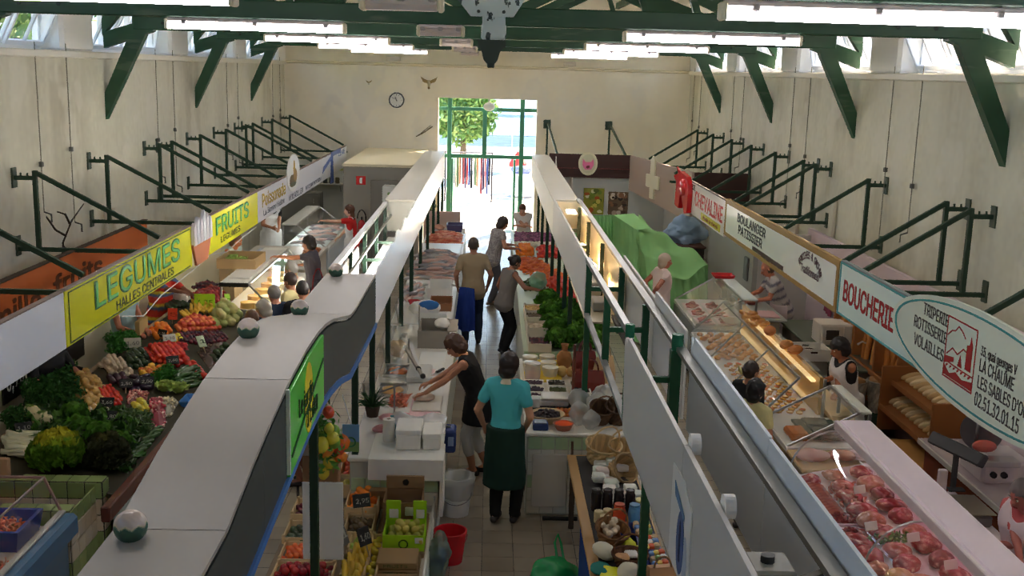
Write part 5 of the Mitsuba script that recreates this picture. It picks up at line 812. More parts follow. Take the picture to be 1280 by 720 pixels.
def banana_bunch():
    ch = []
    for q in range(5):
        a = math.radians(-50 + 25 * q); p = [(0.02 * math.cos(a) + 0.12 * math.sin(t) * math.cos(a) * 1.0, (0.1 - 0.1 * math.cos(t)) * 0.4 + 0.13 * math.sin(t) * math.sin(a) * 0.9, 0.05 - 0.05 * math.cos(t * 1.4)) for t in np.linspace(0, 1.9, 8)]
        ch.append(('banana', B().add(ptube(p, 0.019 * np.array([0.45, 0.8, 1, 1, 1, 1, 0.8, 0.4]), 7), [(226, 190, 60), (214, 176, 56)][q % 2]), 's', True))
    ch.append(('stalk', B().add(cyl((-0.03, 0, 0.0), (0.03, 0, 0.01), 0.018, 7), (110, 90, 44)), 's', False)); return multi('banana_bunch', ch)
BAN = banana_bunch()
def leaf(L, W, curl, ruff, seed, n=8):
    g = np.random.default_rng(seed); P = np.zeros((n, n, 3)); p1, p2 = g.uniform(0, 6, 2)
    for i, t in enumerate(np.linspace(0, 1, n)):
        w = W * (0.25 + 1.2 * t * (1.25 - t)) ; 
        for j, u in enumerate(np.linspace(-1, 1, n)): P[i, j] = (L * t * (1 - 0.35 * curl * t), w * u, L * curl * t * t * 0.75 + ruff * (abs(u) ** 1.5 + 0.4 * t) * math.sin(9 * u + 12 * t + p1) + ruff * 0.5 * math.sin(17 * t + 5 * u + p2) - 0.12 * w * u * u)
    return gridmesh(P)
def lettuce(name, R, col, tip, n=18, ruff=0.03, seed=0, open_=0.6):
    g = np.random.default_rng(seed); ch = []
    for q in range(n):
        ring = q / n; up = 15 + 65 * ring; m = leaf(R * (1.05 - 0.35 * ring), R * 0.5, open_ * (0.3 + ring), ruff * R / 0.18, seed * 100 + q); t = np.clip(np.linalg.norm(m[0], axis=1) / R, 0, 1)[:, None]
        c = (np.array(col, float) * (1 - t) + np.array(tip, float) * t) * g.uniform(0.85, 1.12); v = m[0]; e = mat4((0, 0, R * 0.12), q * 137.5, 0, -up); ch.append(('leaf', B().add((v @ e[:3, :3].T + e[:3, 3], m[1]), c), 'm', True))
    ch.append(('heart', B().add(lumpy(sph((0, 0, R * 0.4), R * 0.42, (1, 1, 0.9), 2), 0.05 * R, 14 / R * 0.2), np.array(tip) * 0.9), 'm', True)); return multi(name, ch)
def fluffy(name, R, base, tip, n, seed, up=0.75):
    """a frilly head: curled leaf ends massed over a dome"""
    g = np.random.default_rng(seed); bits = [leaf(0.42 * R, 0.24 * R, 0.6, 0.09 * R, seed * 10 + q, 6) for q in range(4)]; b = B()
    for q in range(n):
        d = nrm3(g.normal(size=3)); d[2] = abs(d[2]) - 0.15; d = nrm3(d); a = math.degrees(math.atan2(d[1], d[0])); e = -math.degrees(math.asin(d[2])) + g.uniform(-30, 30); M = mat4(d * R * g.uniform(0.4, 0.72) + [0, 0, R * 0.3], a + g.uniform(-30, 30), g.uniform(-50, 50), e); v, f = bits[q % 4]
        t = np.clip((d[2] - up) * 4 + g.uniform(-0.2, 0.3), 0, 1); b.add((v @ M[:3, :3].T + M[:3, 3], f), (np.array(base, float) * (1 - t) + np.array(tip, float) * t) * g.uniform(0.75, 1.15))
    return multi(name, [('foliage', b, 'm', True), ('heart', B().add(sph((0, 0, R * 0.35), R * 0.5, (1, 1, 0.8), 2), np.array(base) * 0.6), 'm', True)])
def nrm3(v): return v / (np.linalg.norm(v) + 1e-9)
LET1 = fluffy('frisee_lettuce', 0.25, (92, 134, 34), (206, 200, 50), 420, 1, 0.55); LET2 = fluffy('oak_leaf_lettuce', 0.23, (52, 56, 32), (84, 84, 40), 320, 2); LET3 = fluffy('green_lettuce', 0.18, (74, 124, 38), (104, 156, 52), 260, 3); LET4 = lettuce('dark_lettuce', 0.16, (36, 72, 28), (56, 92, 36), 18, 0.03, 4); LET5 = lettuce('crisp_lettuce', 0.15, (76, 128, 40), (120, 168, 56), 24, 0.055, 5)
LET6 = lettuce('fennel_head', 0.16, (222, 226, 170), (150, 176, 80), 10, 0.01, 6, 0.3)
def cauliflower():
    ch = [('curd', B().add(lumpy(sph((0, 0, 0.07), 0.085, (1, 1, 0.75), 3), 0.018, 40, 2), (222, 210, 170)), 'm', True)]
    for q in range(7): m = leaf(0.15, 0.05, 0.9, 0.01, 50 + q); e = mat4((0, 0, 0.0), q * 51, 0, -38); ch.append(('leaf', B().add((m[0] @ e[:3, :3].T + e[:3, 3], m[1]), (110, 140, 70)), 'm', True))
    return multi('cauliflower', ch)
CAU = cauliflower()
def herb(name, r, h, cols, n, seed):
    m, c = leafcloud((0, 0, h * 0.55), (r, r, h * 0.6), n, 0.022, cols, seed); return variants(name, [B().add(m, c).add(cyl((0, 0, 0), (0, 0, h * 0.5), r * 0.35, 6), (80, 110, 50))], 'm', False)
HER = herb('herb_bunch', 0.11, 0.17, [(44, 92, 36), (34, 74, 30), (60, 110, 46)], 240, 3); PAR = herb('parsley_bunch', 0.1, 0.14, [(52, 120, 40), (40, 98, 34), (70, 136, 52)], 240, 5)
def leek():
    ch = [('shaft', B().add(cyl((0, 0, 0), (0.28, 0, 0), 0.02, 8, 0.022), (222, 224, 196)), 's', True)]
    for q in range(4): ch.append(('leaf', B().add(mv(leaf(0.34, 0.022, 0.15 + 0.1 * q, 0.004, 70 + q), (0.26, 0, 0), (q - 1.5) * 9), (70, 104, 56)), 's', True))
    return multi('leek', ch)
LEE = leek()
def put_one(key, kinds, p, label, cat, s=1, rz=0, rx=0, ry=0, group=None): return inst(key, kinds[0], mat4(p, rz, rx, ry, s), label, cat, group)
BZ = lambda x, y: bedz(x, y) + 0.012
# --- heaps on the vegetable display (near to far)
heap('leek', LEE, [(0, 548), (30, 545), (42, 562), (34, 574), (0, 572)], BZ, 0.03, 'leek lying in the bundle at the left end of the vegetable display', 'leek', 'leeks at the tiled end', 2, 0.05, 'flat', rz=-8, seed=3)
stuff('salad_leaves', [(34, 506), (90, 520), (150, 512), (176, 546), (160, 592), (60, 566), (30, 545)], BZ, 420, [leaf(0.12, 0.05, 0.5, 0.015, 5, 5), leaf(0.14, 0.045, 0.3, 0.02, 6, 5)], [(60, 104, 36), (46, 84, 30), (84, 130, 48), (40, 70, 28)], 'loose bed of green salad leaves between the lettuces', 'leaves', 22, 0.1); put_one('frisee_lettuce', LET1, on(72, 584, BZ) + [0, 0, 0.02], 'huge bright yellow green frilly lettuce on the tiled corner of the vegetable display', 'lettuce', 1.05); put_one('oak_leaf_lettuce', LET2, on(130, 584, BZ) + [0, 0, 0.02], 'dark reddish oak leaf lettuce beside the bright frilly lettuce', 'lettuce', 1.05)
for n, (x, y, s) in enumerate(((98, 548, 1.0), (122, 556, 1.0), (150, 562, 0.8), (92, 528, 0.9))): put_one('green_lettuce', LET3, on(x, y, BZ), f'mid green lettuce behind the frilly lettuce, {["leftmost of the front ones", "middle of the front ones", "rightmost, at the maroon lip", "farthest back, by the cauliflowers"][n]}', 'lettuce', s, 40 * n)
for n, (x, y) in enumerate(((38, 526), (53, 534))): put_one('cauliflower', CAU, on(x, y, BZ), f'cream cauliflower among dark greens at the left end, {["left", "right"][n]} of two', 'cauliflower', 1.15, 60 * n)
heap('herb_bunch', HER, [(28, 500), (50, 480), (88, 470), (96, 508), (70, 520), (40, 516)], BZ, 0.06, 'dark green herb bunch between the cauliflowers and the potatoes', 'herbs', 'dark herb bunches', 1, 0.13, 'flat', 0.1, s=(0.9, 1.3)); heap('herb_bunch', HER, [(0, 540), (20, 520), (34, 535), (10, 548)], BZ, 0.06, 'dark green herb bunch above the leeks', 'herbs', 'herb bunches above the leeks', 1, 0.12, 'flat', 0.1)
heap('potato', POT, [(84, 480), (108, 472), (130, 480), (127, 512), (110, 520), (90, 508)], BZ, 0.036, 'yellow potato in the heap beside the dark herbs', 'potato', 'potatoes on the vegetable display', 3)
heap('radish', TOM, [(118, 489), (140, 482), (153, 500), (150, 508), (122, 505)], BZ, 0.022, 'small red radish in the heap between potatoes and price slates', 'radish', 'red radishes', 2, 0.05, s=(0.55, 0.7))
PRAW = [ptube(arc((0, 0, 0), (0.022, 0, 0), (0, 0.018, 0.004), 0, 200, 6), 0.006, 5), ptube(arc((0, 0, 0), (0.03, 0, 0), (0, 0.02, -0.004), 0, 150, 6), 0.005, 5)]
SMALL = [sph((0, 0, 0), 0.013, (1.2, 1, 1), 1), sph((0, 0, 0), 0.011, (1, 1, 1.2), 1)]; BEAN = [ptube([(-0.05, 0, 0), (0, 0.008, 0.004), (0.05, 0, 0)], 0.0045, 5)]; FLAKE = [leaf(0.06, 0.025, 0.5, 0.008, 5, 4), leaf(0.07, 0.02, 0.3, 0.01, 6, 4)]
stuff('green_beans', [(140, 522), (168, 513), (190, 522), (188, 542), (150, 546)], BZ, 500, BEAN, [(64, 96, 44), (80, 112, 52), (50, 80, 36)], 'heap of green beans at the maroon lip below the price slates', 'beans', 2, 0.1)
stuff('pink_radish_bunch', [(187, 498), (203, 497), (208, 528), (200, 540), (188, 530)], BZ, 280, SMALL, [(206, 70, 90), (222, 150, 150), (230, 200, 190)], 'long heap of pink and white radishes at the maroon lip', 'radishes', 4, 0.1); stuff('white_spring_onions', [(204, 498), (224, 503), (214, 520), (205, 522)], BZ, 160, SMALL, [(226, 220, 196), (206, 196, 160)], 'heap of small white onions beside the pink radishes', 'onions', 5, 0.1)
stuff('pink_shallots', [(160, 494), (186, 490), (184, 502), (160, 506)], BZ, 150, SMALL, [(196, 120, 110), (222, 180, 160), (170, 80, 84)], 'heap of small pink shallots between the black price slates and the radishes', 'shallots', 6, 0.07)
heap('yellow_courgette', LEM, [(164, 506), (186, 504), (184, 522), (166, 520)], BZ, 0.03, 'small yellow green squash behind the pink radishes', 'squash', 'yellow squashes', 2)
for n, (x, y) in enumerate(((206, 490), (224, 492))): put_one('fennel_head', LET6, on(x, y, BZ), f'pale white and green fennel head beside the cucumbers, {["left", "right"][n]} of two', 'fennel', 1.0, 70 * n)
tub('blue_tray', 'small blue plastic tray tipped at the lip beside the white onions', -3.36, -3.2, *(lambda p: (p[1] - 0.16, p[1] + 0.16))(on(224, 502, BZ)), 0.83, 0.07, (70, 130, 190), 0.012)
heap('aubergine', AUB, [(150, 482), (176, 473), (194, 480), (188, 490), (160, 494)], BZ, 0.036, 'dark purple aubergine behind the price slates', 'aubergine', 'aubergines', 2, 0.1, 'flat'); heap('beetroot', BEE, [(128, 476), (148, 468), (164, 474), (150, 486)], BZ, 0.04, 'dark beetroot beside the potatoes', 'beetroot', 'beetroots', 1)
heap('garlic_bulb', GAR, [(120, 458), (140, 448), (163, 458), (168, 470), (142, 472)], BZ, 0.032, 'pale garlic bulb in the heap below the dark poster', 'garlic', 'garlic bulbs on the vegetable display', 2)
heap('yellow_pepper', YPE, [(168, 468), (186, 460), (208, 461), (204, 471), (178, 476)], BZ, 0.042, 'yellow orange pepper beside the tomatoes', 'pepper', 'yellow peppers', 1); heap('parsley_bunch', PAR, [(190, 478), (212, 464), (220, 476), (204, 486)], BZ, 0.05, 'bright green parsley bunch between peppers and cucumbers', 'parsley', 'parsley bunches', 1, 0.11, 'flat', 0.1)
heap('cucumber', CUC, [(214, 470), (236, 462), (254, 474), (240, 488), (216, 484)], BZ, 0.026, 'dark green cucumber in the pile at the maroon lip', 'cucumber', 'cucumbers', 3, 0.062, 'flat', rz=70)
heap('avocado', AVO, [(150, 450), (172, 440), (188, 446), (178, 462), (154, 464)], BZ, 0.036, 'dark green avocado behind the yellow peppers', 'avocado', 'avocados', 2, 0.08); heap('tomato', TOM, [(178, 438), (205, 433), (226, 437), (240, 452), (222, 460), (194, 456)], BZ, 0.034, 'red tomato in the big heap left of the long table slate', 'tomato', 'tomatoes on the vegetable display', 2)
heap('large_tomato', BTOM, [(228, 448), (250, 462), (260, 478), (246, 474), (226, 458)], BZ, 0.044, 'large orange red tomato along the maroon lip', 'tomato', 'large tomatoes at the lip', 1); heap('parsley_bunch', PAR, [(136, 428), (166, 420), (172, 438), (140, 444)], BZ, 0.05, 'bright green parsley bunch behind the avocados', 'parsley', 'parsley bunches behind the avocados', 1, 0.12, 'flat', 0.1)
stuff('red_berries', [(210, 430), (232, 428), (236, 438), (214, 440)], BZ, 120, SMALL, [(190, 40, 40), (160, 30, 36)], 'punnets of small red berries behind the tomatoes', 'berries', 9, 0.04); stuff('dark_mushrooms', [(246, 440), (280, 424), (290, 440), (262, 462)], BZ, 140, SMALL, [(96, 70, 60), (120, 90, 76), (70, 52, 46)], 'heap of brown mushrooms at the lip below the plums', 'mushrooms', 10, 0.05)
heap('orange', ORA, [(188, 414), (206, 406), (216, 416), (206, 426), (192, 424)], BZ, 0.042, 'bright orange fruit in front of the seller in light blue', 'orange', 'oranges on the vegetable display', 2); heap('lemon', LEM, [(210, 424), (222, 418), (228, 426), (216, 432)], BZ, 0.034, 'yellow lemon beside the oranges', 'lemon', 'lemons beside the oranges', 1)
heap('peach', PEA, [(218, 408), (240, 398), (272, 404), (276, 414), (240, 416), (222, 416)], BZ, 0.036, 'orange red peach in the row below the melons', 'peach', 'peaches below the melons', 2); heap('plum', PLU, [(216, 420), (240, 416), (278, 416), (286, 428), (250, 432), (222, 428)], BZ, 0.03, 'dark purple plum in the row below the peaches', 'plum', 'plums below the peaches', 1)
heap('melon', MEL, [(258, 392), (274, 384), (296, 388), (304, 404), (286, 414), (264, 410)], BZ, 0.07, 'yellowish green melon piled at the end of the display', 'melon', 'melons on the vegetable display', 2); 
for n, (x, y) in enumerate(((236, 398), (247, 392), (258, 396), (244, 404))): put_one('banana_bunch', BAN, on(x, y, BZ) + [0, 0, 0.06], f'yellow banana bunch left of the melons, {["leftmost", "rear", "right", "front"][n]} one', 'bananas', 1.25, 40 + 30 * n)
heap('nectarine', NEC, [(236, 372), (262, 362), (282, 368), (278, 384), (250, 388)], BZ, 0.036, 'dark red nectarine behind the fluorescent price card', 'nectarine', 'nectarines behind the price card', 2, z0=1.0); heap('plum', PLU, [(236, 362), (258, 355), (280, 362), (262, 366)], BZ, 0.03, 'dark plum at the far end of the vegetable display', 'plum', 'dark plums at the far end', 2); heap('avocado', AVO, [(205, 378), (228, 368), (234, 384), (212, 390)], BZ, 0.036, 'dark avocado behind the seller at the far end', 'avocado', 'avocados at the far end', 1)
heap('courgette', COU, [(160, 562), (196, 538), (206, 536), (180, 568), (160, 588)], BZ, 0.028, 'green courgette along the maroon lip below the green beans', 'courgette', 'courgettes at the maroon lip', 2, 0.085, 'flat', rz=70); heap('white_onion', WON, [(100, 492), (124, 510), (142, 516), (130, 524), (104, 512)], BZ, 0.03, 'pale onion in front of the potatoes', 'onion', 'onions before the potatoes', 1); heap('avocado', AVO, [(262, 446), (284, 430), (292, 438), (270, 462)], BZ, 0.034, 'dark avocado at the lip beside the mushrooms', 'avocado', 'avocados at the lip', 2, 0.085)
# --- price slates and cards
def price(px, z, txt, label, w=0.15, h=0.1, col=(22, 24, 24), ink=(186, 186, 178), rz=-20, tilt=-22, key='price_slate'):
    k = thing(key, label, 'price tag'); p = on(*px, z if callable(z) else flat(z)); M = mat4(p + [0, 0, h * 0.5 + 0.05], rz, tilt)
    def tr(m): v, f = tm(m); return v @ M[:3, :3].T + M[:3, 3], f
    put(k + '__card', tr(rbx(-w / 2, w / 2, -0.006, 0.006, -h / 2, h / 2, 0.003)), col, 's'); put(k + '__price', B().add(tr(fit_text(txt, w * 0.74, h * 0.34, (1, 0, 0), (0, 0, 1), (-w * 0.37, -0.0062, -h * 0.2), 0.003)), ink)); put(k + '__stick', tr(bx(-0.006, 0.006, -0.002, 0.004, -h / 2 - 0.1, -h / 2)), (150, 130, 100))
for n, (x, y, t, c) in enumerate(((97, 474, '1,20', 'behind the potatoes'), (158, 490, '1,50', 'left of two in the middle of the display'), (184, 487, '2,00', 'right of two in the middle of the display'), (134, 514, '3,60', 'larger one left of the green beans'), (138, 532, '1,80', 'lower one left of the green beans'), (216, 460, '2,40', 'between the tomatoes and the cucumbers'), (103, 556, '0,90', 'between the green lettuces'), (30, 547, '1,10', 'among the leeks'))): price((x, y), BZ, t, f'black chalk price slate, {c}', rz=(-25, 10, 12, 0, 5, 25, 8, 35)[n])
price((256, 392), BZ, '4.75', 'fluorescent yellow green price card above the melons', 0.3, 0.24, (180, 220, 40), (90, 130, 30), 0, -8, 'price_card'); price((285, 388), BZ, '2', 'narrow bright green price card stuck among the melons', 0.08, 0.2, (170, 220, 60), (80, 120, 30), 30, -20, 'price_card'); price((166, 440), BZ, '1,60', 'white price card beside the parsley', 0.2, 0.13, (196, 194, 182), (60, 60, 60), 15, -30, 'price_card'); price((212, 432), BZ, '3,20', 'white price card in front of the berries', 0.16, 0.1, (206, 204, 190), (60, 60, 60), 30, -30, 'price_card'); price((216, 404), BZ, '5', 'orange red card beside the peaches', 0.13, 0.16, (236, 84, 46), (160, 40, 24), 0, -10, 'price_card'); price((203, 426), BZ, '2,10', 'black slate in front of the oranges', rz=-30); price((252, 440), BZ, '1', 'slim white card leaning among the mushrooms', 0.1, 0.18, (176, 190, 160), (60, 80, 60), 35, -50, 'price_card')
put('paper_bag', lumpy(sph((*on(228, 378, BZ)[:2], 1.16), 0.14, (1, 0.7, 0.9), 3), 0.06, 9, 4), (206, 196, 184), smooth=False, label='crumpled white paper bag held over the far end of the display', cat='bag')
# --- shellfish case contents
FZ = flat(0.87)
stuff('langoustines', None, flat(0.9), 420, PRAW, [(222, 104, 78), (206, 84, 64), (232, 140, 110)], 'heap of pink langoustines in the blue tub', 'shellfish', 3, 0.1, world=[(-4.24, 7.78), (-3.6, 7.78), (-3.6, 8.14), (-4.24, 8.14)]); stuff('prawns', None, flat(0.86), 1000, PRAW, [(214, 112, 84), (226, 150, 120), (196, 90, 60)], 'loose heap of orange prawns at the front of the shellfish case', 'shellfish', 4, 0.09, world=[(-4.5, 6.9), (-4.0, 6.5), (-3.5, 6.5), (-3.46, 7.5), (-4.3, 7.66)])
for n, (x, y, c) in enumerate(((-3.7, 7.45, (220, 196, 200)), (-3.6, 7.2, (226, 180, 170)), (-3.86, 6.9, (150, 110, 70)))): put('crab', B().add(lumpy(sph((x, y, 0.9), 0.07, (1.3, 1, 0.6), 2), 0.015, 20, n), c).add(ptube([(x + 0.07, y, 0.89), (x + 0.12, y - 0.03, 0.92), (x + 0.1, y - 0.09, 0.9)], [0.012, 0.014, 0.008]), c).add(ptube([(x - 0.07, y, 0.89), (x - 0.12, y - 0.03, 0.92), (x - 0.1, y - 0.09, 0.9)], [0.012, 0.014, 0.008]), c), mat='s', label=['pale crab at the front glass of the shellfish case', 'pinkish crab beside the pale crab', 'brown crab nearest the camera in the shellfish case'][n], cat='crab')
# --- fruit rack in the corridor
def crate(x0, x1, y0, y1, z, h, label, col=(206, 180, 136), key='wooden_crate', rx=0):
    k = thing(key, label, 'crate'); t = 0.012
    put(k + '__bottom', bx(x0, x1, y0, y1, z, z + t), np.array(col) * 0.85)
    for s in ((x0, x0 + t, y0, y1), (x1 - t, x1, y0, y1), (x0, x1, y0, y0 + t), (x0, x1, y1 - t, y1)): put(k + '__slat', rbx(*s[:2], *s[2:], z + t, z + h, 0.003), col)
    for x in (x0 + 0.015, x1 - 0.015):
        for y in (y0 + 0.015, y1 - 0.015): put(k + '__corner_post', bx(x - 0.012, x + 0.012, y - 0.012, y + 0.012, z, z + h + 0.02), np.array(col) * 0.92)
CR = [('peach', PEA, 0.038, -1.44, -1.12, 10.12, 10.66, 0.56, 'peaches', 'orange red peach in the far crate of the fruit rack', 2), ('pear', PER, 0.034, -1.44, -1.14, 9.9, 10.11, 0.54, 'pears', 'yellow green pear in the crate below the peaches', 1), ('orange', ORA, 0.042, -1.28, -0.98, 9.38, 9.89, 0.53, 'oranges', 'bright orange in the heaped crate of the fruit rack', 3), ('kiwi', KIW, 0.03, -1.24, -0.98, 8.98, 9.37, 0.51, 'kiwis', 'brown kiwi in the crate in front of the oranges', 2), ('green_apple', GAP, 0.036, -1.16, -0.98, 8.64, 8.97, 0.5, 'green apples', 'green apple in the crate above the bananas', 2), ('lemon', LEM, 0.034, -0.97, -0.86, 8.1, 8.97, 0.5, 'lemons', 'yellow lemon in the narrow crate right of the bananas', 2),
      ('apricot', APR, 0.026, -1.72, -1.34, 8.5, 8.86, 0.47, 'apricots', 'small orange apricot in the crate by the white board', 2), ('nectarine', NEC, 0.034, -1.72, -1.22, 8.16, 8.49, 0.46, 'nectarines', 'dark red nectarine in the front crate of the fruit rack', 2), ('nectarine', NEC, 0.034, -1.62, -1.18, 7.7, 8.14, 0.45, 'more nectarines', 'red nectarine in the crate at the bottom edge of the fruit rack', 2), ('avocado', AVO, 0.036, -1.76, -1.46, 8.9, 9.28, 0.48, 'avocados', 'dark avocado in the small crate behind the white board', 1), ('plum', PLU, 0.03, -1.76, -1.46, 9.3, 9.68, 0.49, 'plums', 'dark plum in the far left crate of the fruit rack', 1)]
for key, kd, r, x0, x1, y0, y1, z, nm_, lb, ly in CR:
    crate(x0, x1, y0, y1, z - 0.14 + 0.04 * (y0 > 9), 0.14, f'pale wooden crate of {nm_} on the fruit rack'); heap(key, kd, None, flat(z - 0.07 + 0.04 * (y0 > 9)), r, lb, key.replace('_', ' '), nm_ + ' in a crate', ly, world=[(x0 + 0.02, y0 + 0.02), (x1 - 0.02, y0 + 0.02), (x1 - 0.02, y1 - 0.02), (x0 + 0.02, y1 - 0.02)], z0=0.6, lift=0.8 if ly > 1 else 1.0)
crate(-1.16, -0.98, 7.9, 8.62, 0.36, 0.12, 'pale wooden crate of bananas on the fruit rack')
for n, y in enumerate((8.5, 8.32, 8.12, 7.98)): put_one('banana_bunch', BAN, (-1.12, y, 0.5), f'yellow banana bunch in the corridor fruit rack, {["farthest", "second", "third", "nearest"][n]} of four', 'bananas', 1.3, 10 + 8 * n)
price((512 - 0 + 0, 0), 0, '', '') if 0 else None
price((452, 640), 0.62, '2,95', 'black price slate between the oranges and the kiwis', 0.16, 0.12, rz=20); price((455, 688), 0.62, '1,60', 'black price slate tilted among the lemons and bananas', 0.13, 0.15, rz=50); price((428, 688), 0.6, '1', 'grey price slate seen on edge beside the bananas', 0.1, 0.2, (110, 112, 110), rz=62)
put('white_board', rbx(-1.42, -1.1, 8.02, 8.035, 0.7, 1.35, 0.004), (224, 224, 222), 's', label='tall white board tied to the post at the fruit rack', cat='board')
k = thing('brown_carton', 'brown carton wrapped in clear film above the tall white board', 'carton'); put(k + '__carton', rbx(-1.42, -1.14, 8.04, 8.2, 1.3, 1.62, 0.008), (140, 104, 74)); put(k + '__label', bx(-1.3, -1.25, 8.036, 8.04, 1.5, 1.53), (206, 200, 190)); put(k + '__film', rbx(-1.43, -1.13, 8.03, 8.21, 1.56, 1.66, 0.01), (210, 206, 200), 'film')
def carton(x0, x1, y0, y1, z0, h, col, label, flaps=True, key='carton'):
    k = thing(key, label, 'carton'); t = 0.008
    for n, s in enumerate(((x0, x1, y0, y0 + t), (x0, x1, y1 - t, y1), (x0, x0 + t, y0 + t, y1 - t), (x1 - t, x1, y0 + t, y1 - t))): put(k + '__side', bx(*s[:2], *s[2:], z0, z0 + h), col)
    put(k + '__bottom', bx(x0 + t, x1 - t, y0 + t, y1 - t, z0, z0 + t), np.array(col) * 0.8); return k
k = carton(-0.9, -0.55, 9.15, 9.5, 0.46, 0.26, (134, 104, 74), 'open brown carton standing on the flat boxes of the low stand'); put(k + '__flap', rbx(-0.9, -0.55, 9.49, 9.52, 0.72, 0.84, 0.004), (150, 118, 84)); put(k + '__hand_hole', cyl((-0.72, 9.485, 0.78), (-0.72, 9.495, 0.78), 0.03, 12), (30, 24, 20)); put(k + '__label', bx(-0.7, -0.58, 9.142, 9.15, 0.6, 0.68), (214, 210, 204)); put(k + '__orange_print', fit_text('FRUITS', 0.12, 0.03, (1, 0, 0), (0, 0, 1), (-0.82, 9.149, 0.5), 0.002), (206, 96, 40))
k = carton(-0.86, -0.5, 8.72, 9.06, 0.44, 0.16, (160, 206, 40), 'lime green open carton of mangoes on the low stand')
for x0, x1 in ((-0.86, -0.73), (-0.62, -0.5)): put(k + '__flap', rbx(x0, x1, 9.05, 9.07, 0.6, 0.78, 0.004), (160, 206, 40)); put(k + '__flap_label', bx(x0 + 0.03, x1 - 0.02, 9.045, 9.05, 0.62, 0.7), (216, 216, 206))
put(k + '__ring_print', lathe([(0.03, 0), (0.04, 0), (0.04, 0.002), (0.03, 0.002)], 20)[0] @ np.array([[1, 0, 0], [0, 0, 1], [0, -1, 0]]) + [-0.68, 8.72, 0.52] if 0 else (lathe([(0.032, 0), (0.042, 0), (0.042, 0.003), (0.032, 0.003)], 20)[0] @ np.array([[1, 0, 0], [0, 0, 1], [0, -1, 0]]) + [-0.68, 8.72, 0.52], lathe([(0.032, 0), (0.042, 0), (0.042, 0.003), (0.032, 0.003)], 20)[1]), (30, 60, 20)); put(k + '__label', bx(-0.58, -0.51, 8.715, 8.72, 0.53, 0.58), (216, 216, 206))
heap('mango', PER, None, flat(0.52), 0.036, 'yellow green mango in the lime green carton', 'mango', 'mangoes in the lime carton', 2, world=[(-0.84, 8.74), (-0.52, 8.74), (-0.52, 9.04), (-0.84, 9.04)])
for n, (x0, x1, y0, y1, z, c) in enumerate(((-0.88, -0.52, 8.34, 8.68, 0.4, (150, 122, 86)), (-0.88, -0.54, 8.36, 8.66, 0.46, (160, 130, 92)), (-0.86, -0.52, 8.0, 8.3, 0.4, (150, 122, 86)), (-0.92, -0.5, 8.7, 9.1, 0.4, (150, 122, 86)), (-0.94, -0.5, 9.12, 9.55, 0.4, (146, 116, 82)))):
    k = thing('flat_box', f'flat brown fruit box on the low stand, {["lower one of the front pile", "upper one of the front pile", "nearest to the camera", "under the lime green carton", "under the open brown carton"][n]}', 'box'); put(k + '__box', rbx(x0, x1, y0, y1, z, z + 0.055, 0.006), c); put(k + '__print', fit_text('FRUITS', 0.2, 0.026, (1, 0, 0), (0, 0, 1), (x0 + 0.06, y0 - 0.0005, z + 0.015), 0.002), (70, 100, 50))
k = thing('flat_box', 'flat brown printed box leaning at the green tiles under the white cloth', 'box'); put(k + '__box', rbx(-1.08, -0.66, 9.66, 9.76, 0.44, 0.62, 0.006), (150, 118, 82)); put(k + '__print', fit_text('FRUITS', 0.24, 0.05, (1, 0, 0), (0, 0, 1), (-1.0, 9.659, 0.5), 0.002), (90, 60, 40))
k = thing('white_bucket', 'white plastic bucket lined with a clear bag on the corridor floor', 'bucket'); put(k + '__pail', mv(lathe([(0, 0), (0.13, 0), (0.165, 0.36), (0.17, 0.36), (0.17, 0.38), (0.155, 0.38), (0.125, 0.02), (0, 0.02)], 24), (-0.28, 10.62, 0)), (216, 216, 210), 's', 40); put(k + '__bag', lumpy((lathe([(0.17, 0.2), (0.19, 0.34), (0.2, 0.42), (0.14, 0.42), (0.1, 0.34), (0, 0.32)], 28)[0] + [-0.28, 10.62, 0], lathe([(0.17, 0.2), (0.19, 0.34), (0.2, 0.42), (0.14, 0.42), (0.1, 0.34), (0, 0.32)], 28)[1]), 0.05, 14, 3), (214, 214, 208), 'film', True); put(k + '__handle', ptube(arc((-0.28, 10.46, 0.3), (0.16, 0, 0), (0, -0.02, -0.14), 0, 180, 12), 0.005), (130, 130, 128), 's')
k = thing('red_bucket', 'red plastic bucket on the corridor floor beside the low stand', 'bucket'); put(k + '__pail', mv(lathe([(0, 0), (0.115, 0), (0.15, 0.29), (0.158, 0.29), (0.158, 0.31), (0.14, 0.31), (0.108, 0.02), (0, 0.02)], 24), (-0.3, 9.5, 0)), (186, 28, 36), 's', 40); put(k + '__handle', ptube(arc((-0.3, 9.5, 0.27), (0.158, 0, 0), (0, -0.1, -0.12), 0, 180, 12), 0.005), (150, 30, 34), 's')
k = thing('waste_bag', 'greenish clear bag of rubbish hanging on the rail of the low stand', 'bag'); put(k + '__bag', lumpy(sph((-0.38, 8.95, 0.34), 0.16, (0.6, 1.1, 1.3), 3), 0.08, 8, 12), (120, 150, 130), 'film', True); put(k + '__content', lumpy(sph((-0.38, 8.95, 0.26), 0.12, (0.5, 1, 0.9), 3), 0.07, 10, 14), (70, 70, 130))
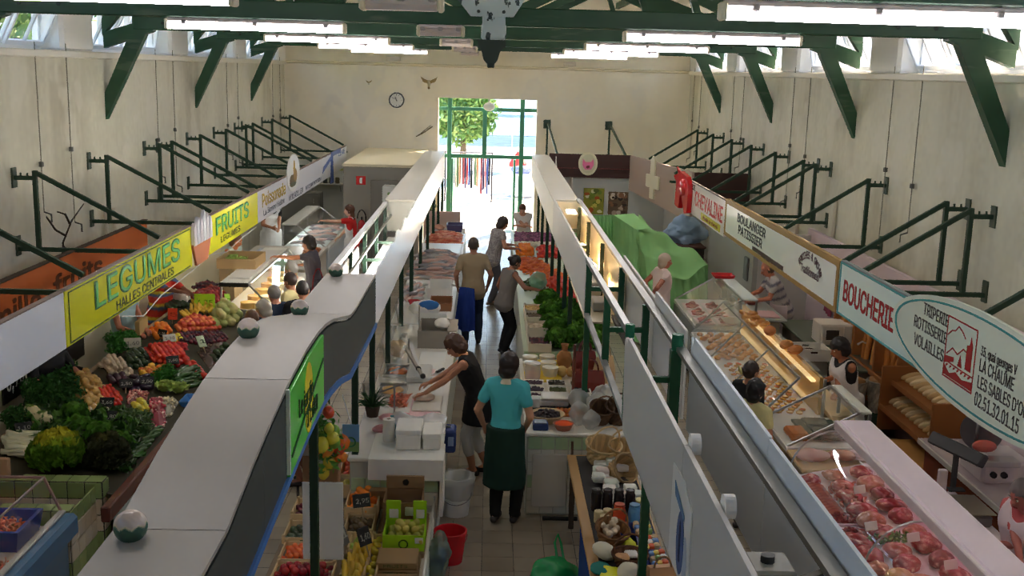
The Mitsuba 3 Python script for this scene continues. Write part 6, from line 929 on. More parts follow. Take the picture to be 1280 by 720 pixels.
# hanging garland of vegetables on the wave canopy
k = thing('plastic_garland', 'hanging garland of plastic peppers and lemons under the blue edge of the wave canopy', 'garland'); pts = [(-1.24, 7.7, 2.02), (-1.2, 7.8, 1.85), (-1.18, 7.9, 1.7), (-1.2, 7.95, 1.5)]; put(k + '__cord', ptube(pts, 0.012), (70, 110, 50)); g = np.random.default_rng(5); FC = [(224, 110, 40), (214, 200, 60), (120, 160, 50), (232, 140, 50), (200, 70, 40), (214, 190, 50)]
for q in range(20):
    t = g.uniform(0, 3); p = np.array([np.interp(t, range(4), np.array(pts)[:, i]) for i in range(3)]) + g.uniform(-0.1, 0.1, 3) * [1.0, 1.2, 0.6]; put(k + '__plastic_fruit', lumpy(sph(p, g.uniform(0.034, 0.055), (1, 1, 1.15), 2), 0.008, 20, q), FC[q % 6], 'g', True)
m, c = leafcloud((-1.2, 7.85, 1.75), (0.14, 0.16, 0.3), 160, 0.035, [(90, 140, 50), (60, 110, 40)], 9); put(k + '__leaves', B().add(m, c), kind='stuff')
k = thing('hanging_leaflet', 'small blue and green leaflet hanging under the wave canopy beside the garland', 'leaflet'); put(k + '__sheet', rbx(-1.1, -0.97, 7.99, 7.995, 1.62, 1.84, 0.002), (110, 150, 190)); put(k + '__lower_print', bx(-1.1, -0.97, 7.984, 7.99, 1.62, 1.7), (120, 150, 90)); put(k + '__ring', (lathe([(0.03, 0), (0.042, 0), (0.042, 0.003), (0.03, 0.003)], 18)[0] @ np.array([[1, 0, 0], [0, 0, 1], [0, -1, 0]]) + [-1.035, 7.984, 1.7], lathe([(0.03, 0), (0.042, 0), (0.042, 0.003), (0.03, 0.003)], 18)[1]), (60, 120, 80)); put(k + '__string', cyl((-1.03, 7.992, 1.84), (-1.1, 7.992, 2.08), 0.003, 5), (200, 200, 200))
# ---------------------------------------------------------------- people
def usph(c, r, s=(1, 1, 1), n=16): return m3.Manifold.sphere(1.0, n).scale([r * s[0], r * s[1], r * s[2]]).translate([float(q) for q in c])
def bone(*pr, n=12): return m3.Manifold.batch_hull([usph(p, r, n=n) for p, r in pr])
def union(l): return m3.Manifold.batch_boolean(l, m3.OpType.Add)
def smooth_m(m, length, it=8):
    q = m.refine_to_length(length).to_mesh(); t = trimesh.Trimesh(q.vert_properties[:, :3], q.tri_verts, process=True); trimesh.smoothing.filter_taubin(t, 0.5, 0.53, iterations=it); return np.array(t.vertices), np.array(t.faces)
def as_m(vf): return m3.Manifold(m3.Mesh(np.asarray(vf[0], np.float32), np.asarray(vf[1], np.uint32)))
def nrm(v): v = np.asarray(v, float); return v / (np.linalg.norm(v) + 1e-12)
def ik(a, t, l1, l2, pole):
    a, t = np.asarray(a, float), np.asarray(t, float); d = t - a; D = np.linalg.norm(d); D2 = min(D, (l1 + l2) * 0.995); d = d / (D + 1e-9); x = (l1 * l1 - l2 * l2 + D2 * D2) / (2 * D2); h = math.sqrt(max(l1 * l1 - x * x, 1e-6)); p = np.asarray(pole, float) - d * (np.asarray(pole, float) @ d); return a + d * x + nrm(p) * h, a + d * D2
def rotm(ax, deg):
    a = math.radians(deg); x, y, z = nrm(ax); K = np.array([[0, -z, y], [z, 0, -x], [-y, x, 0]]); return np.eye(3) + math.sin(a) * K + (1 - math.cos(a)) * K @ K
def hand(w, d, pn, s, side, curl=35):
    """palm and five fingers from the wrist w along d; pn: the palm's inner normal"""
    d = nrm(d); pn = nrm(np.asarray(pn) - d * (np.asarray(pn) @ d)); u = np.cross(pn, d) * side; L = []
    k = [w + d * 0.085 * s + u * o * s for o in (0.03, 0.01, -0.01, -0.03)]; L.append(bone((w, 0.021 * s), (k[0], 0.013 * s), (k[3], 0.012 * s), (w + d * 0.03 * s + u * 0.022 * s, 0.015 * s)))
    for q, ln in zip(k, (0.07, 0.08, 0.074, 0.058)):
        e, p = d, q
        for j, fr in enumerate((0.45, 0.32, 0.25)):
            R = rotm(np.cross(d, pn), curl * (0.5 if j == 0 else 0.9)); e = R @ e; r = p + e * ln * fr * s; L.append(bone((p, (0.0095 - 0.001 * j) * s), (r, (0.0085 - 0.001 * j) * s), n=8)); p = r
    t0 = w + d * 0.03 * s + u * 0.026 * s; t1 = t0 + (d * 0.6 + u * 0.7 + pn * 0.3) * 0.038 * s; t2 = t1 + (d * 0.9 + u * 0.15 + pn * 0.4) * 0.034 * s; L += [bone((t0, 0.013 * s), (t1, 0.01 * s), n=8), bone((t1, 0.01 * s), (t2, 0.008 * s), n=8)]; return union(L)
def person(label, x, y, head, H=1.7, lean=0, look=(5, 0), hands=(None, None), feet=((0.02, 0.1), (-0.02, -0.1)), skin=(206, 156, 124), hair=('short', (60, 44, 36)), top=((120, 120, 120), 0.5), bottom=('trousers', (40, 42, 50), 1.0), shoes=(36, 32, 30), apron=None, build=1.0, collar=None, palms='in', z0=0.0, stripes=None, fine=0.02, hipdrop=0.0):
    key = thing('person', label, 'person'); s = H / 1.7; g = build; hd = math.radians(head); F = np.array([math.cos(hd), math.sin(hd), 0]); Lf = np.array([-math.sin(hd), math.cos(hd), 0]); Z = np.array([0, 0, 1.0]); O = np.array([x, y, z0])
    W = lambda p: O + F * p[0] + Lf * p[1] + Z * p[2]; la = math.radians(lean); U = Z * math.cos(la) + F * math.sin(la); Fw = F * math.cos(la) - Z * math.sin(la)
    hip = W((-0.10 * math.sin(la), 0, (0.91 - hipdrop) * s)); tor = lambda u, f=0, l=0: hip + U * u * s + Fw * f * s + Lf * l * s
    hj = [hip + Lf * 0.09 * s * k - Z * 0.02 * s for k in (1, -1)]; sh = [tor(0.50, -0.01, 0.175 * k * (0.5 + 0.5 * g)) for k in (1, -1)]; nk = tor(0.565, -0.005); hp, hy = look
    Rh = rotm(Lf, hp + lean * 0.35) @ rotm(Z, hy); HU, HF, HL = Rh @ Z, Rh @ F, Rh @ Lf; hc = nk + HU * 0.125 * s + HF * 0.02 * s; hl = lambda f, l, u: hc + (HF * f + HL * l + HU * u) * s
    # joints
    an, kn = [], []
    for k, (fx, fy) in zip((0, 1), feet):
        a = W((fx, fy, 0.085 * s)); kk, aa = ik(hj[k], a, 0.43 * s, 0.42 * s, F + Lf * 0.12 * (1 - 2 * k)); kn.append(kk); an.append(aa)
    el, wr = [], []
    for k in (0, 1):
        t = hands[k]; sg = 1 - 2 * k
        t = sh[k] + (Lf * sg * 0.08 - Z * 0.53 + F * 0.08) * s if t is None else np.asarray(t, float) if len(t) == 3 and not isinstance(t, list) else W(t)
        d = nrm(t - sh[k]); e, w = ik(sh[k], t - d * 0.06 * s, 0.29 * s, 0.25 * s, -F * 0.7 - Z * 0.5 + Lf * sg * 0.6); el.append(e); wr.append(w)
    tb = lambda e=0.0: [bone((tor(0, 0, 0.075 * g), (0.115 * g + e) * s), (tor(0, 0, -0.075 * g), (0.115 * g + e) * s), (tor(0.17, 0.01, 0.055 * g), (0.1 * g + e) * s), (tor(0.17, 0.01, -0.055 * g), (0.1 * g + e) * s)), bone((tor(0.17, 0.01, 0.055 * g), (0.1 * g + e) * s), (tor(0.17, 0.01, -0.055 * g), (0.1 * g + e) * s), (tor(0.38, 0.01, 0.08 * g), (0.105 * g + e) * s), (tor(0.38, 0.01, -0.08 * g), (0.105 * g + e) * s)), bone((tor(0.38, 0.01, 0.08 * g), (0.105 * g + e) * s), (tor(0.38, 0.01, -0.08 * g), (0.105 * g + e) * s), (sh[0], (0.055 + e) * s), (sh[1], (0.055 + e) * s)), bone((sh[0], (0.052 + e) * s), (sh[1], (0.052 + e) * s), (nk - U * 0.01 * s, (0.05 + e * 0.4) * s))]
    arm = lambda k, e, f0, f1: bone((sh[k] + (el[k] - sh[k]) * f0, (0.05 * (0.6 + 0.4 * g) + e) * s), (sh[k] + (el[k] - sh[k]) * f1, (0.05 - 0.01 * f1 + e) * s))
    fore = lambda k, e, f0, f1: bone((el[k] + (wr[k] - el[k]) * f0, (0.041 - 0.012 * f0 + e) * s), (el[k] + (wr[k] - el[k]) * f1, (0.041 - 0.016 * f1 + e) * s))
    thigh = lambda k, e, f1=1: bone((hj[k], (0.088 * (0.5 + 0.5 * g) + e) * s), (hj[k] + (kn[k] - hj[k]) * f1, (0.088 - 0.033 * f1 + e) * s)); shin = lambda k, e, f1=1: bone((kn[k], (0.054 + e) * s), (kn[k] + (an[k] - kn[k]) * min(0.4, f1), (0.055 + e) * s), (kn[k] + (an[k] - kn[k]) * f1, (0.055 - 0.018 * f1 + e) * s))
    P = tb() + [bone((nk - U * 0.03 * s, 0.052 * s), (hl(-0.01, 0, -0.06), 0.05 * s))]
    P += [usph((0, 0, 0), 1, (0.098 * s, 0.076 * s, 0.112 * s), 24).transform(np.hstack([np.stack([HF, HL, HU], 1), (hl(0, 0, 0.02))[:, None]])), bone((hl(0.04, 0, -0.08), 0.034 * s), (hl(0.05, 0.0, -0.05), 0.045 * s), (hl(-0.01, 0.035, -0.04), 0.035 * s), (hl(-0.01, -0.035, -0.04), 0.035 * s)), bone((hl(0.09, 0, 0.02), 0.01 * s), (hl(0.112, 0, -0.022), 0.015 * s), (hl(0.09, 0, -0.03), 0.014 * s), n=8)]
    for k in (1, -1): P.append(bone((hl(-0.005, 0.077 * k, 0.02), 0.014 * s), (hl(-0.012, 0.08 * k, -0.015), 0.01 * s), n=8)); P.append(bone((hl(0.086, 0.032 * k, 0.032), 0.008 * s), (hl(0.084, 0.012 * k, 0.03), 0.008 * s), n=8))
    for k in (0, 1):
        P += [arm(k, 0, 0, 1), fore(k, 0, 0, 1), thigh(k, 0), shin(k, 0), bone((an[k], 0.038 * s), (an[k] + F * 0.13 * s - Z * 0.055 * s, 0.026 * s), (an[k] - F * 0.04 * s - Z * 0.05 * s, 0.03 * s))]
    body = as_m(smooth_m(union(P), fine * s))
    hm = []
    for k in (0, 1):
        d = wr[k] - el[k]; sg = 1 - 2 * k; pn = -Lf * sg if palms == 'in' else -Z
        if hands[k] is not None and palms != 'in': d = nrm(nrm(d) * 0.7 + F * 0.5)
        hm.append(as_m(smooth_m(union([hand(wr[k], d, pn, s, sg if palms == 'in' else sg), bone((wr[k] - nrm(wr[k] - el[k]) * 0.05 * s, 0.026 * s), (wr[k], 0.022 * s))]), 0.007 * s, 4)))
    put(key + '__body', body + union(hm), skin, 's', True)
    for k in (1, -1): put(key + '__eye', B().add(sph(hl(0.083, 0.031 * k, 0.014), 0.0115 * s, sub=1), (226, 222, 214)).add(sph(hl(0.0885, 0.031 * k, 0.014), 0.0068 * s, sub=1), (46, 34, 28)), mat='g', smooth=True); put(key + '__eyebrow', bone((hl(0.094, 0.02 * k, 0.04), 0.004 * s), (hl(0.088, 0.045 * k, 0.041), 0.004 * s), n=6), np.array(hair[1]) * 0.8)
    put(key + '__mouth', bone((hl(0.095, 0.02, -0.058), 0.005 * s), (hl(0.1, 0, -0.056), 0.007 * s), (hl(0.095, -0.02, -0.058), 0.005 * s), n=8), np.array(skin) * [0.82, 0.6, 0.6])
    # hair
    style, hcol = hair; T4 = np.hstack([np.stack([HF, HL, HU], 1), (hl(0, 0, 0))[:, None]])
    def loc(m): return m.transform(T4)
    e = lambda c, r: usph(np.array(c) * s, 1, np.array(r) * s, 28)
    face = m3.Manifold.cube([0.2 * s, 0.3 * s, 0.2 * s]).translate([0.052 * s, -0.15 * s, -0.155 * s]) + m3.Manifold.cube([0.2 * s, 0.3 * s, 0.2 * s]).translate([0.02 * s, -0.15 * s, -0.18 * s])
    if style == 'short': hm_ = e((-0.012, 0, 0.035), (0.105, 0.086, 0.112)) - face - m3.Manifold.cube([0.4, 0.4, 0.2]).translate([-0.2, -0.2, -0.2 - 0.055 * s])
    elif style == 'bob': hm_ = e((-0.018, 0, 0.028), (0.112, 0.098, 0.12)) + e((-0.05, 0, -0.055), (0.07, 0.09, 0.075)) - face
    elif style == 'long': hm_ = e((-0.018, 0, 0.03), (0.11, 0.094, 0.116)) + e((-0.06, 0, -0.12), (0.05, 0.085, 0.16)) - face
    elif style == 'bun': hm_ = e((-0.012, 0, 0.032), (0.105, 0.086, 0.114)) + e((-0.115, 0, 0.03), (0.045, 0.045, 0.045)) - face
    elif style == 'curly': hm_ = e((-0.015, 0, 0.04), (0.122, 0.108, 0.122)) + e((-0.05, 0, -0.03), (0.085, 0.1, 0.085)) - face
    elif style == 'bald': hm_ = (e((-0.02, 0, -0.01), (0.095, 0.084, 0.075)) - face - m3.Manifold.cube([0.4, 0.4, 0.2]).translate([-0.2, -0.2, 0.03 * s]))
    v, f = smooth_m(loc(hm_), 0.02 * s, 5); amp = {'curly': 0.016, 'bob': 0.006, 'long': 0.005}.get(style, 0.004)
    v = v + (v - hc) / (np.linalg.norm(v - hc, axis=1, keepdims=True) + 1e-9) * ((meshkit.fbm(v * (38 if style == 'curly' else 60), 2, 3) - 0.5) * 2 * amp)[:, None]; put(key + '__hair', (v, f), hcol, 's', True)
    # clothes
    tcol, sl = top; C = tb(0.014)
    for k in (0, 1):
        if sl > 0: C.append(arm(k, 0.016, 0, min(sl, 1)))
        if sl > 1: C.append(fore(k, 0.014, 0, sl - 1))
    hem = bone((tor(-0.05, 0, 0.08 * g), (0.118 * g + 0.02) * s), (tor(-0.05, 0, -0.08 * g), (0.118 * g + 0.02) * s), (tor(0.1, 0, 0), (0.13 * g) * s)); sm = union(C + [hem])
    cut = bone((tor(0.62, 0.02, 0.0), (0.1 if sl > 0 else 0.115) * s), (tor(0.56, 0.08, 0), 0.06 * s)); sm = sm - cut
    if sl <= 0: sm = sm - union([usph(sh[k] + Lf * (1 - 2 * k) * 0.06 * s, 0.078 * s) for k in (0, 1)])
    v, f = smooth_m(sm, fine * 1.1 * s, 5); n_ = meshkit.fbm(v * 11, 3, 5)[:, None] - 0.5; c0 = v - (hip + U * 0.25 * s); v = v + nrm_rows(c0) * n_ * 0.02 * s
    tc = np.array(tcol, float)
    if stripes is not None:
        t = ((v - hip) @ U) / s; band = ((t * stripes[1]) % 1.0 * len(stripes[0])).astype(int) % len(stripes[0]); tc = np.array(stripes[0], float)[band]
    put(key + '__' + ('shirt' if sl > 0 else 'vest'), B().add((v, f), tc), mat='m', smooth=True)
    if collar is not None: put(key + '__collar', mv(lathe([(0.052 * s, 0), (0.075 * s, -0.02 * s), (0.088 * s, -0.05 * s), (0.08 * s, -0.05 * s), (0.05 * s, -0.005 * s)], 16), nk + U * 0.015 * s), collar, 'm', True)
    kind, bc, ln = bottom
    if kind == 'trousers':
        Bm = [bone((tor(-0.0, 0, 0.075 * g), (0.115 * g + 0.01) * s), (tor(0, 0, -0.075 * g), (0.115 * g + 0.01) * s), (hj[0], 0.1 * s * (0.5 + 0.5 * g)), (hj[1], 0.1 * s * (0.5 + 0.5 * g)))]
        for k in (0, 1): Bm += [thigh(k, 0.014)] + ([shin(k, 0.015 if ln < 0.9 else 0.018, ln)] if ln > 0 else [])
        if ln >= 0.9: Bm += [bone((an[k] + Z * 0.02 * s, 0.056 * s), (kn[k] * 0.5 + an[k] * 0.5, 0.062 * s)) for k in (0, 1)]
    else:
        c = (an[0] + an[1]) / 2; q = hip * 1.0; z1 = ln * s; cen = np.array([q[0], q[1], z0 + z1]) + (c - q) * [0.7, 0.7, 0] ; Bm = [bone((tor(0.02, 0, 0.07 * g), (0.11 * g + 0.02) * s), (tor(0.02, 0, -0.07 * g), (0.11 * g + 0.02) * s), (hip - Z * 0.08 * s + Lf * 0.09 * s, 0.11 * s * g), (hip - Z * 0.08 * s - Lf * 0.09 * s, 0.11 * s * g)), m3.Manifold.hull_points(np.array([hip + F * 0.12 * s * math.cos(a) * g + Lf * 0.19 * s * math.sin(a) * g for a in np.linspace(0, 6.2, 14)] + [cen + F * 0.19 * s * math.cos(a) + Lf * 0.25 * s * math.sin(a) for a in np.linspace(0, 6.2, 14)]))]
    v, f = smooth_m(union(Bm), fine * 1.2 * s, 5); n_ = meshkit.fbm(v * 9, 3, 6)[:, None] - 0.5; put(key + '__' + kind, (v + nrm_rows(v - v.mean(0)) * [1, 1, 0] * n_ * 0.018 * s, f), bc, 'm', True)
    for k in (0, 1): put(key + '__shoe', as_m(smooth_m(bone((an[k] - Z * 0.035 * s, 0.043 * s), (an[k] + F * 0.14 * s - Z * 0.052 * s, 0.032 * s), (an[k] - F * 0.045 * s - Z * 0.046 * s, 0.037 * s)) - m3.Manifold.cube([2, 2, 0.4]).translate([x - 1, y - 1, z0 - 0.4 + 0.002]), 0.02, 3)), shoes, 's', True)
    if apron:
        ac, az, bib, back = apron[:4]; sk = [m3.Manifold.hull_points(np.array([hip + Z * 0.1 * s + F * (0.16 * g + 0.022) * s * math.cos(a) + Lf * (0.2 * g + 0.025) * s * math.sin(a) for a in np.linspace(0, 6.2, 16)] + [np.array([hip[0], hip[1], z0 + az]) + F * 0.22 * g * s * math.cos(a) + Lf * 0.26 * g * s * math.sin(a) for a in np.linspace(0, 6.2, 16)]))]
        if bib: sk += tb(0.024)[:3]
        am = union(sk); am = am - union([bone((tor(0.62, 0.02), 0.15 * s), (tor(0.56, 0.1), 0.1 * s))] + [bone((sh[k] + Lf * (1 - 2 * k) * 0.05 * s, 0.1 * s), (tor(0.36, 0, (1 - 2 * k) * 0.23), 0.09 * s)) for k in (0, 1)])
        if not back: M = np.stack([-F, Lf, Z], 1); am = am - m3.Manifold.cube([1, 2, 3]).translate([0.03, -1, -0.5]).transform(np.hstack([M, np.array([hip[0], hip[1], z0])[:, None]]))
        v, f = smooth_m(am, 0.03 * s, 3); n_ = meshkit.fbm(v * 10, 3, 9)[:, None] - 0.5; put(key + '__' + (apron[4] if len(apron) > 4 else 'apron'), (v + nrm_rows(v - v.mean(0)) * [1, 1, 0] * n_ * 0.015, f), ac, 'm', True)
    return key
def nrm_rows(v): return v / (np.linalg.norm(v, axis=1, keepdims=True) + 1e-9)
TAN, PALE, RUDDY = (190, 132, 100), (214, 170, 142), (202, 140, 116)
# corridor
k = person('woman in black sleeveless top and white capri trousers leaning over the left counter', -0.08, 11.72, 172, 1.68, 24, (28, 0), ((-0.72, 11.5, 0.99), (-0.7, 11.85, 1.0)), ((0.04, 0.04), (-0.1, -0.1)), (186, 128, 98), ('curly', (74, 46, 34)), ((22, 22, 24), 0), ('trousers', (196, 194, 190), 0.5), (34, 26, 24), ((22, 22, 24), 0.66, False, True, 'tunic_hem'), build=1.05, palms='down')
# the black tunic hangs over the hips
k = person('woman in turquoise polo shirt and long dark green apron seen from behind', 0.21, 10.4, 72, 1.76, 4, (12, -5), ((-0.02, 10.62, 0.92), (0.43, 10.5, 0.95)), ((0.0, 0.09), (0.06, -0.1)), (198, 146, 116), ('bob', (40, 28, 24)), ((82, 190, 200), 0.55), ('trousers', (20, 22, 22), 1.0), (50, 46, 44), ((22, 50, 40), 0.42, False, True), 0.84, (226, 222, 196))
k = person('man in a khaki short-sleeved shirt and jeans standing with his back to the camera', -0.25, 17.75, 96, 1.78, 2, (8, 0), (None, None), ((0.0, 0.11), (0.05, -0.11)), (150, 104, 84), ('short', (66, 54, 46)), ((150, 134, 110), 0.6), ('trousers', (40, 54, 78), 1.0), (40, 36, 34), build=0.98)
put('blue_apron', shell(drape([(-0.47, 17.66, 1.0), (-0.36, 17.53, 1.02), (-0.22, 17.52, 1.0)], [(-0.54, 17.62, 0.3), (-0.38, 17.47, 0.28), (-0.2, 17.48, 0.3)], 3, 0.02, 5, 20, 8), 0.012), (34, 60, 140), label='royal blue apron hanging at the left side of the man in khaki', cat='apron')
person('woman in a grey sleeveless top and black trousers reaching over the right counter', 0.29, 17.2, 28, 1.62, 12, (22, 0), (None, (0.86, 17.0, 1.08)), ((0.0, 0.08), (-0.04, -0.09)), (150, 102, 80), ('bun', (34, 26, 26)), ((118, 112, 110), 0), ('trousers', (26, 26, 30), 1.0), (30, 28, 28), palms='down')
person('woman in a speckled grey blouse and grey trousers bending to the vegetables', 0.1, 20.98, 25, 1.74, 14, (20, 0), ((0.5, 21.25, 1.12), (0.55, 20.85, 1.1)), ((0.05, 0.09), (-0.1, -0.09)), (170, 120, 98), ('bob', (50, 38, 36)), ((150, 142, 142), 0.35), ('trousers', (92, 90, 94), 1.0), (120, 100, 84), stripes=(((160, 152, 152), (124, 118, 122), (170, 164, 160), (136, 130, 130)), 23), palms='down')
person('woman in a pale blouse bending over the onions at the far right counter', 0.8, 24.95, -100, 1.6, 26, (18, 0), ((0.6, 24.55, 1.05), (0.95, 24.5, 1.05)), skin=(200, 150, 124), hair=('short', (96, 60, 44)), top=((226, 220, 212), 0.5), bottom=('skirt', (190, 180, 170), 0.5), palms='down')
# left aisle and sellers
person('young woman with long brown hair in red T-shirt and white apron at the fish case', -2.9, 22.75, 178, 1.66, 5, (4, 0), ((-3.6, 22.4, 1.38), (-3.25, 23.05, 0.9)), skin=PALE, hair=('long', (92, 56, 40)), top=((206, 44, 44), 0.55), bottom=('skirt', (206, 204, 200), 0.34), apron=((226, 224, 222), 0.3, True, False), palms='down')
person('fishmonger in a black shirt and white apron standing with folded hands behind the fish worktop', -4.75, 23.4, -50, 1.72, 4, (12, 0), ((-4.5, 23.02, 1.08), (-4.62, 22.98, 1.08)), skin=TAN, hair=('short', (50, 40, 34)), top=((34, 32, 34), 0.5), apron=((222, 222, 220), 0.4, True, False), build=1.1)
kk = person('woman in a dark grey dress with a red bag reaching over the cheese case', -2.98, 18.3, 176, 1.66, 8, (8, 0), ((-3.62, 18.1, 1.36), (-3.3, 18.62, 1.1)), skin=(188, 126, 96), hair=('curly', (44, 34, 30)), top=((84, 80, 88), 0.45), bottom=('skirt', (74, 66, 74), 0.5), build=1.12, palms='down')
k = thing('red_bag', 'red cloth bag hanging at the side of the woman in the dark grey dress', 'bag'); put(k + '__bag', lumpy(rbx(-3.0, -2.76, 17.95, 18.05, 0.5, 0.86, 0.03).refine(8), 0.03, 8, 3), (120, 34, 36), smooth=False); put(k + '__strap', ptube(arc((-2.88, 18.0, 0.84), (0.09, 0, 0), (0, 0.05, 0.34), 0, 180, 10), 0.012), (110, 30, 32))
CUST = [(-2.84, 15.75, 165, 1.68, ('short', (150, 146, 140)), (226, 220, 206), 'grey haired customer in a cream shirt at the near end of the cheese case'), (-2.72, 14.95, 150, 1.66, ('short', (56, 40, 34)), (206, 190, 140), 'dark haired customer in a yellowish shirt behind the man in black'), (-2.45, 14.12, 110, 1.7, ('short', (52, 46, 44)), (26, 26, 30), 'man with short dark hair in a black T-shirt in the left aisle'), (-2.8, 14.1, 130, 1.64, ('short', (132, 126, 122)), (40, 52, 76), 'grey haired customer in a dark blue shirt beside the man in black'), (-2.78, 13.42, 160, 1.6, ('bob', (170, 162, 152)), (120, 130, 150), 'pale haired customer in grey blue behind the customer in the white vest'), (-2.83, 12.95, 150, 1.56, ('short', (104, 70, 54)), (222, 220, 214), 'brown haired customer in a white sleeveless vest at the vegetable display')]
for n, (x, y, h, H, hr, tc, lb) in enumerate(CUST): person(lb, x, y, h, H, 4, (12, 0), skin=[RUDDY, TAN, TAN, RUDDY, PALE, TAN][n], hair=hr, top=(tc, 0 if n == 5 else 0.55), bottom=('trousers', [(120, 110, 96), (90, 84, 76), (40, 40, 44), (50, 54, 66), (130, 126, 120), (60, 70, 100)][n], 1.0), build=[1.1, 1.0, 1.15, 1.08, 1.0, 1.0][n], fine=0.026)
person('seller with bare orange tanned arms in a pale turquoise dress behind the lettuce crate', -4.5, 18.7, -20, 1.64, 8, (16, 0), ((-4.05, 18.75, 1.14), (-4.1, 18.45, 1.12)), skin=(206, 128, 84), hair=('bob', (120, 84, 60)), top=((196, 214, 206), 0), bottom=('skirt', (140, 186, 176), 0.4), palms='down')
person('seller in a light blue sleeveless top standing behind the oranges', -4.8, 14.0, -25, 1.66, 3, (8, 0), ((-4.42, 13.72, 1.1), (-4.48, 13.6, 1.08)), skin=(186, 118, 88), hair=('bob', (80, 52, 40)), top=((160, 186, 186), 0), bottom=('skirt', (120, 140, 140), 0.4), build=1.15, palms='down')
k = thing('paper_card', 'folded brown paper held by the seller in the light blue top', 'paper'); put(k + '__sheet', rbx(-4.5, -4.44, 13.52, 13.86, 1.1, 1.28, 0.004), (170, 140, 90))
person('seller in a red blue and yellow striped shirt reaching over the bananas', -4.82, 15.6, -25, 1.7, 8, (10, 0), ((-4.2, 15.4, 1.2), (-4.0, 15.0, 1.28)), skin=(140, 92, 72), hair=('short', (40, 32, 30)), top=((200, 60, 50), 0.85), stripes=(((206, 60, 46), (206, 60, 46), (90, 110, 150), (220, 190, 60)), 5), palms='down', build=1.1)
person('seller in black behind the potatoes, face hidden by the yellow sign', -4.82, 11.45, -30, 1.7, 6, (12, 0), ((-4.42, 11.5, 1.14), (-4.5, 11.1, 1.1)), skin=(196, 130, 108), hair=('short', (50, 40, 36)), top=((24, 24, 28), 0.8), bottom=('trousers', (30, 30, 34), 1.0), build=1.1, palms='down')
person('customer in a beige skirt and dark sandals standing below the wave canopy', -2.0, 11.38, 195, 1.6, 0, (5, 0), ((-2.25, 11.55, 0.95), (-2.25, 11.15, 0.95)), ((0.04, 0.09), (-0.06, -0.09)), skin=(120, 74, 58), hair=('short', (120, 110, 100)), top=((190, 170, 150), 0.5), bottom=('skirt', (176, 140, 110), 0.5), shoes=(40, 28, 26))
# right stalls
person('white haired woman in pale pink blouse, hands behind her back, at the meat case', 2.84, 17.35, 15, 1.66, 3, (6, -10), ((2.62, 17.33, 0.98), (2.62, 17.19, 0.96)), skin=(186, 116, 92), hair=('bob', (196, 178, 156)), top=((236, 214, 208), 0.3), bottom=('trousers', (34, 34, 38), 1.0), build=1.12)
person('bald butcher in a grey striped shirt leaning over the block behind the meat case', 4.7, 16.85, 175, 1.72, 22, (18, 0), ((4.15, 16.6, 1.05), (4.12, 17.0, 1.04)), skin=(196, 124, 96), hair=('bald', (90, 70, 58)), top=((170, 164, 166), 0.6), stripes=(((196, 190, 188), (196, 190, 188), (120, 116, 128)), 8), apron=((222, 206, 210), 0.4, False, False), build=1.15, palms='down')
person('dark haired baker in a white sleeveless overall behind the bakery counter', 4.22, 12.1, 190, 1.6, 10, (16, 0), ((3.92, 12.3, 1.0), (4.02, 11.75, 0.96)), skin=(176, 112, 80), hair=('curly', (30, 24, 24)), top=((40, 36, 36), 0), bottom=('trousers', (206, 204, 204), 1.0), apron=((222, 216, 212), 0.45, True, True), build=1.1, palms='down')
kk = person('customer with brown hair tied up and a black top at the bakery case', 2.8, 11.02, 30, 1.57, 0, (4, 0), skin=TAN, hair=('bun', (46, 34, 28)), top=((24, 24, 26), 0.5), bottom=('trousers', (50, 54, 66), 1.0)); put('hair_band', (lathe([(0.04, -0.012), (0.052, 0), (0.04, 0.012)], 14)[0] @ rotm((0, 1, 0), 70).T + [2.68, 10.95, 1.52], lathe([(0.04, -0.012), (0.052, 0), (0.04, 0.012)], 14)[1]), (190, 180, 120), label='pale yellow hair band on the tied up brown hair', cat='hair band')
person('customer with black hair and sunglasses on the head in a pale yellow top', 2.68, 10.3, 40, 1.58, 0, (4, 0), skin=TAN, hair=('bob', (20, 18, 20)), top=((206, 196, 140), 0.5), bottom=('trousers', (70, 66, 60), 1.0))
k = thing('sunglasses', 'black sunglasses pushed up on black hair of the customer in yellow', 'sunglasses'); hd_ = math.radians(40); fw = np.array([math.cos(hd_), math.sin(hd_), 0]); lf = np.array([-math.sin(hd_), math.cos(hd_), 0]); c = np.array([2.68, 10.3, 1.535]) + fw * 0.1
for q in (1, -1): put(k + '__lens', sph(c + lf * 0.035 * q, 0.03, (0.6, 0.9, 0.7), 2), (16, 16, 18), 'g', True); put(k + '__temple', ptube([c + lf * 0.062 * q, c + lf * 0.088 * q - fw * 0.06, c + lf * 0.09 * q - fw * 0.12], 0.005), (30, 30, 32))
put(k + '__bridge', cyl(c - lf * 0.015 + fw * 0.015, c + lf * 0.015 + fw * 0.015, 0.004, 6), (60, 60, 60))
person('grey haired butcher in red shirt and white apron in the lower right corner', 4.22, 7.7, 200, 1.62, 10, (22, 0), ((3.95, 7.75, 1.04), (3.98, 7.3, 1.02)), skin=(186, 110, 100), hair=('short', (120, 108, 110)), top=((200, 96, 100), 0.75), apron=((224, 206, 214), 0.4, True, False), build=1.2, palms='down')
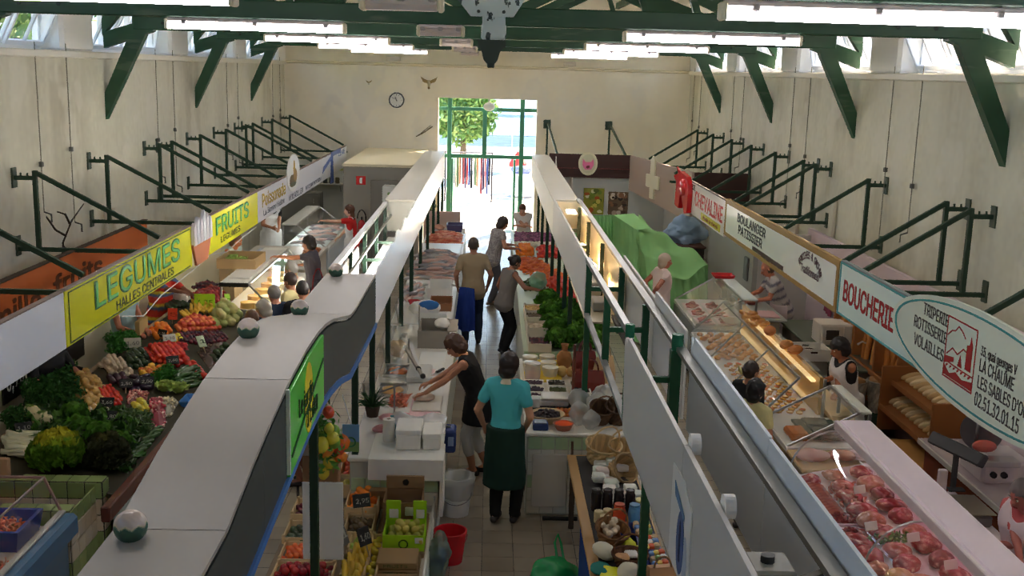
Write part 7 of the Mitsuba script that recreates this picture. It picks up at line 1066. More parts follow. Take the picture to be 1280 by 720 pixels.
# ---------------------------------------------------------------- left corridor counter
CZ = flat(0.9); FZ9 = flat(0.9)
def P3(x, y, z): p = at(x, y, z); return np.array([p[0], p[1], z])
for n, (x0, x1, y0, y1, z, h) in enumerate(((-0.86, -0.62, 9.98, 10.36, 0.912, 0.2), (-0.6, -0.43, 10.0, 10.36, 0.912, 0.16))):
    k = thing('white_carton', f'white paper box on the white cloth, {["left and taller", "right"][n]} of two', 'box'); put(k + '__box', rbx(x0, x1, y0, y1, z, z + h, 0.012), (222, 220, 214)); put(k + '__lid', rbx(x0 - 0.006, x1 + 0.006, y0 - 0.006, y1 + 0.006, z + h - 0.05, z + h + 0.006, 0.008), (228, 226, 220))
k = thing('paper_roll', 'white paper roll standing beside the white boxes', 'paper roll'); put(k + '__roll', cyl((-0.95, 10.25, 0.912), (-0.95, 10.25, 1.14), 0.06, 20), (222, 218, 208)); put(k + '__core', cyl((-0.95, 10.25, 1.139), (-0.95, 10.25, 1.142), 0.02, 12), (120, 100, 80))
put('cling_film', shell(np.array([[[x, y, 0.935 + 0.03 * meshkit.noise(np.array([x * 9, y * 9, 1.0])) + 0.02 * math.sin(17 * x + 9 * y)] for x in np.linspace(-0.98, -0.4, 16)] for y in np.linspace(10.45, 10.98, 14)]), 0.003), (226, 226, 222), 'film', True, label='crumpled clear film spread over the counter behind the white boxes', cat='film')
stuff('cooked_prawns', [(486, 508), (490, 494), (512, 494), (506, 510)], CZ, 160, PRAW, [(224, 120, 84), (232, 150, 120)], 'small heap of pink prawns on the left corridor counter', 'prawns', 11, 0.05)
def meat(key, p, r, s, col, label, cat='meat', rz=0, amp=0.25, fat=None, seed=1):
    v, f = lumpy(sph((0, 0, 0), r, s, 3), r * amp, 1.2 / r, seed); M = mat4(p, rz); v2 = v @ M[:3, :3].T + M[:3, 3]; c = np.array(col, float) * (0.85 + 0.3 * meshkit.fbm(v / r * 3, 3, seed)[:, None])
    if fat is not None: t = (meshkit.fbm(v / r * np.array([2.2, 5, 3]) + 3, 2, seed + 5)[:, None] > 0.63); c = np.where(t, fat, c)
    return put(key, B().add((v2, f), c), mat='g', smooth=True, label=label, cat=cat)
for n, (x, y, c) in enumerate(((486, 522, (206, 150, 150)), (478, 536, (190, 120, 120)), (500, 520, (214, 80, 84)), (492, 536, (196, 140, 130)))): meat('meat_parcel', P3(x, y, 0.93), 0.1, (1.1, 0.9, 0.4), c, f'pink wrapped meat parcel at the near left of the counter, {["rear left", "front left", "bright red", "front right"][n]} one', 'meat', 30 * n)
put('pink_sheet', rbx(-0.82, -0.5, 11.0, 11.7, 0.902, 0.91, 0.003), (232, 196, 196), label='pink paper sheet under the hands of the woman in black', cat='paper'); k = thing('cutting_board', 'white cutting board under the hands of the woman in black', 'board'); put(k + '__board', rbx(-0.8, -0.48, 11.2, 11.75, 0.911, 0.93, 0.006), (214, 206, 190), 's')
meat('wrapped_fish', np.array([-0.68, 11.55, 0.97]), 0.11, (1.2, 0.7, 0.45), (206, 180, 160), 'pale parcel being wrapped by the woman in black', 'parcel', 10)
k = thing('spiky_plant', 'dark green spiky chive plant in a pot at the left of the counter', 'potted plant'); g = np.random.default_rng(3); c = np.array([-1.2, 11.05, 0.9]); put(k + '__pot', mv(lathe([(0, 0), (0.06, 0), (0.08, 0.1), (0.07, 0.1), (0, 0.09)], 14), tuple(c)), (70, 56, 44)); b = B()
for q in range(110):
    a, e = g.uniform(0, 6.28), g.uniform(0.3, 1.4); d = np.array([math.cos(a) * math.cos(e), math.sin(a) * math.cos(e), math.sin(e)]); p = c + [0, 0, 0.1]; L = g.uniform(0.16, 0.28); b.add(ptube([p, p + d * L * 0.6, p + d * L - [0, 0, 0.04]], [0.005, 0.004, 0.001], 4), [(40, 70, 40), (52, 86, 46)][q % 2])
put(k + '__blades', b, kind='stuff')
put('blue_bottle', mv(lathe([(0, 0), (0.045, 0), (0.045, 0.13), (0.018, 0.19), (0.018, 0.24), (0, 0.24)], 16), tuple(P3(490, 548, 0.9))), (40, 110, 130), 'g', 40, label='teal glass bottle beside the spiky plant', cat='bottle')
k = thing('blue_basket', 'dark blue plastic basket hooked on the left counter beside the woman in black', 'basket'); put(k + '__basket', rbx(-0.42, -0.3, 10.72, 10.98, 0.62, 0.86, 0.02), (40, 60, 120), 's'); put(k + '__print', bx(-0.38, -0.32, 10.715, 10.72, 0.7, 0.8), (150, 170, 210)); put(k + '__hook', bar((-0.44, 10.85, 0.88), (-0.36, 10.85, 0.86), 0.02), (150, 150, 150), 'k')
for n, y in enumerate((12.75, 11.95)):
    k = thing('steel_tray', f'shallow steel tray of orange food behind the glass screen, {["farther", "nearer"][n]} of two', 'tray'); put(k + '__tray', m3.Manifold.cube([0.34, 0.46, 0.035]).translate([-1.24, y - 0.23, 0.905]) - m3.Manifold.cube([0.31, 0.43, 0.05]).translate([-1.225, y - 0.215, 0.915]), (190, 190, 188), 'k'); put(k + '__food', lumpy(sph((-1.07, y, 0.925), 0.1, (1.2, 1.6, 0.25), 3), 0.03, 14, n), [(206, 110, 60), (214, 170, 110)][n], 'g', True); put(k + '__serving_fork', bar((-1.2, y - 0.2, 0.95), (-0.94, y + 0.05, 0.99), 0.014), (150, 150, 150), 'k')
for q in range(7): put('small_bowl', mv(lathe([(0, 0), (0.035, 0), (0.055, 0.045), (0.048, 0.045), (0.03, 0.008), (0, 0.008)], 14), (-1.14, 13.0 + q * 0.26, 0.9)), (222, 222, 216), 'g', 40, label='small white bowl in the row behind the glass screen', cat='bowl', group='bowls behind the glass screen')
put('bread_roll_bag', lumpy(sph(tuple(P3(495, 436, 1.02)), 0.13, (1, 1, 0.85), 3), 0.05, 10, 2), (206, 178, 140), 's', label='clear bag full of beige rolls on the left counter', cat='bag')
k = thing('meat_slicer', 'steel slicer arm with two black knobs on the left counter', 'slicer'); put(k + '__base', rbx(-0.95, -0.66, 12.3, 12.9, 0.9, 0.98, 0.02), (196, 196, 192), 's'); put(k + '__arm', bar((-0.98, 13.4, 1.12), (-0.8, 12.4, 1.05), 0.05, 0.03), (200, 200, 198), 'k'); put(k + '__arm', bar((-1.02, 13.1, 1.14), (-0.74, 12.15, 1.04), 0.035, 0.03), (170, 160, 150), 'k')
for p in ((-0.8, 12.38, 1.06), (-0.73, 12.1, 1.05)): put(k + '__knob', sph(p, 0.032, sub=2), (24, 22, 22), 's', True)
k = thing('work_tray', 'large white tray with papers and a black handled knife on the left counter', 'tray'); put(k + '__tray', rbx(-0.86, -0.52, 12.5, 13.7, 0.902, 0.925, 0.01), (222, 222, 218), 's'); put(k + '__paper', rbx(-0.84, -0.62, 12.55, 12.85, 0.926, 0.929, 0.001), (234, 206, 204)); put(k + '__paper__print', fit_text('PRIX', 0.12, 0.03, (1, 0, 0), (0, 1, 0), (-0.8, 12.66, 0.93), 0.001), (50, 50, 50))
k = thing('knife', 'black handled knife lying on the large white tray', 'knife'); put(k + '__handle', bar((-0.6, 12.65, 0.945), (-0.52, 12.82, 0.945), 0.03, 0.02), (24, 24, 24), 's'); put(k + '__blade', bar((-0.7, 12.48, 0.938), (-0.6, 12.65, 0.94), 0.028, 0.004), (190, 190, 190), 'k')
k = carton(-0.92, -0.52, 13.95, 14.7, 0.9, 0.24, (150, 144, 134), 'grey brown open carton on the far part of the left counter'); put(k + '__wrap', lumpy(sph((-0.62, 14.4, 1.14), 0.14, (0.8, 1.6, 0.4), 3), 0.05, 9, 5), (214, 212, 208), smooth=True); put(k + '__flap', rbx(-0.52, -0.4, 14.0, 14.7, 1.12, 1.135, 0.003), (160, 150, 138))
# steel table farther on
T2 = 0.88
put('white_bag', lumpy(sph((-0.95, 15.95, T2 + 0.13), 0.2, (1.2, 0.9, 0.65), 3), 0.07, 7, 3), (220, 222, 226), 'm', True, label='white plastic bag with blue print on the steel topped table', cat='bag'); put('blue_parcel', lumpy(sph((-0.88, 15.82, T2 + 0.2), 0.1, (1.5, 0.5, 0.7), 3), 0.03, 9, 3), (60, 120, 190), 'm', True, label='blue print bundle on top of the white plastic bag', cat='parcel')
for n, (x0, x1, y0, y1, h, c, lb) in enumerate(((-0.9, -0.56, 16.3, 16.9, 0.12, (150, 104, 72), 'flat brown carton in front of the white tub on the steel topped table'), (-1.02, -0.6, 15.5, 15.75, 0.1, (226, 228, 226), 'shallow white tray at the near edge of the steel topped table'), (-0.98, -0.6, 17.1, 17.9, 0.2, (228, 228, 226), 'large white tub on the steel topped table'))): k = carton(x0, x1, y0, y1, T2, h, c, lb)
put('red_bowl', mv(lathe([(0, 0), (0.06, 0), (0.1, 0.1), (0.09, 0.1), (0.05, 0.01), (0, 0.01)], 16), (-1.15, 16.6, T2)), (170, 30, 44), 's', 40, label='dark red bowl at the back of the steel topped table', cat='bowl')
heap('fish', FSH, None, flat(T2), 0.04, 'silver grey fish lying beside the white tub', 'fish', 'fish beside the white tub', 2, 0.13, 'flat', rz=70, world=[(-1.38, 17.0), (-1.05, 17.0), (-1.05, 18.1), (-1.38, 18.1)])
heap('fish', FSH, None, FZ9, 0.04, 'silver grey fish on the long fish table', 'fish', 'fish on the long fish table', 3, 0.15, 'flat', rz=10, world=[(-1.35, 18.7), (-0.6, 18.7), (-0.6, 21.2), (-1.35, 21.2)]); put('ice_bed', rbx(-1.38, -0.56, 21.3, 22.55, 0.902, 0.95, 0.02), (232, 236, 236), 's', label='white bed of ice at the far end of the long fish table', cat='ice')
PK = long_kind('crayfish', 0.16, 0.02, [(222, 130, 96), (206, 104, 74), (232, 160, 130)], 0.1, 0.6); heap('crayfish', PK, None, FZ9, 0.024, 'pink orange crayfish in the heap near the entrance', 'crayfish', 'crayfish near the entrance', 3, 0.095, 'flat', world=[(-1.36, 22.75), (-0.58, 22.75), (-0.62, 24.1), (-1.3, 24.2)], rz=30)
tub('purple_crate', 'dark purple plastic crate at the far end of the left counters', -0.98, -0.6, 24.5, 25.0, 0.9, 0.16, (90, 80, 120), 0.02); put('crate_stand', rbx(-1.3, -0.56, 24.4, 25.1, 0, 0.9, 0.01), (190, 186, 180), label='pale stand under the dark purple crate near the entrance', cat='stand'); put('crate_of_shells', lumpy(sph((-1.14, 24.75, 0.96), 0.13, (0.9, 1.2, 0.5), 3), 0.05, 11, 6), (206, 150, 130), smooth=True, label='pale bag of shells beside the dark purple crate', cat='bag')
k = thing('potted_plant', 'small dark green plant at the foot of the left canopy near the entrance', 'potted plant'); m, c = leafcloud((-1.5, 26.9, 1.2), (0.16, 0.16, 0.2), 120, 0.06, LEAF, 4); put(k + '__leaves', B().add(m, c), kind='stuff'); put(k + '__pot', cyl((-1.5, 26.9, 0.9), (-1.5, 26.9, 1.08), 0.09, 12, 0.11), (90, 70, 60)); put(k + '__stand', rbx(-1.62, -1.38, 26.78, 27.02, 0, 0.9, 0.01), (120, 116, 108))
# ---------------------------------------------------------------- right corridor counter: vegetables
VZ = flat(0.99); RW = lambda a, b, c, d: [(a, c), (b, c), (b, d), (a, d)]
heap('red_onion', ONI, None, VZ, 0.036, 'purple red onion at the far end of the right counter', 'onion', 'red onions', 1, world=RW(0.56, 1.4, 22.6, 23.9)); heap('white_onion', WON, None, VZ, 0.034, 'white onion in the row before the red onions', 'onion', 'white onions', 1, world=RW(0.56, 1.4, 22.0, 22.55)); heap('orange', ORA, None, VZ, 0.042, 'bright orange fruit before the white onions', 'orange', 'oranges on the right counter', 2, world=RW(0.56, 0.92, 20.9, 21.9)); heap('tomato', TOM, None, VZ, 0.035, 'red tomato beside the oranges on the right counter', 'tomato', 'tomatoes on the right counter', 2, 0.085, world=RW(0.96, 1.42, 20.7, 21.9))
heap('carrot', CAR, None, VZ, 0.02, 'bright orange carrot in the long pile on the right counter', 'carrot', 'carrots on the right counter', 2, 0.1, 'flat', rz=60, world=[(0.56, 20.7), (0.92, 20.7), (1.4, 18.9), (1.4, 18.4), (0.9, 18.4), (0.56, 19.4)]); heap('large_tomato', BTOM, None, VZ, 0.046, 'large red tomato behind the lettuces', 'tomato', 'large tomatoes on the right counter', 2, world=RW(1.0, 1.42, 17.2, 18.3)); heap('red_pepper', RPE, None, VZ, 0.044, 'glossy red pepper behind the lettuces', 'pepper', 'red peppers on the right counter', 1, world=RW(1.0, 1.44, 16.4, 17.1)); heap('courgette', COU, None, VZ, 0.026, 'green courgette between the carrots and the lettuces', 'courgette', 'courgettes on the right counter', 2, 0.09, 'flat', rz=80, world=RW(0.62, 0.96, 17.5, 18.3))
g = np.random.default_rng(21)
for n in range(16):
    x, y = 0.92 + 0.24 * (n % 3) + g.uniform(-0.03, 0.03), 13.75 + 0.45 * (n // 3) + g.uniform(-0.06, 0.06); put_one('frilly_lettuce', (LET3, LET3)[n % 2], (x, y, 1.0 + 0.06 * (n % 2)), 'fresh green frilly lettuce massed on the right counter', 'lettuce', g.uniform(0.95, 1.25), g.uniform(0, 360), group='green lettuces on the right counter')
for n, (y, h, lb, kd, ky, r) in enumerate(((13.7, 0.12, 'low white crate of dark prunes at the near end of the vegetables', PLU, 'prune', 0.02), (14.25, 0.2, 'white crate of pale shallots beside the lettuces', GAR, 'shallot', 0.024), (14.9, 0.2, 'white crate of brown mushrooms beside the lettuces', KIW, 'mushroom', 0.024), (15.5, 0.16, 'white crate of small potatoes behind the mushrooms', POT, 'small_potato', 0.024))):
    crate(0.54, 0.84, y - 0.2, y + 0.24, 0.99, h, lb, (206, 196, 176)); heap(ky, kd, None, flat(0.99 + h * 0.7), r, f'{ky.replace("_", " ")} in the white crate beside the lettuces', ky.replace('_', ' '), f'{ky}s in a white crate', 1, 0.05, s=(0.6, 0.72), world=RW(0.56, 0.82, y - 0.17, y + 0.21))
k = thing('plastic_bag', 'pale green plastic bag held open above the right counter vegetables', 'bag'); put(k + '__bag', lumpy(sph(tuple(P3(672, 352, 1.2)), 0.15, (0.9, 0.9, 1.1), 3), 0.06, 8, 4), (150, 206, 170), 'film', True); put(k + '__content', lumpy(sph(tuple(P3(672, 356, 1.15)), 0.09, (1, 1, 0.8), 2), 0.03, 10, 4), (90, 140, 90))
# olives, cheeses and jars
put('yellow_tray', rbx(0.47, 0.92, 12.45, 13.4, 0.9, 0.93, 0.01), (222, 190, 60), 's', label='yellow tray with cheeses at the far end of the olive counter', cat='tray')
for n, (x, y) in enumerate(((0.55, 13.15), (0.77, 13.2), (0.55, 12.85), (0.77, 12.9), (0.78, 12.66))): put('clear_tub', mv(lathe([(0, 0), (0.08, 0), (0.1, 0.1), (0.1, 0.11), (0, 0.12)], 18), (x, y, 0.93)), (214, 206, 186), 'g', 40, label='clear lidded tub of pale cheese on the yellow tray', cat='tub', group='tubs on the yellow tray')
k = thing('glass_jar', 'glass jar with orange content and clear lid at the front of the yellow tray', 'jar'); put(k + '__content', cyl((0.56, 12.5, 0.935), (0.56, 12.5, 1.0), 0.085, 20), (206, 130, 70)); put(k + '__glass', mv(lathe([(0.0, 0), (0.09, 0), (0.095, 0.1), (0.09, 0.17), (0.1, 0.18), (0.1, 0.2), (0, 0.21)], 20), (0.56, 12.5, 0.931)), (226, 222, 214), 'film', 40)
OC_ = [(74, 50, 60), (60, 52, 40), (110, 90, 50), (54, 36, 48), (90, 96, 50), (48, 40, 44)]
for n in range(8):
    x, y = 0.5 + 0.27 * (n % 3) * 0.98, 12.2 - 0.27 * (n // 3); 
    if n == 8: break
    tub('olive_tub', f'white tub of olives on the olive counter, {["first", "second", "third"][n % 3]} of its row, {["far", "middle", "near"][n // 3]} row', x - 0.05, x + 0.18, y - 0.12, y + 0.11, 0.9, 0.08, (222, 218, 206), 0.012, 'tub'); stuff('olives', None, flat(0.95), 70, SMALL, [OC_[n % 6]], 'heap of ' + ['dark purple', 'brown', 'golden', 'plum', 'green', 'black', 'wrinkled', 'small dark'][n] + ' olives in a white tub', 'olives', 20 + n, 0.03, world=RW(x - 0.035, x + 0.165, y - 0.105, y + 0.095))
k = thing('counter_scale', 'white counter scale with dark foot on the olive counter', 'scale'); put(k + '__body', rbx(0.5, 0.92, 11.42, 11.62, 0.92, 1.0, 0.02), (196, 196, 190), 's'); put(k + '__plate', rbx(0.62, 0.94, 11.4, 11.66, 1.01, 1.03, 0.008), (226, 226, 224), 'k'); put(k + '__foot', rbx(0.5, 0.96, 11.36, 11.64, 0.9, 0.925, 0.01), (30, 30, 30)); put(k + '__display', rbx(0.5, 0.6, 11.3, 11.42, 0.95, 1.05, 0.01), (180, 182, 178), 's')
k = thing('wicker_bowl', 'wide pale bowl of dark prunes at the near end of the olive counter', 'bowl'); put(k + '__bowl', mv(lathe([(0, 0), (0.12, 0), (0.19, 0.09), (0.175, 0.09), (0.11, 0.015), (0, 0.015)], 24), (0.66, 11.0, 0.9)), (206, 180, 140), 'm', 40); stuff('prunes', None, flat(0.95), 130, SMALL, [(44, 30, 36), (60, 42, 44)], 'dark prunes in the wide pale bowl', 'prunes', 31, 0.06, world=[(0.66 + 0.15 * math.cos(a), 11.0 + 0.15 * math.sin(a)) for a in np.linspace(0, 6, 10)])
k = thing('orange_bowl', 'small bowl of orange dried fruit at the near end of the olive counter', 'bowl'); put(k + '__bowl', mv(lathe([(0, 0), (0.07, 0), (0.11, 0.07), (0.1, 0.07), (0.06, 0.012), (0, 0.012)], 20), (0.82, 10.74, 0.9)), (160, 100, 80), 'm', 40); put(k + '__content', lumpy(sph((0.82, 10.74, 0.955), 0.085, (1, 1, 0.4), 3), 0.02, 30, 3), (232, 90, 40), smooth=True)
stuff('dried_apricots', None, CZ, 150, SMALL, [(226, 120, 50), (206, 96, 40), (214, 150, 70)], 'flat heap of orange dried fruit behind the prune bowl', 'dried fruit', 33, 0.05, world=RW(0.62, 1.08, 11.15, 11.34)); k = thing('blue_box', 'small dark blue box with pale lid at the front corner of the olive counter', 'box'); put(k + '__box', rbx(0.5, 0.66, 10.68, 10.82, 0.9, 0.97, 0.008), (40, 60, 110), 's'); put(k + '__lid', rbx(0.515, 0.645, 10.69, 10.81, 0.97, 0.985, 0.005), (150, 160, 176), 's')
k = thing('net_bag', 'tied tan net bag of nuts hanging above the yellow tray', 'bag'); c = np.array([0.98, 13.1, 1.02]); put(k + '__bag', lumpy(sph(tuple(c), 0.11, (0.9, 0.9, 1.1), 3), 0.02, 18, 3), (170, 116, 66), smooth=True); put(k + '__tie', cyl(c + [0, 0, 0.1], c + [0, 0, 0.2], 0.03, 8, 0.05), (150, 100, 60))
for n, (x, y, s) in enumerate(((0.92, 12.72, 1), (1.05, 12.72, 0.9), (1.12, 13.1, 0.8))): put('nut_bag', lumpy(sph((x, y, 0.97), 0.07 * s, (1, 1, 1), 2), 0.02, 14, n), [(206, 176, 110), (196, 160, 96), (70, 80, 44)][n], label=f'small bag of {["pale nuts left", "pale nuts right", "dark seeds"][n]} on the olive counter', cat='bag')
def handbag(key, label, c, w, h, t, col, rz=0, handles=2):
    k = thing(key, label, 'bag'); M = mat4(c, rz); tr = lambda m: (tm(m)[0] @ M[:3, :3].T + M[:3, 3], tm(m)[1])
    put(k + '__body', tr(m3.Manifold.hull_points(np.array([[sx * w / 2 * a, sy * t / 2 * b, z] for sx in (-1, 1) for sy in (-1, 1) for z, a, b in ((0, 1, 1), (h * 0.5, 0.98, 0.9), (h, 0.86, 0.35))]))), col, 's')
    for q in range(handles): put(k + '__handle', tr(ptube(arc((0, (q - 0.5) * t * 0.3, h * 0.98), (w * 0.28, 0, 0), (0, 0, h * 0.55), 0, 180, 12), 0.008)), np.array(col) * 0.8, 's')
    return k
handbag('leather_bag', 'dark red leather bag hanging over the olive counter, upper of two', (1.18, 12.5, 1.05), 0.28, 0.24, 0.12, (120, 44, 36), 20); handbag('leather_bag', 'dark red leather bag on the olive counter, lower and larger of two', (1.2, 12.05, 0.92), 0.36, 0.26, 0.14, (112, 40, 32), -10); handbag('paper_carrier', 'tan paper carrier bag beside the red leather bags', (1.4, 12.35, 0.95), 0.26, 0.32, 0.12, (196, 162, 120), 35)
for n, (x, y, z, r) in enumerate(((1.02, 11.35, 1.03, 0.13), (1.2, 11.2, 1.02, 0.14), (1.0, 10.95, 1.02, 0.12), (1.3, 11.55, 1.02, 0.12), (1.12, 10.78, 1.0, 0.1))): put('clear_bag', lumpy(sph((x, y, z), r, (0.9, 0.9, 1), 3), 0.05, 10, n), (200, 200, 192), 'film', True, label=f'crumpled clear plastic bag on the near end of the olive counter, {["middle rear", "right", "front left", "far right", "front"][n]} one', cat='bag')
def basket(key, label, c, r, h, col, handle=True, sx=1.0, rz=0, tilt=0):
    k = thing(key, label, 'basket'); M = mat4(c, rz, tilt); tr = lambda m: ((tm(m)[0] * [sx, 1, 1]) @ M[:3, :3].T + M[:3, 3], tm(m)[1]); n = 7; pr_ = [(0, 0)] + [(r * (0.7 + 0.3 * i / (n - 1)) + 0.004 * (i % 2), h * i / (n - 1)) for i in range(n)] + [(r * 0.93, h), (r * 0.64, 0.02), (0, 0.02)]
    v, f = lathe(pr_, 28); a = np.arctan2(v[:, 1], v[:, 0]); v = v + np.stack([np.cos(a), np.sin(a), 0 * a], 1) * (0.006 * np.sign(np.sin(a * 14 + v[:, 2] / h * 20)))[:, None]; cc = np.array(col, float) * (0.8 + 0.3 * ((np.floor(a * 14 / np.pi) + np.floor(v[:, 2] / h * 7)) % 2))[:, None]
    put(k + '__body', B().add(tr((v, f)), cc), mat='m'); put(k + '__rim', tr(ptube([(r * math.cos(t), r * math.sin(t), h) for t in np.linspace(0, 2 * math.pi, 25)], 0.011)), np.array(col) * 0.85)
    if handle: put(k + '__handle', tr(ptube(arc((0, 0, h), (r * 0.97, 0, 0), (0, 0, r * 1.2), 0, 180, 14), 0.009)), np.array(col) * 1.05)
    return k
basket('wicker_basket', 'dark brown wicker basket standing at the end of the olive counter, left of two', (1.2, 10.98, 0.9), 0.13, 0.22, (96, 72, 50), True, 1, 20, 25); basket('wicker_basket', 'dark brown wicker basket beside the big white board, right of two', (1.42, 11.0, 0.9), 0.14, 0.22, (86, 64, 46), True, 1, 0, 20)
basket('straw_basket', 'pale straw basket with two hoops above the near table', (1.16, 10.2, 0.76), 0.17, 0.2, (206, 178, 130), True, 1.1, 30, 15); basket('straw_basket', 'pale straw basket partly behind the big white board', (1.38, 10.15, 0.76), 0.15, 0.2, (196, 166, 118), True, 1, 0, 10); basket('straw_basket', 'coarse straw basket lying on its side on the near table', (1.26, 9.8, 0.8), 0.14, 0.16, (176, 146, 104), False, 1, 40, 60)
# near table
TZ = 0.758
g = np.random.default_rng(8)
for n in range(20):
    x, y = 0.98 + g.uniform(0, 0.36), 9.1 + n * 0.05; put('white_packet', lumpy(rbx(x, x + 0.12, y, y + 0.13, TZ + 0.02 * (n % 3), TZ + 0.05 + 0.03 * (n % 3), 0.012).refine(3), 0.012, 20, n), [(206, 206, 196), (190, 196, 184), (216, 212, 206), (196, 180, 170)][n % 4], 's', label='small white packet in the crowd at the back of the near table', cat='packet', group='white packets on the near table')
for n, x in enumerate((1.0, 1.1, 1.2, 1.3)):
    k = thing('dark_jar', f'tall dark jar in the row on the near table, {["first", "second", "third", "fourth"][n]} from the left', 'jar'); put(k + '__jar', mv(lathe([(0, 0), (0.042, 0), (0.045, 0.02), (0.045, 0.15), (0.034, 0.17), (0, 0.17)], 18), (x, 8.98, TZ)), (30, 22, 24), 'g', 40); put(k + '__jar__lid', cyl((x, 8.98, TZ + 0.17), (x, 8.98, TZ + 0.195), 0.04, 18), (50, 46, 44), 's')
for n, (x, c) in enumerate(((1.17, (216, 84, 44)), (1.3, (90, 150, 196)))):
    k = thing('coloured_jar', f'{["orange", "light blue"][n]} jar in front of the dark jars', 'jar'); put(k + '__jar', mv(lathe([(0, 0), (0.05, 0), (0.055, 0.02), (0.055, 0.13), (0.045, 0.15), (0.048, 0.15), (0.048, 0.17), (0, 0.17)], 20), (x, 8.68, TZ)), c, 'g', 40); put(k + '__jar__lid', cyl((x, 8.68, TZ + 0.165), (x, 8.68, TZ + 0.185), 0.045, 18), np.array(c) * 0.8, 's')
k = thing('honey_jar', 'squat yellow lidded jar at the right end of the dark jars', 'jar'); put(k + '__jar', cyl((1.38, 8.85, TZ), (1.38, 8.85, TZ + 0.14), 0.05, 18), (60, 66, 40), 'g'); put(k + '__lid', cyl((1.38, 8.85, TZ + 0.14), (1.38, 8.85, TZ + 0.16), 0.05, 18), (206, 196, 120), 's')
for n, (x, y) in enumerate(((1.0, 8.72), (1.08, 8.76), (1.04, 8.62))): put('pale_jar', mv(lathe([(0, 0), (0.04, 0), (0.045, 0.08), (0.04, 0.1), (0, 0.1)], 16), (x, y, TZ)), (196, 180, 140), 's', 40, label=f'small pale jar left of the orange jar, {["left", "rear", "front"][n]} of three', cat='jar')
k = basket('egg_basket', 'oval brown basket full of pale bulbs on the near table', (1.06, 8.3, TZ), 0.16, 0.14, (140, 100, 64), True, 0.85, 20, 12); heap('bulb', GAR, None, flat(TZ + 0.1), 0.034, 'pale garlic bulb in the oval brown basket', 'garlic', 'bulbs in the brown basket', 2, 0.07, world=[(1.06 + 0.1 * math.cos(a), 8.3 + 0.13 * math.sin(a)) for a in np.linspace(0, 6, 10)])
k = basket('small_basket', 'small round dark brown basket with white packets on the near table', (1.16, 7.86, TZ), 0.14, 0.11, (96, 62, 42), True, 1, 0, 0); put(k + '__packet', rbx(1.12, 1.22, 7.82, 7.92, TZ + 0.09, TZ + 0.12, 0.01), (222, 220, 214)); put(k + '__biscuit', lumpy(sph((1.1, 7.82, TZ + 0.1), 0.06, (1, 1, 0.5), 2), 0.02, 20, 2), (196, 150, 110))
for n, (x0, x1, y0, y1) in enumerate(((1.14, 1.42, 8.3, 8.56), (1.26, 1.44, 8.02, 8.28), (1.28, 1.46, 7.72, 8.0))):
    tub('blue_tub', f'dark blue tray of small coloured packets on the near table, {["farthest", "middle", "nearest"][n]} of three', x0, x1, y0, y1, TZ, 0.07, (36, 50, 110), 0.012)
    for q in range(9): a, b_ = x0 + 0.04 + (x1 - x0 - 0.1) * (q % 3) / 2, y0 + 0.04 + (y1 - y0 - 0.1) * (q // 3) / 2; put('small_packet', rbx(a, a + 0.05, b_, b_ + 0.05, TZ + 0.03, TZ + 0.085 + 0.01 * (q % 3), 0.012), [(206, 90, 50), (220, 190, 80), (90, 130, 180), (226, 222, 214), (120, 150, 80), (196, 170, 130)][(q * 5 + n) % 6], 's', label='small coloured packet in a dark blue tray', cat='packet', group='packets in the blue trays')
for n, (x, y) in enumerate(((1.2, 8.14), (1.24, 8.03), (1.18, 8.2))): put('yellow_fruit', lumpy(sph((x, y, TZ + 0.05), 0.05, (1, 1, 1.1), 2), 0.012, 20, n), (196, 196, 50), 's', True, label=f'yellow green fruit beside the small round basket, {["middle", "front", "rear"][n]} of three', cat='fruit')
for n, (x, y, rz) in enumerate(((0.98, 8.02, 20), (1.12, 7.66, -20))): put('flour_sack', mv(lumpy(sph((0, 0, 0), 0.11, (0.75, 1.2, 0.55), 3), 0.02, 9, n), (x, y, TZ + 0.06), rz), (206, 200, 180), smooth=True, label=f'small white sack on the near table, {["left of the oval basket", "in front of the small round basket"][n]}', cat='sack')
handbag('straw_bag', 'tan straw bag with pale hoops at the near end of the table', (1.36, 7.56, TZ), 0.24, 0.16, 0.16, (176, 126, 76), 10, 1); put('yellow_card', mv(rbx(-0.13, 0.13, -0.16, 0.16, 0, 0.02, 0.006), (1.02, 7.6, TZ), -20, 12), (222, 222, 40), 's', label='bright yellow bag with dark print at the near end of the table', cat='bag'); put('green_pouch', lumpy(sph((0.93, 7.78, TZ + 0.02), 0.08, (1, 1.4, 0.3), 3), 0.02, 12, 2), (40, 120, 110), smooth=True, label='teal cloth edge under the yellow bag', cat='cloth')
k = thing('green_bag', 'bright green plastic bag on the floor in front of the near table', 'bag'); put(k + '__bag', lumpy(sph((0.64, 8.98, 0.14), 0.18, (1.2, 1.0, 0.75), 3), 0.08, 7, 5), (30, 150, 80), 's', True); put(k + '__handle', ptube([(0.74, 9.08, 0.24), (0.72, 9.18, 0.34), (0.69, 9.2, 0.42), (0.66, 9.16, 0.36), (0.68, 9.06, 0.25)], 0.012), (30, 150, 80), 's')
k = thing('red_shopping_bag', 'dark red bag on the floor beside the woman in the turquoise polo', 'bag'); put(k + '__bag', lumpy(sph((0.5, 10.95, 0.28), 0.16, (0.7, 0.9, 1.1), 3), 0.05, 9, 6), (120, 24, 36), smooth=True); put(k + '__handle', ptube(arc((0.48, 10.95, 0.42), (0, 0.08, 0), (0, 0, 0.14), 0, 180, 10), 0.01), (100, 20, 30))
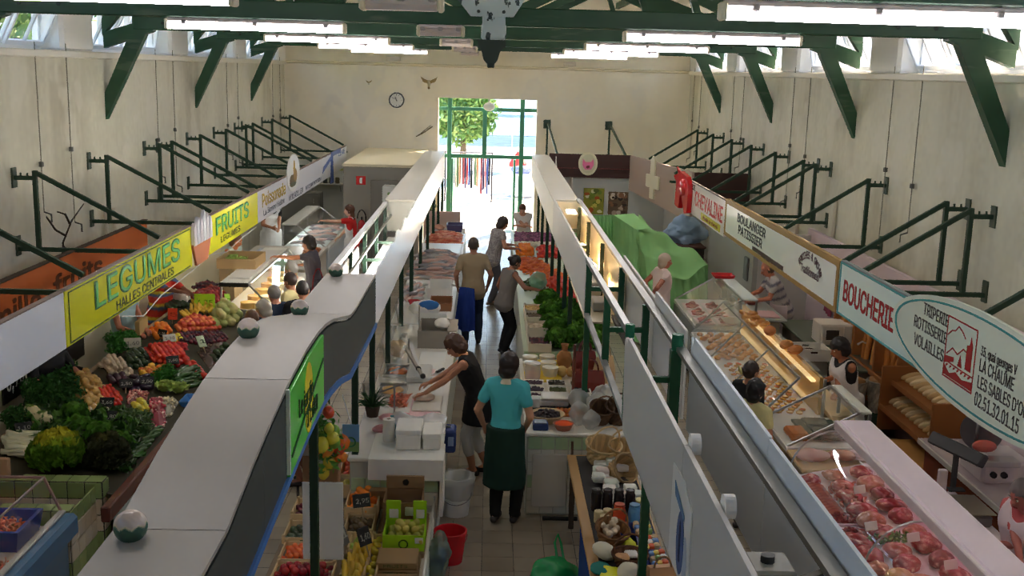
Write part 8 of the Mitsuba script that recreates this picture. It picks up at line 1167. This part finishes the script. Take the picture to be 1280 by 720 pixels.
# ---------------------------------------------------------------- bakery
def pastry(kind, cols, r=0.045): return variants(kind, [B().add(lathe([(0, 0), (r * 0.8, 0), (r, r * 0.45), (r * 0.92, r * 0.45), (r * 0.85, r * 0.3), (0, r * 0.34)], 12), (196, 140, 70)).add(lumpy(sph((0, 0, r * 0.34), r * 0.82, (1, 1, 0.35), 1), 0.006, 40, i), c) for i, c in enumerate(cols)], 's', 40)
TAR = pastry('tart', [(226, 180, 80), (206, 90, 50), (232, 206, 150), (190, 120, 60)]); BUN_ = ball_kind('bread_roll', 0.05, [(190, 130, 70), (206, 150, 90)], squash=(1.3, 1, 0.7), lump=0.1)
heap('tart', TAR, None, flat(0.862), 0.05, 'small round fruit tart lit yellow in the bakery case', 'tart', 'tarts in the bakery case', 1, 0.115, 'flat', 0.02, world=RW(3.06, 3.66, 11.55, 13.6)); heap('bread_roll', BUN_, None, flat(0.862), 0.04, 'brown bread roll at the far end of the bakery case', 'bread roll', 'rolls in the bakery case', 1, 0.15, 'flat', 0.8, world=RW(3.06, 3.64, 13.8, 15.2)); 
for n, (x, y, L, rz, c) in enumerate(((3.6, 13.3, 0.3, 75, (170, 104, 56)), (3.62, 12.6, 0.22, 60, (186, 124, 70)), (3.66, 12.35, 0.22, 50, (176, 110, 60)))): put('round_loaf', mv(lumpy(sph((0, 0, 0), 0.075, (L / 0.12, 1, 0.7), 3), 0.01, 14, n), (x, y, 1.4), rz), c, smooth=True, label=f'brown loaf lying on the glass top of the bakery case, {["long farthest one", "middle one", "nearest one"][n]}', cat='bread')
heap('croissant', long_kind('croissant', 0.14, 0.032, [(206, 150, 80), (190, 128, 64)], 0.3, 0.7), None, flat(1.342), 0.03, 'golden croissant on the glass top of the bakery case', 'croissant', 'croissants on the glass top', 2, 0.12, 'flat', world=RW(3.48, 3.74, 13.75, 14.6))
k = thing('paper_towel_roll', 'white paper towel roll standing behind the bakery case', 'paper roll'); put(k + '__roll', cyl((3.9, 14.75, 0.961), (3.9, 14.75, 1.2), 0.06, 18), (226, 222, 212)); put(k + '__core', cyl((3.9, 14.75, 1.2), (3.9, 14.75, 1.203), 0.02, 10), (130, 110, 90))
k = thing('white_crate', 'white perforated plastic crate on the bakery worktop', 'crate'); put(k + '__crate', m3.Manifold.cube([0.44, 0.42, 0.16]).translate([4.1, 13.7, 0.9]) - m3.Manifold.cube([0.4, 0.38, 0.2]).translate([4.12, 13.72, 0.92]) - m3.Manifold.cube([0.1, 0.6, 0.03]).translate([4.27, 13.6, 1.0]), (216, 212, 204), 's'); put(k + '__content', lumpy(sph((4.3, 13.9, 0.97), 0.1, (1.2, 1.2, 0.5), 2), 0.04, 12, 2), (60, 40, 34)); put(k + '__stand', bx(4.12, 4.52, 13.72, 14.1, 0, 0.9), (140, 130, 116))
k = thing('bakery_bench', 'dark green work bench behind the bakery case with sink', 'bench'); put(k + '__top', rbx(4.5, 5.34, 13.3, 16.2, 0.86, 0.9, 0.01), (90, 100, 84), 's'); put(k + '__body', bx(4.56, 5.3, 13.35, 16.15, 0, 0.86), (120, 110, 100)); put(k + '__tap', ptube([(5.1, 13.9, 0.9), (5.1, 13.9, 1.1), (5.0, 13.88, 1.14), (4.94, 13.87, 1.1)], 0.014), (190, 190, 190), 'k'); put(k + '__basin', rbx(4.7, 5.1, 13.5, 14.0, 0.895, 0.905, 0.004), (120, 124, 122), 'k')
k = thing('microwave', 'white microwave oven on the bakery bench', 'microwave'); put(k + '__case', rbx(4.66, 5.12, 14.6, 15.0, 0.9, 1.2, 0.015), (222, 216, 206), 's'); put(k + '__door', rbx(4.69, 4.98, 14.585, 14.6, 0.93, 1.17, 0.006), (206, 200, 190), 's'); put(k + '__door__window', rbx(4.74, 4.92, 14.58, 14.586, 0.98, 1.12, 0.003), (60, 56, 54), 'g'); put(k + '__panel', bx(5.0, 5.1, 14.59, 14.6, 0.93, 1.17), (190, 186, 180))
for n, (x, y) in enumerate(((4.62, 13.0), (4.98, 13.02))): k = basket('flour_basket', f'tall white basket lined with cloth in front of the bakery bench, {["left", "right"][n]} of two', (x, y, 0.45), 0.17, 0.4, (190, 180, 166), False); put(k + '__lining', lumpy(sph((x, y, 0.84), 0.14, (1, 1, 0.4), 3), 0.05, 9, n), (150, 110, 70), smooth=True); put(k + '__stand', cyl((x, y, 0), (x, y, 0.45), 0.13, 14), (50, 70, 56))
k = thing('pink_towel', 'dusty pink towel hanging on the lilac wall behind the butcher', 'towel'); put(k + '__towel', gridmesh(drape([(5.33, 16.5, 1.5), (5.33, 16.15, 1.5)], [(5.32, 16.55, 0.98), (5.3, 16.2, 0.94)], 3, 0.025, 3, 20, 8)), (150, 70, 90), smooth=True); put(k + '__hook', cyl((5.36, 16.32, 1.5), (5.31, 16.32, 1.52), 0.012, 8), (120, 120, 120))
k = thing('bread_rack', 'wooden rack of upright baguettes against the wall behind the baker', 'rack'); W1 = (150, 96, 52); put(k + '__back', rbx(5.28, 5.34, 12.5, 15.0, 0.3, 1.75, 0.008), (120, 76, 42))
for y in (12.5, 13.3, 14.1, 14.96): put(k + '__divider', rbx(4.96, 5.28, y, y + 0.04, 0.55, 1.4, 0.006), W1)
put(k + '__base', rbx(4.92, 5.3, 12.5, 15.0, 0.5, 0.56, 0.008), W1); put(k + '__front_bar', rbx(4.9, 4.94, 12.5, 15.0, 0.86, 0.92, 0.006), W1)
g = np.random.default_rng(6)
for n in range(34): y = 12.6 + n * 0.07; inst('baguette', BAG[n % 3], mat4((5.1 + g.uniform(-0.05, 0.08), y, 0.9 + g.uniform(-0.02, 0.06)), 0, 0, 90 + g.uniform(-6, 6), 1.05), 'golden baguette standing upright in the wooden bread rack', 'baguette', 'baguettes in the bread rack')
k = thing('loaf_shelf', 'tilted wooden shelves of pale loaves beside the bread rack', 'shelves')
for z, x in ((1.02, 5.1), (0.72, 4.98)): put(k + '__shelf', mv(rbx(-0.22, 0.22, -0.75, 0.75, -0.015, 0.015, 0.005), (x, 11.7, z), 0, 0, -12), W1); put(k + '__lip', bar((x - 0.21, 10.95, z - 0.02), (x - 0.21, 12.45, z - 0.02), 0.02, 0.06), W1)
for y in (10.93, 12.44): put(k + '__side', rbx(4.76, 5.34, y, y + 0.03, 0.4, 1.2, 0.006), W1)
for q in range(22): z, x = ((1.1, 5.1), (0.8, 4.98))[q // 11]; put('pale_loaf', mv(lumpy(sph((0, 0, 0), 0.055, (2.6, 0.95, 0.8), 2), 0.008, 12, q % 3), (x, 11.06 + 0.13 * (q % 11), z), 0, 0, -12), [(206, 176, 130), (196, 160, 110), (214, 190, 150)][q % 3], smooth=True, label='pale floury loaf on the tilted wooden shelves', cat='bread', group='loaves on the tilted shelves')
k = thing('wooden_ledge', 'pale wooden ledge below the tilted bread shelves', 'ledge'); put(k + '__board', rbx(4.55, 5.34, 10.8, 11.7, 0.5, 0.54, 0.008), (186, 136, 78), 's'); put(k + '__support', bx(4.7, 5.3, 10.9, 11.6, 0, 0.5), (120, 90, 60))
for n, (x, y, r) in enumerate(((3.22, 10.02, 0.13), (3.52, 10.04, 0.11), (3.74, 10.06, 0.12))): put('pink_parcel', lumpy(sph((x, y, 0.93), r, (1.3, 0.9, 0.45), 3), 0.03, 10, n), [(222, 186, 180), (206, 140, 120), (226, 196, 198)][n], smooth=True, label=f'pink paper parcel on the wrapping counter, {["left", "middle", "right"][n]} of three', cat='parcel')
for n, y in enumerate((10.6, 10.95)): put('black_tray', rbx(3.4, 3.66, y - 0.12, y + 0.12, 0.951, 0.98, 0.01), (28, 40, 36), 's', label=f'black tray inside the small sloping case, {["nearer", "farther"][n]}', cat='tray')
put('brown_pastry_block', lumpy(rbx(3.14, 3.34, 10.5, 10.8, 0.901, 0.98, 0.02).refine(3), 0.01, 15, 2), (170, 100, 50), label='brown pastry block at the front of the small sloping case', cat='pastry')
# ---------------------------------------------------------------- meat
g = np.random.default_rng(12); MC = [(150, 40, 42), (132, 30, 34), (166, 64, 60), (120, 34, 34), (176, 86, 76)]; FAT = (206, 160, 148)
for n in range(6):
    x, y = 3.3 + 0.32 * (n % 2), 15.95 + 0.52 * (n // 2); tub('meat_tray', f'white tray of red meat in the meat case, {["left", "right"][n % 2]} of the {["near", "middle", "far"][n // 2]} pair', x - 0.14, x + 0.14, y - 0.22, y + 0.22, 0.88, 0.03, (226, 206, 206), 0.01, 'tray')
    for q in range(4): meat('meat_cut', np.array([x + 0.06 * (q % 2) - 0.03, y - 0.14 + 0.09 * q, 0.925]), 0.055, (1.5, 0.8, 0.5), MC[(q + n) % 5], 'slice of red meat in a white tray of the meat case', rz=20 * q, fat=FAT, seed=q); lab(sorted(k_ for k_ in labels if k_.startswith('meat_cut'))[-1], None)
for k_ in [k_ for k_ in labels if k_.startswith('meat_cut')]: lab(k_, group='meat slices in the meat case')
k = thing('butcher_block', 'steel butcher counter between the bald butcher and the meat case', 'counter'); put(k + '__top', rbx(4.06, 4.5, 15.7, 17.6, 0.96, 1.0, 0.01), (170, 172, 168), 's'); put(k + '__body', bx(4.08, 4.4, 15.75, 17.55, 0, 0.96), (160, 150, 130))
put('pink_paper', lumpy(rbx(4.1, 4.4, 16.9, 17.4, 1.0, 1.02, 0.006).refine(6), 0.012, 9, 2), (226, 190, 190), label='crumpled pink butcher paper before the bald butcher', cat='paper'); meat('meat_joint', np.array([4.2, 16.75, 1.05]), 0.1, (1.1, 0.8, 0.55), (170, 90, 80), 'meat joint under the hands of the bald butcher'); tub('red_tray', 'bright red tray on the far corner of the meat case', 3.7, 4.05, 17.3, 17.62, 1.302, 0.05, (190, 30, 36), 0.012, 'tray'); put('pink_slab', rbx(4.1, 4.42, 15.8, 16.2, 1.002, 1.03, 0.01), (216, 176, 176), 's', label='pink slab on the near end of the steel butcher counter', cat='meat')
BZ2 = lambda x, y: 0.85 + 0.2 * (x - 2.9)
def on_bed(x, y, dz=0.0): return np.array([x, y, BZ2(x, y) + dz])
NAMES = ['near the glass', 'in the middle', 'under the white top']
cn = 0
ORD2 = ['first', 'second', 'third', 'fourth', 'fifth', 'sixth', 'seventh', 'eighth', 'ninth', 'tenth', 'eleventh', 'twelfth', 'thirteenth', 'fourteenth']
for i, y in enumerate(np.arange(9.35, 5.9, -0.26)):
    for j, x in enumerate((3.0, 3.22, 3.46)):
        cn += 1
        if i in (1, 2) and j == 0: continue
        if i in (3, 4) and j == 0: continue
        sd = i * 3 + j; c = MC[sd % 5]; meat('meat_joint', on_bed(x, y + g.uniform(-0.04, 0.04), 0.06), g.uniform(0.085, 0.115), (g.uniform(0.9, 1.3), g.uniform(0.75, 1.1), g.uniform(0.5, 0.7)), [c, (176, 116, 88), (156, 56, 60), c][sd % 4], f'red meat {NAMES[j]}, {ORD2[i]} row of the butcher case from behind', rz=g.uniform(0, 180), fat=FAT, seed=sd)
for q in range(22): c = on_bed(2.96 + 0.02 * (q % 2), 9.2 - q * 0.03, 0.055); put('meat_slice', mv(lumpy(sph((0, 0, 0), 0.06, (1.9, 0.2, 0.9), 2), 0.006, 20, q % 4), tuple(c), 14, 18), [(170, 96, 76), (186, 116, 92)][q % 2], 'g', True, label='upright slice of meat in the long sliced row near the glass', cat='meat slice', group='sliced row in the butcher case')
for n, y in enumerate((8.5, 8.18)):
    tub('mince_tray', f'white tray of dark red minced meat near the glass of the butcher case, {["farther", "nearer"][n]}', 2.92, 3.16, y - 0.13, y + 0.13, 0.885, 0.04, (232, 206, 216), 0.012, 'tray'); stuff('minced_meat', None, flat(0.9), 240, SMALL, [(130, 36, 34), (150, 50, 46), (110, 28, 30)], f'dark red minced meat in the {["farther", "nearer"][n]} white tray', 'minced meat', 40 + n, 0.05, world=RW(2.945, 3.135, y - 0.1, y + 0.1))
heap('sausage', SAU, None, lambda x, y: BZ2(x, y) + 0.05, 0.018, 'reddish sausage in the butcher case behind the minced meat', 'sausage', 'sausages in the butcher case', 2, 0.1, 'flat', rz=80, world=RW(3.1, 3.36, 8.7, 9.2))
for n, (x, y) in enumerate(((3.02, 7.2), (3.16, 6.98))): meat('plucked_chicken', on_bed(x, y, 0.14), 0.1, (1.3, 0.95, 0.8), (206, 158, 110), f'pale plucked chicken near the glass of the butcher case, {["farther", "nearer"][n]} of two', 'chicken', 40, 0.12)
for n, (x, y) in enumerate(((3.1, 8.0), (3.32, 7.7), (3.24, 8.7), (3.4, 7.2))): put('meat_label', mv(rbx(-0.06, 0.06, -0.004, 0.004, 0, 0.07, 0.002), tuple(on_bed(x, y, 0.15)), 20, -20), (206, 214, 200), 's', label=f'small pale price card among the meat, {["nearest the minced meat", "in the middle of the case", "at the sausages", "under the white top"][n]}', cat='price card')
put('parsley_divider', (lambda m: B().add(*m))(leafcloud((3.3, 7.95, 1.0), (0.25, 0.03, 0.05), 160, 0.025, LEAF, 12)), label='strip of green parsley across the butcher case', cat='parsley', kind='stuff')
# butcher's machines
k = thing('slicing_machine', 'white slicing machine with round steel blade on the butcher back counter', 'slicer'); put(k + '__body', rbx(4.62, 5.1, 9.4, 9.9, 0.9, 1.12, 0.03), (206, 196, 200), 's'); put(k + '__blade', cyl((4.72, 9.72, 1.3), (4.76, 9.78, 1.3), 0.19, 28), (150, 150, 156), 'k'); put(k + '__guard', ptube(arc((4.74, 9.75, 1.3), (0.12, 0.16, 0), (0, 0, 0.2), 0, 360, 24), 0.018), (120, 116, 120), 'k'); put(k + '__carriage', rbx(4.5, 4.9, 9.25, 9.42, 1.12, 1.18, 0.01), (190, 186, 190), 'k'); put(k + '__meat', mv(sph((0, 0, 0), 0.08, (1.4, 0.9, 0.7), 3), (4.66, 9.5, 1.24)), (190, 90, 80), 'g', True)
for q in (4.72, 4.82): put(k + '__knob', cyl((q, 9.4, 1.0), (q, 9.37, 1.0), 0.03, 12), (24, 22, 24), 's')
k = thing('shop_scale', 'grey shop scale with flat plate on the pale shelf behind the butcher case', 'scale'); put(k + '__body', rbx(4.02, 4.32, 8.5, 8.9, 0.86, 0.96, 0.015), (110, 104, 106), 's'); put(k + '__plate', rbx(4.0, 4.34, 8.48, 8.92, 0.975, 0.99, 0.006), (170, 160, 146), 'k'); put(k + '__label', bx(4.08, 4.18, 8.494, 8.5, 0.9, 0.93), (214, 210, 210)); put(k + '__column', rbx(4.02, 4.1, 8.95, 9.0, 0.86, 1.2, 0.01), (206, 190, 196), 's')
k = thing('scale_display', 'dark tilted display of a scale above the pale shelf', 'display'); put(k + '__panel', mv(rbx(-0.04, 0.04, -0.34, 0.34, -0.06, 0.06, 0.012), (4.36, 9.4, 1.24), 18, 0, 30), (60, 60, 66), 's'); put(k + '__post', bar((4.36, 9.4, 0.86), (4.36, 9.4, 1.22), 0.04), (70, 70, 72), 's'); put(k + '__foot', rbx(4.28, 4.44, 9.3, 9.38, 0.86, 0.88, 0.006), (60, 60, 62))
put('dark_cut', lumpy(sph((4.12, 9.2, 0.93), 0.09, (1, 1.3, 0.7), 3), 0.04, 12, 3), (120, 30, 30), 'g', True, label='dark red meat lying on the pale shelf beside the scale', cat='meat'); put('plastic_wrap_bag', lumpy(sph((4.0, 7.15, 0.93), 0.1, (0.8, 1.2, 0.6), 3), 0.05, 10, 3), (150, 140, 160), 'film', True, label='crumpled clear bag under the hands of the grey haired butcher', cat='bag')
put('wrap_stand', rbx(3.92, 4.06, 6.9, 7.5, 0, 0.86, 0.01), (206, 190, 196), label='pale stand under the hands of the grey haired butcher', cat='stand')
# left far counters' goods
for n, (x, y, c, lb) in enumerate(((-4.2, 20.6, (60, 120, 200), 'bright blue plastic bag on the worktop beyond the cheese case'),)): put('blue_bag', lumpy(sph((x, y, 0.99), 0.2, (1.1, 1.5, 0.4), 3), 0.06, 8, 3), c, 's', True, label=lb, cat='bag')
tub('worktop_tub', 'wide grey tub under the bright blue bag', -4.5, -3.9, 20.1, 21.1, 0.921, 0.08, (196, 200, 206), 0.015)
put('cheese_slab', rbx(-4.0, -3.66, 16.4, 19.0, 1.302, 1.32, 0.006), (216, 212, 204), 's', label='long pale sheet lying on the white top of the cheese case', cat='sheet')
CHS = [(222, 196, 130), (214, 176, 100), (230, 214, 170), (196, 150, 90)]
for n in range(12): x, y = -3.5 - 0.2 * (n % 2), 16.4 + 0.5 * (n // 2); put('round_cheese', cyl((x, y, 0.851), (x, y, 0.94), 0.12, 18), CHS[n % 4], 's', label='round cheese inside the glass cheese case', cat='cheese', group='cheeses in the cheese case')
stuff('crab_heap', None, flat(0.93), 140, SMALL, [(200, 120, 70), (150, 80, 50), (220, 160, 110)], 'heap of orange brown food in a dish at the end of the worktop', 'food', 51, 0.1, world=RW(-3.66, -3.36, 20.9, 21.5)); heap('fish', FSH, None, flat(0.9), 0.04, 'pale fish on the ice of the glass fish case', 'fish', 'fish in the glass fish case', 1, 0.2, 'flat', rz=20, world=RW(-4.0, -3.45, 22.3, 24.9))
k = thing('lettuce_crate', 'wooden crate of pale lettuces in front of the seller with tanned arms', 'crate'); put(k + '__crate', m3.Manifold.cube([0.62, 0.8, 0.16]).translate([-4.35, 17.1, 0.92 + 0.4]) - m3.Manifold.cube([0.58, 0.76, 0.2]).translate([-4.33, 17.12, 0.94 + 0.4]), (186, 156, 110)); put(k + '__leg', bx(-4.34, -4.1, 17.2, 17.8, 0, 1.32), (150, 130, 100))
for n in range(5): put_one('pale_lettuce', LET6, (-4.2 + 0.2 * (n % 2), 17.25 + 0.2 * (n // 2), 1.36), 'pale yellow green lettuce in the wooden crate by the cheese case', 'lettuce', 0.8, 60 * n, group='pale lettuces in the crate')
# ---------------------------------------------------------------- small things along the stalls
for k_ in [k_ for k_ in list(scene) if scene[k_].get('type') == 'instance' and any(k_.startswith(q) for q in ('frisee_lettuce', 'oak_leaf_lettuce', 'green_lettuce', 'frilly_lettuce'))]: lab(k_ + '__foliage', kind='stuff')
k = thing('dry_branch', 'bare dry branch stuck up against the left wall above the orange board', 'branch'); o = np.array([-5.55, 14.0, 2.2])
for q, pts in enumerate(([(0, 0, -0.45), (0, 0.02, 0.0), (0.02, 0.3, 0.25), (0.02, 0.75, 0.42)], [(0.01, 0.1, 0.08), (0.0, -0.2, 0.2), (0.0, -0.45, 0.4)], [(0.01, 0.02, -0.1), (0.0, -0.3, -0.3), (0.0, -0.45, -0.6)], [(0, 0.02, -0.05), (0.02, 0.35, -0.25), (0.0, 0.6, -0.6)], [(0.01, 0.25, 0.22), (0.02, 0.1, 0.36), (0.0, -0.1, 0.42)])): put(k + '__twig', ptube([o + p for p in pts], [0.016 - 0.003 * j for j in range(len(pts))], 6), (52, 44, 34))
put('hanging_cable', ptube([(-3.86, 11.2, 1.9), (-3.86, 11.9, 1.74), (-3.86, 12.6, 1.84), (-3.86, 13.3, 1.86), (-3.86, 14.3, 1.9)], 0.006), (206, 206, 200), label='white cable drooping below the yellow sign with green letters LEGUMES', cat='cable')
put('hanging_cable', ptube([(-3.86, 15.0, 1.92), (-3.86, 15.8, 1.82), (-3.86, 16.8, 1.88), (-3.86, 17.8, 1.9)], 0.006), (190, 190, 186), label='white cable drooping below the yellow sign with green letters FRUITS', cat='cable')
for q, y in enumerate((16.05, 16.4)): put('wall_pipe', cyl((-5.7, y, 0), (-5.7, y, 2.35), 0.035, 10), (206, 200, 184), 's', label=f'vertical pale pipe on the left wall past the orange board, {["nearer", "farther"][q]} of two', cat='pipe')
for q, (y, z) in enumerate(((16.9, 2.2), (18.9, 2.2))): put('wall_pipe', cyl((5.46, y, 0), (5.46, y, z + 0.5), 0.03, 10), (196, 186, 170), 's', label=f'vertical pale pipe on the right wall between the brackets, {["nearer", "farther"][q]} of two', cat='pipe')
k = thing('scale_column', 'reddish brown pole standing beside the counter scale', 'pole'); put(k + '__pole', cyl((0.97, 11.5, 0.9), (0.97, 11.5, 1.62), 0.016, 8), (110, 60, 44), 's'); put(k + '__foot', cyl((0.97, 11.5, 0.9), (0.97, 11.5, 0.915), 0.05, 12), (80, 50, 40), 's')
put('case_lamp', rbx(-3.68, -3.64, 16.4, 19.1, 1.235, 1.262, 0.006), (255, 250, 240), None, label='strip lamp under the white top of the cheese case', cat='lamp', emitter={'type': 'area', 'radiance': {'type': 'rgb', 'value': [0.9, 0.82, 0.66]}})
put('case_lamp', rbx(-4.02, -3.98, 22.3, 24.8, 1.295, 1.32, 0.006), (255, 250, 240), None, label='strip lamp under the steel top of the fish case', cat='lamp', emitter={'type': 'area', 'radiance': {'type': 'rgb', 'value': [0.8, 0.84, 0.8]}})
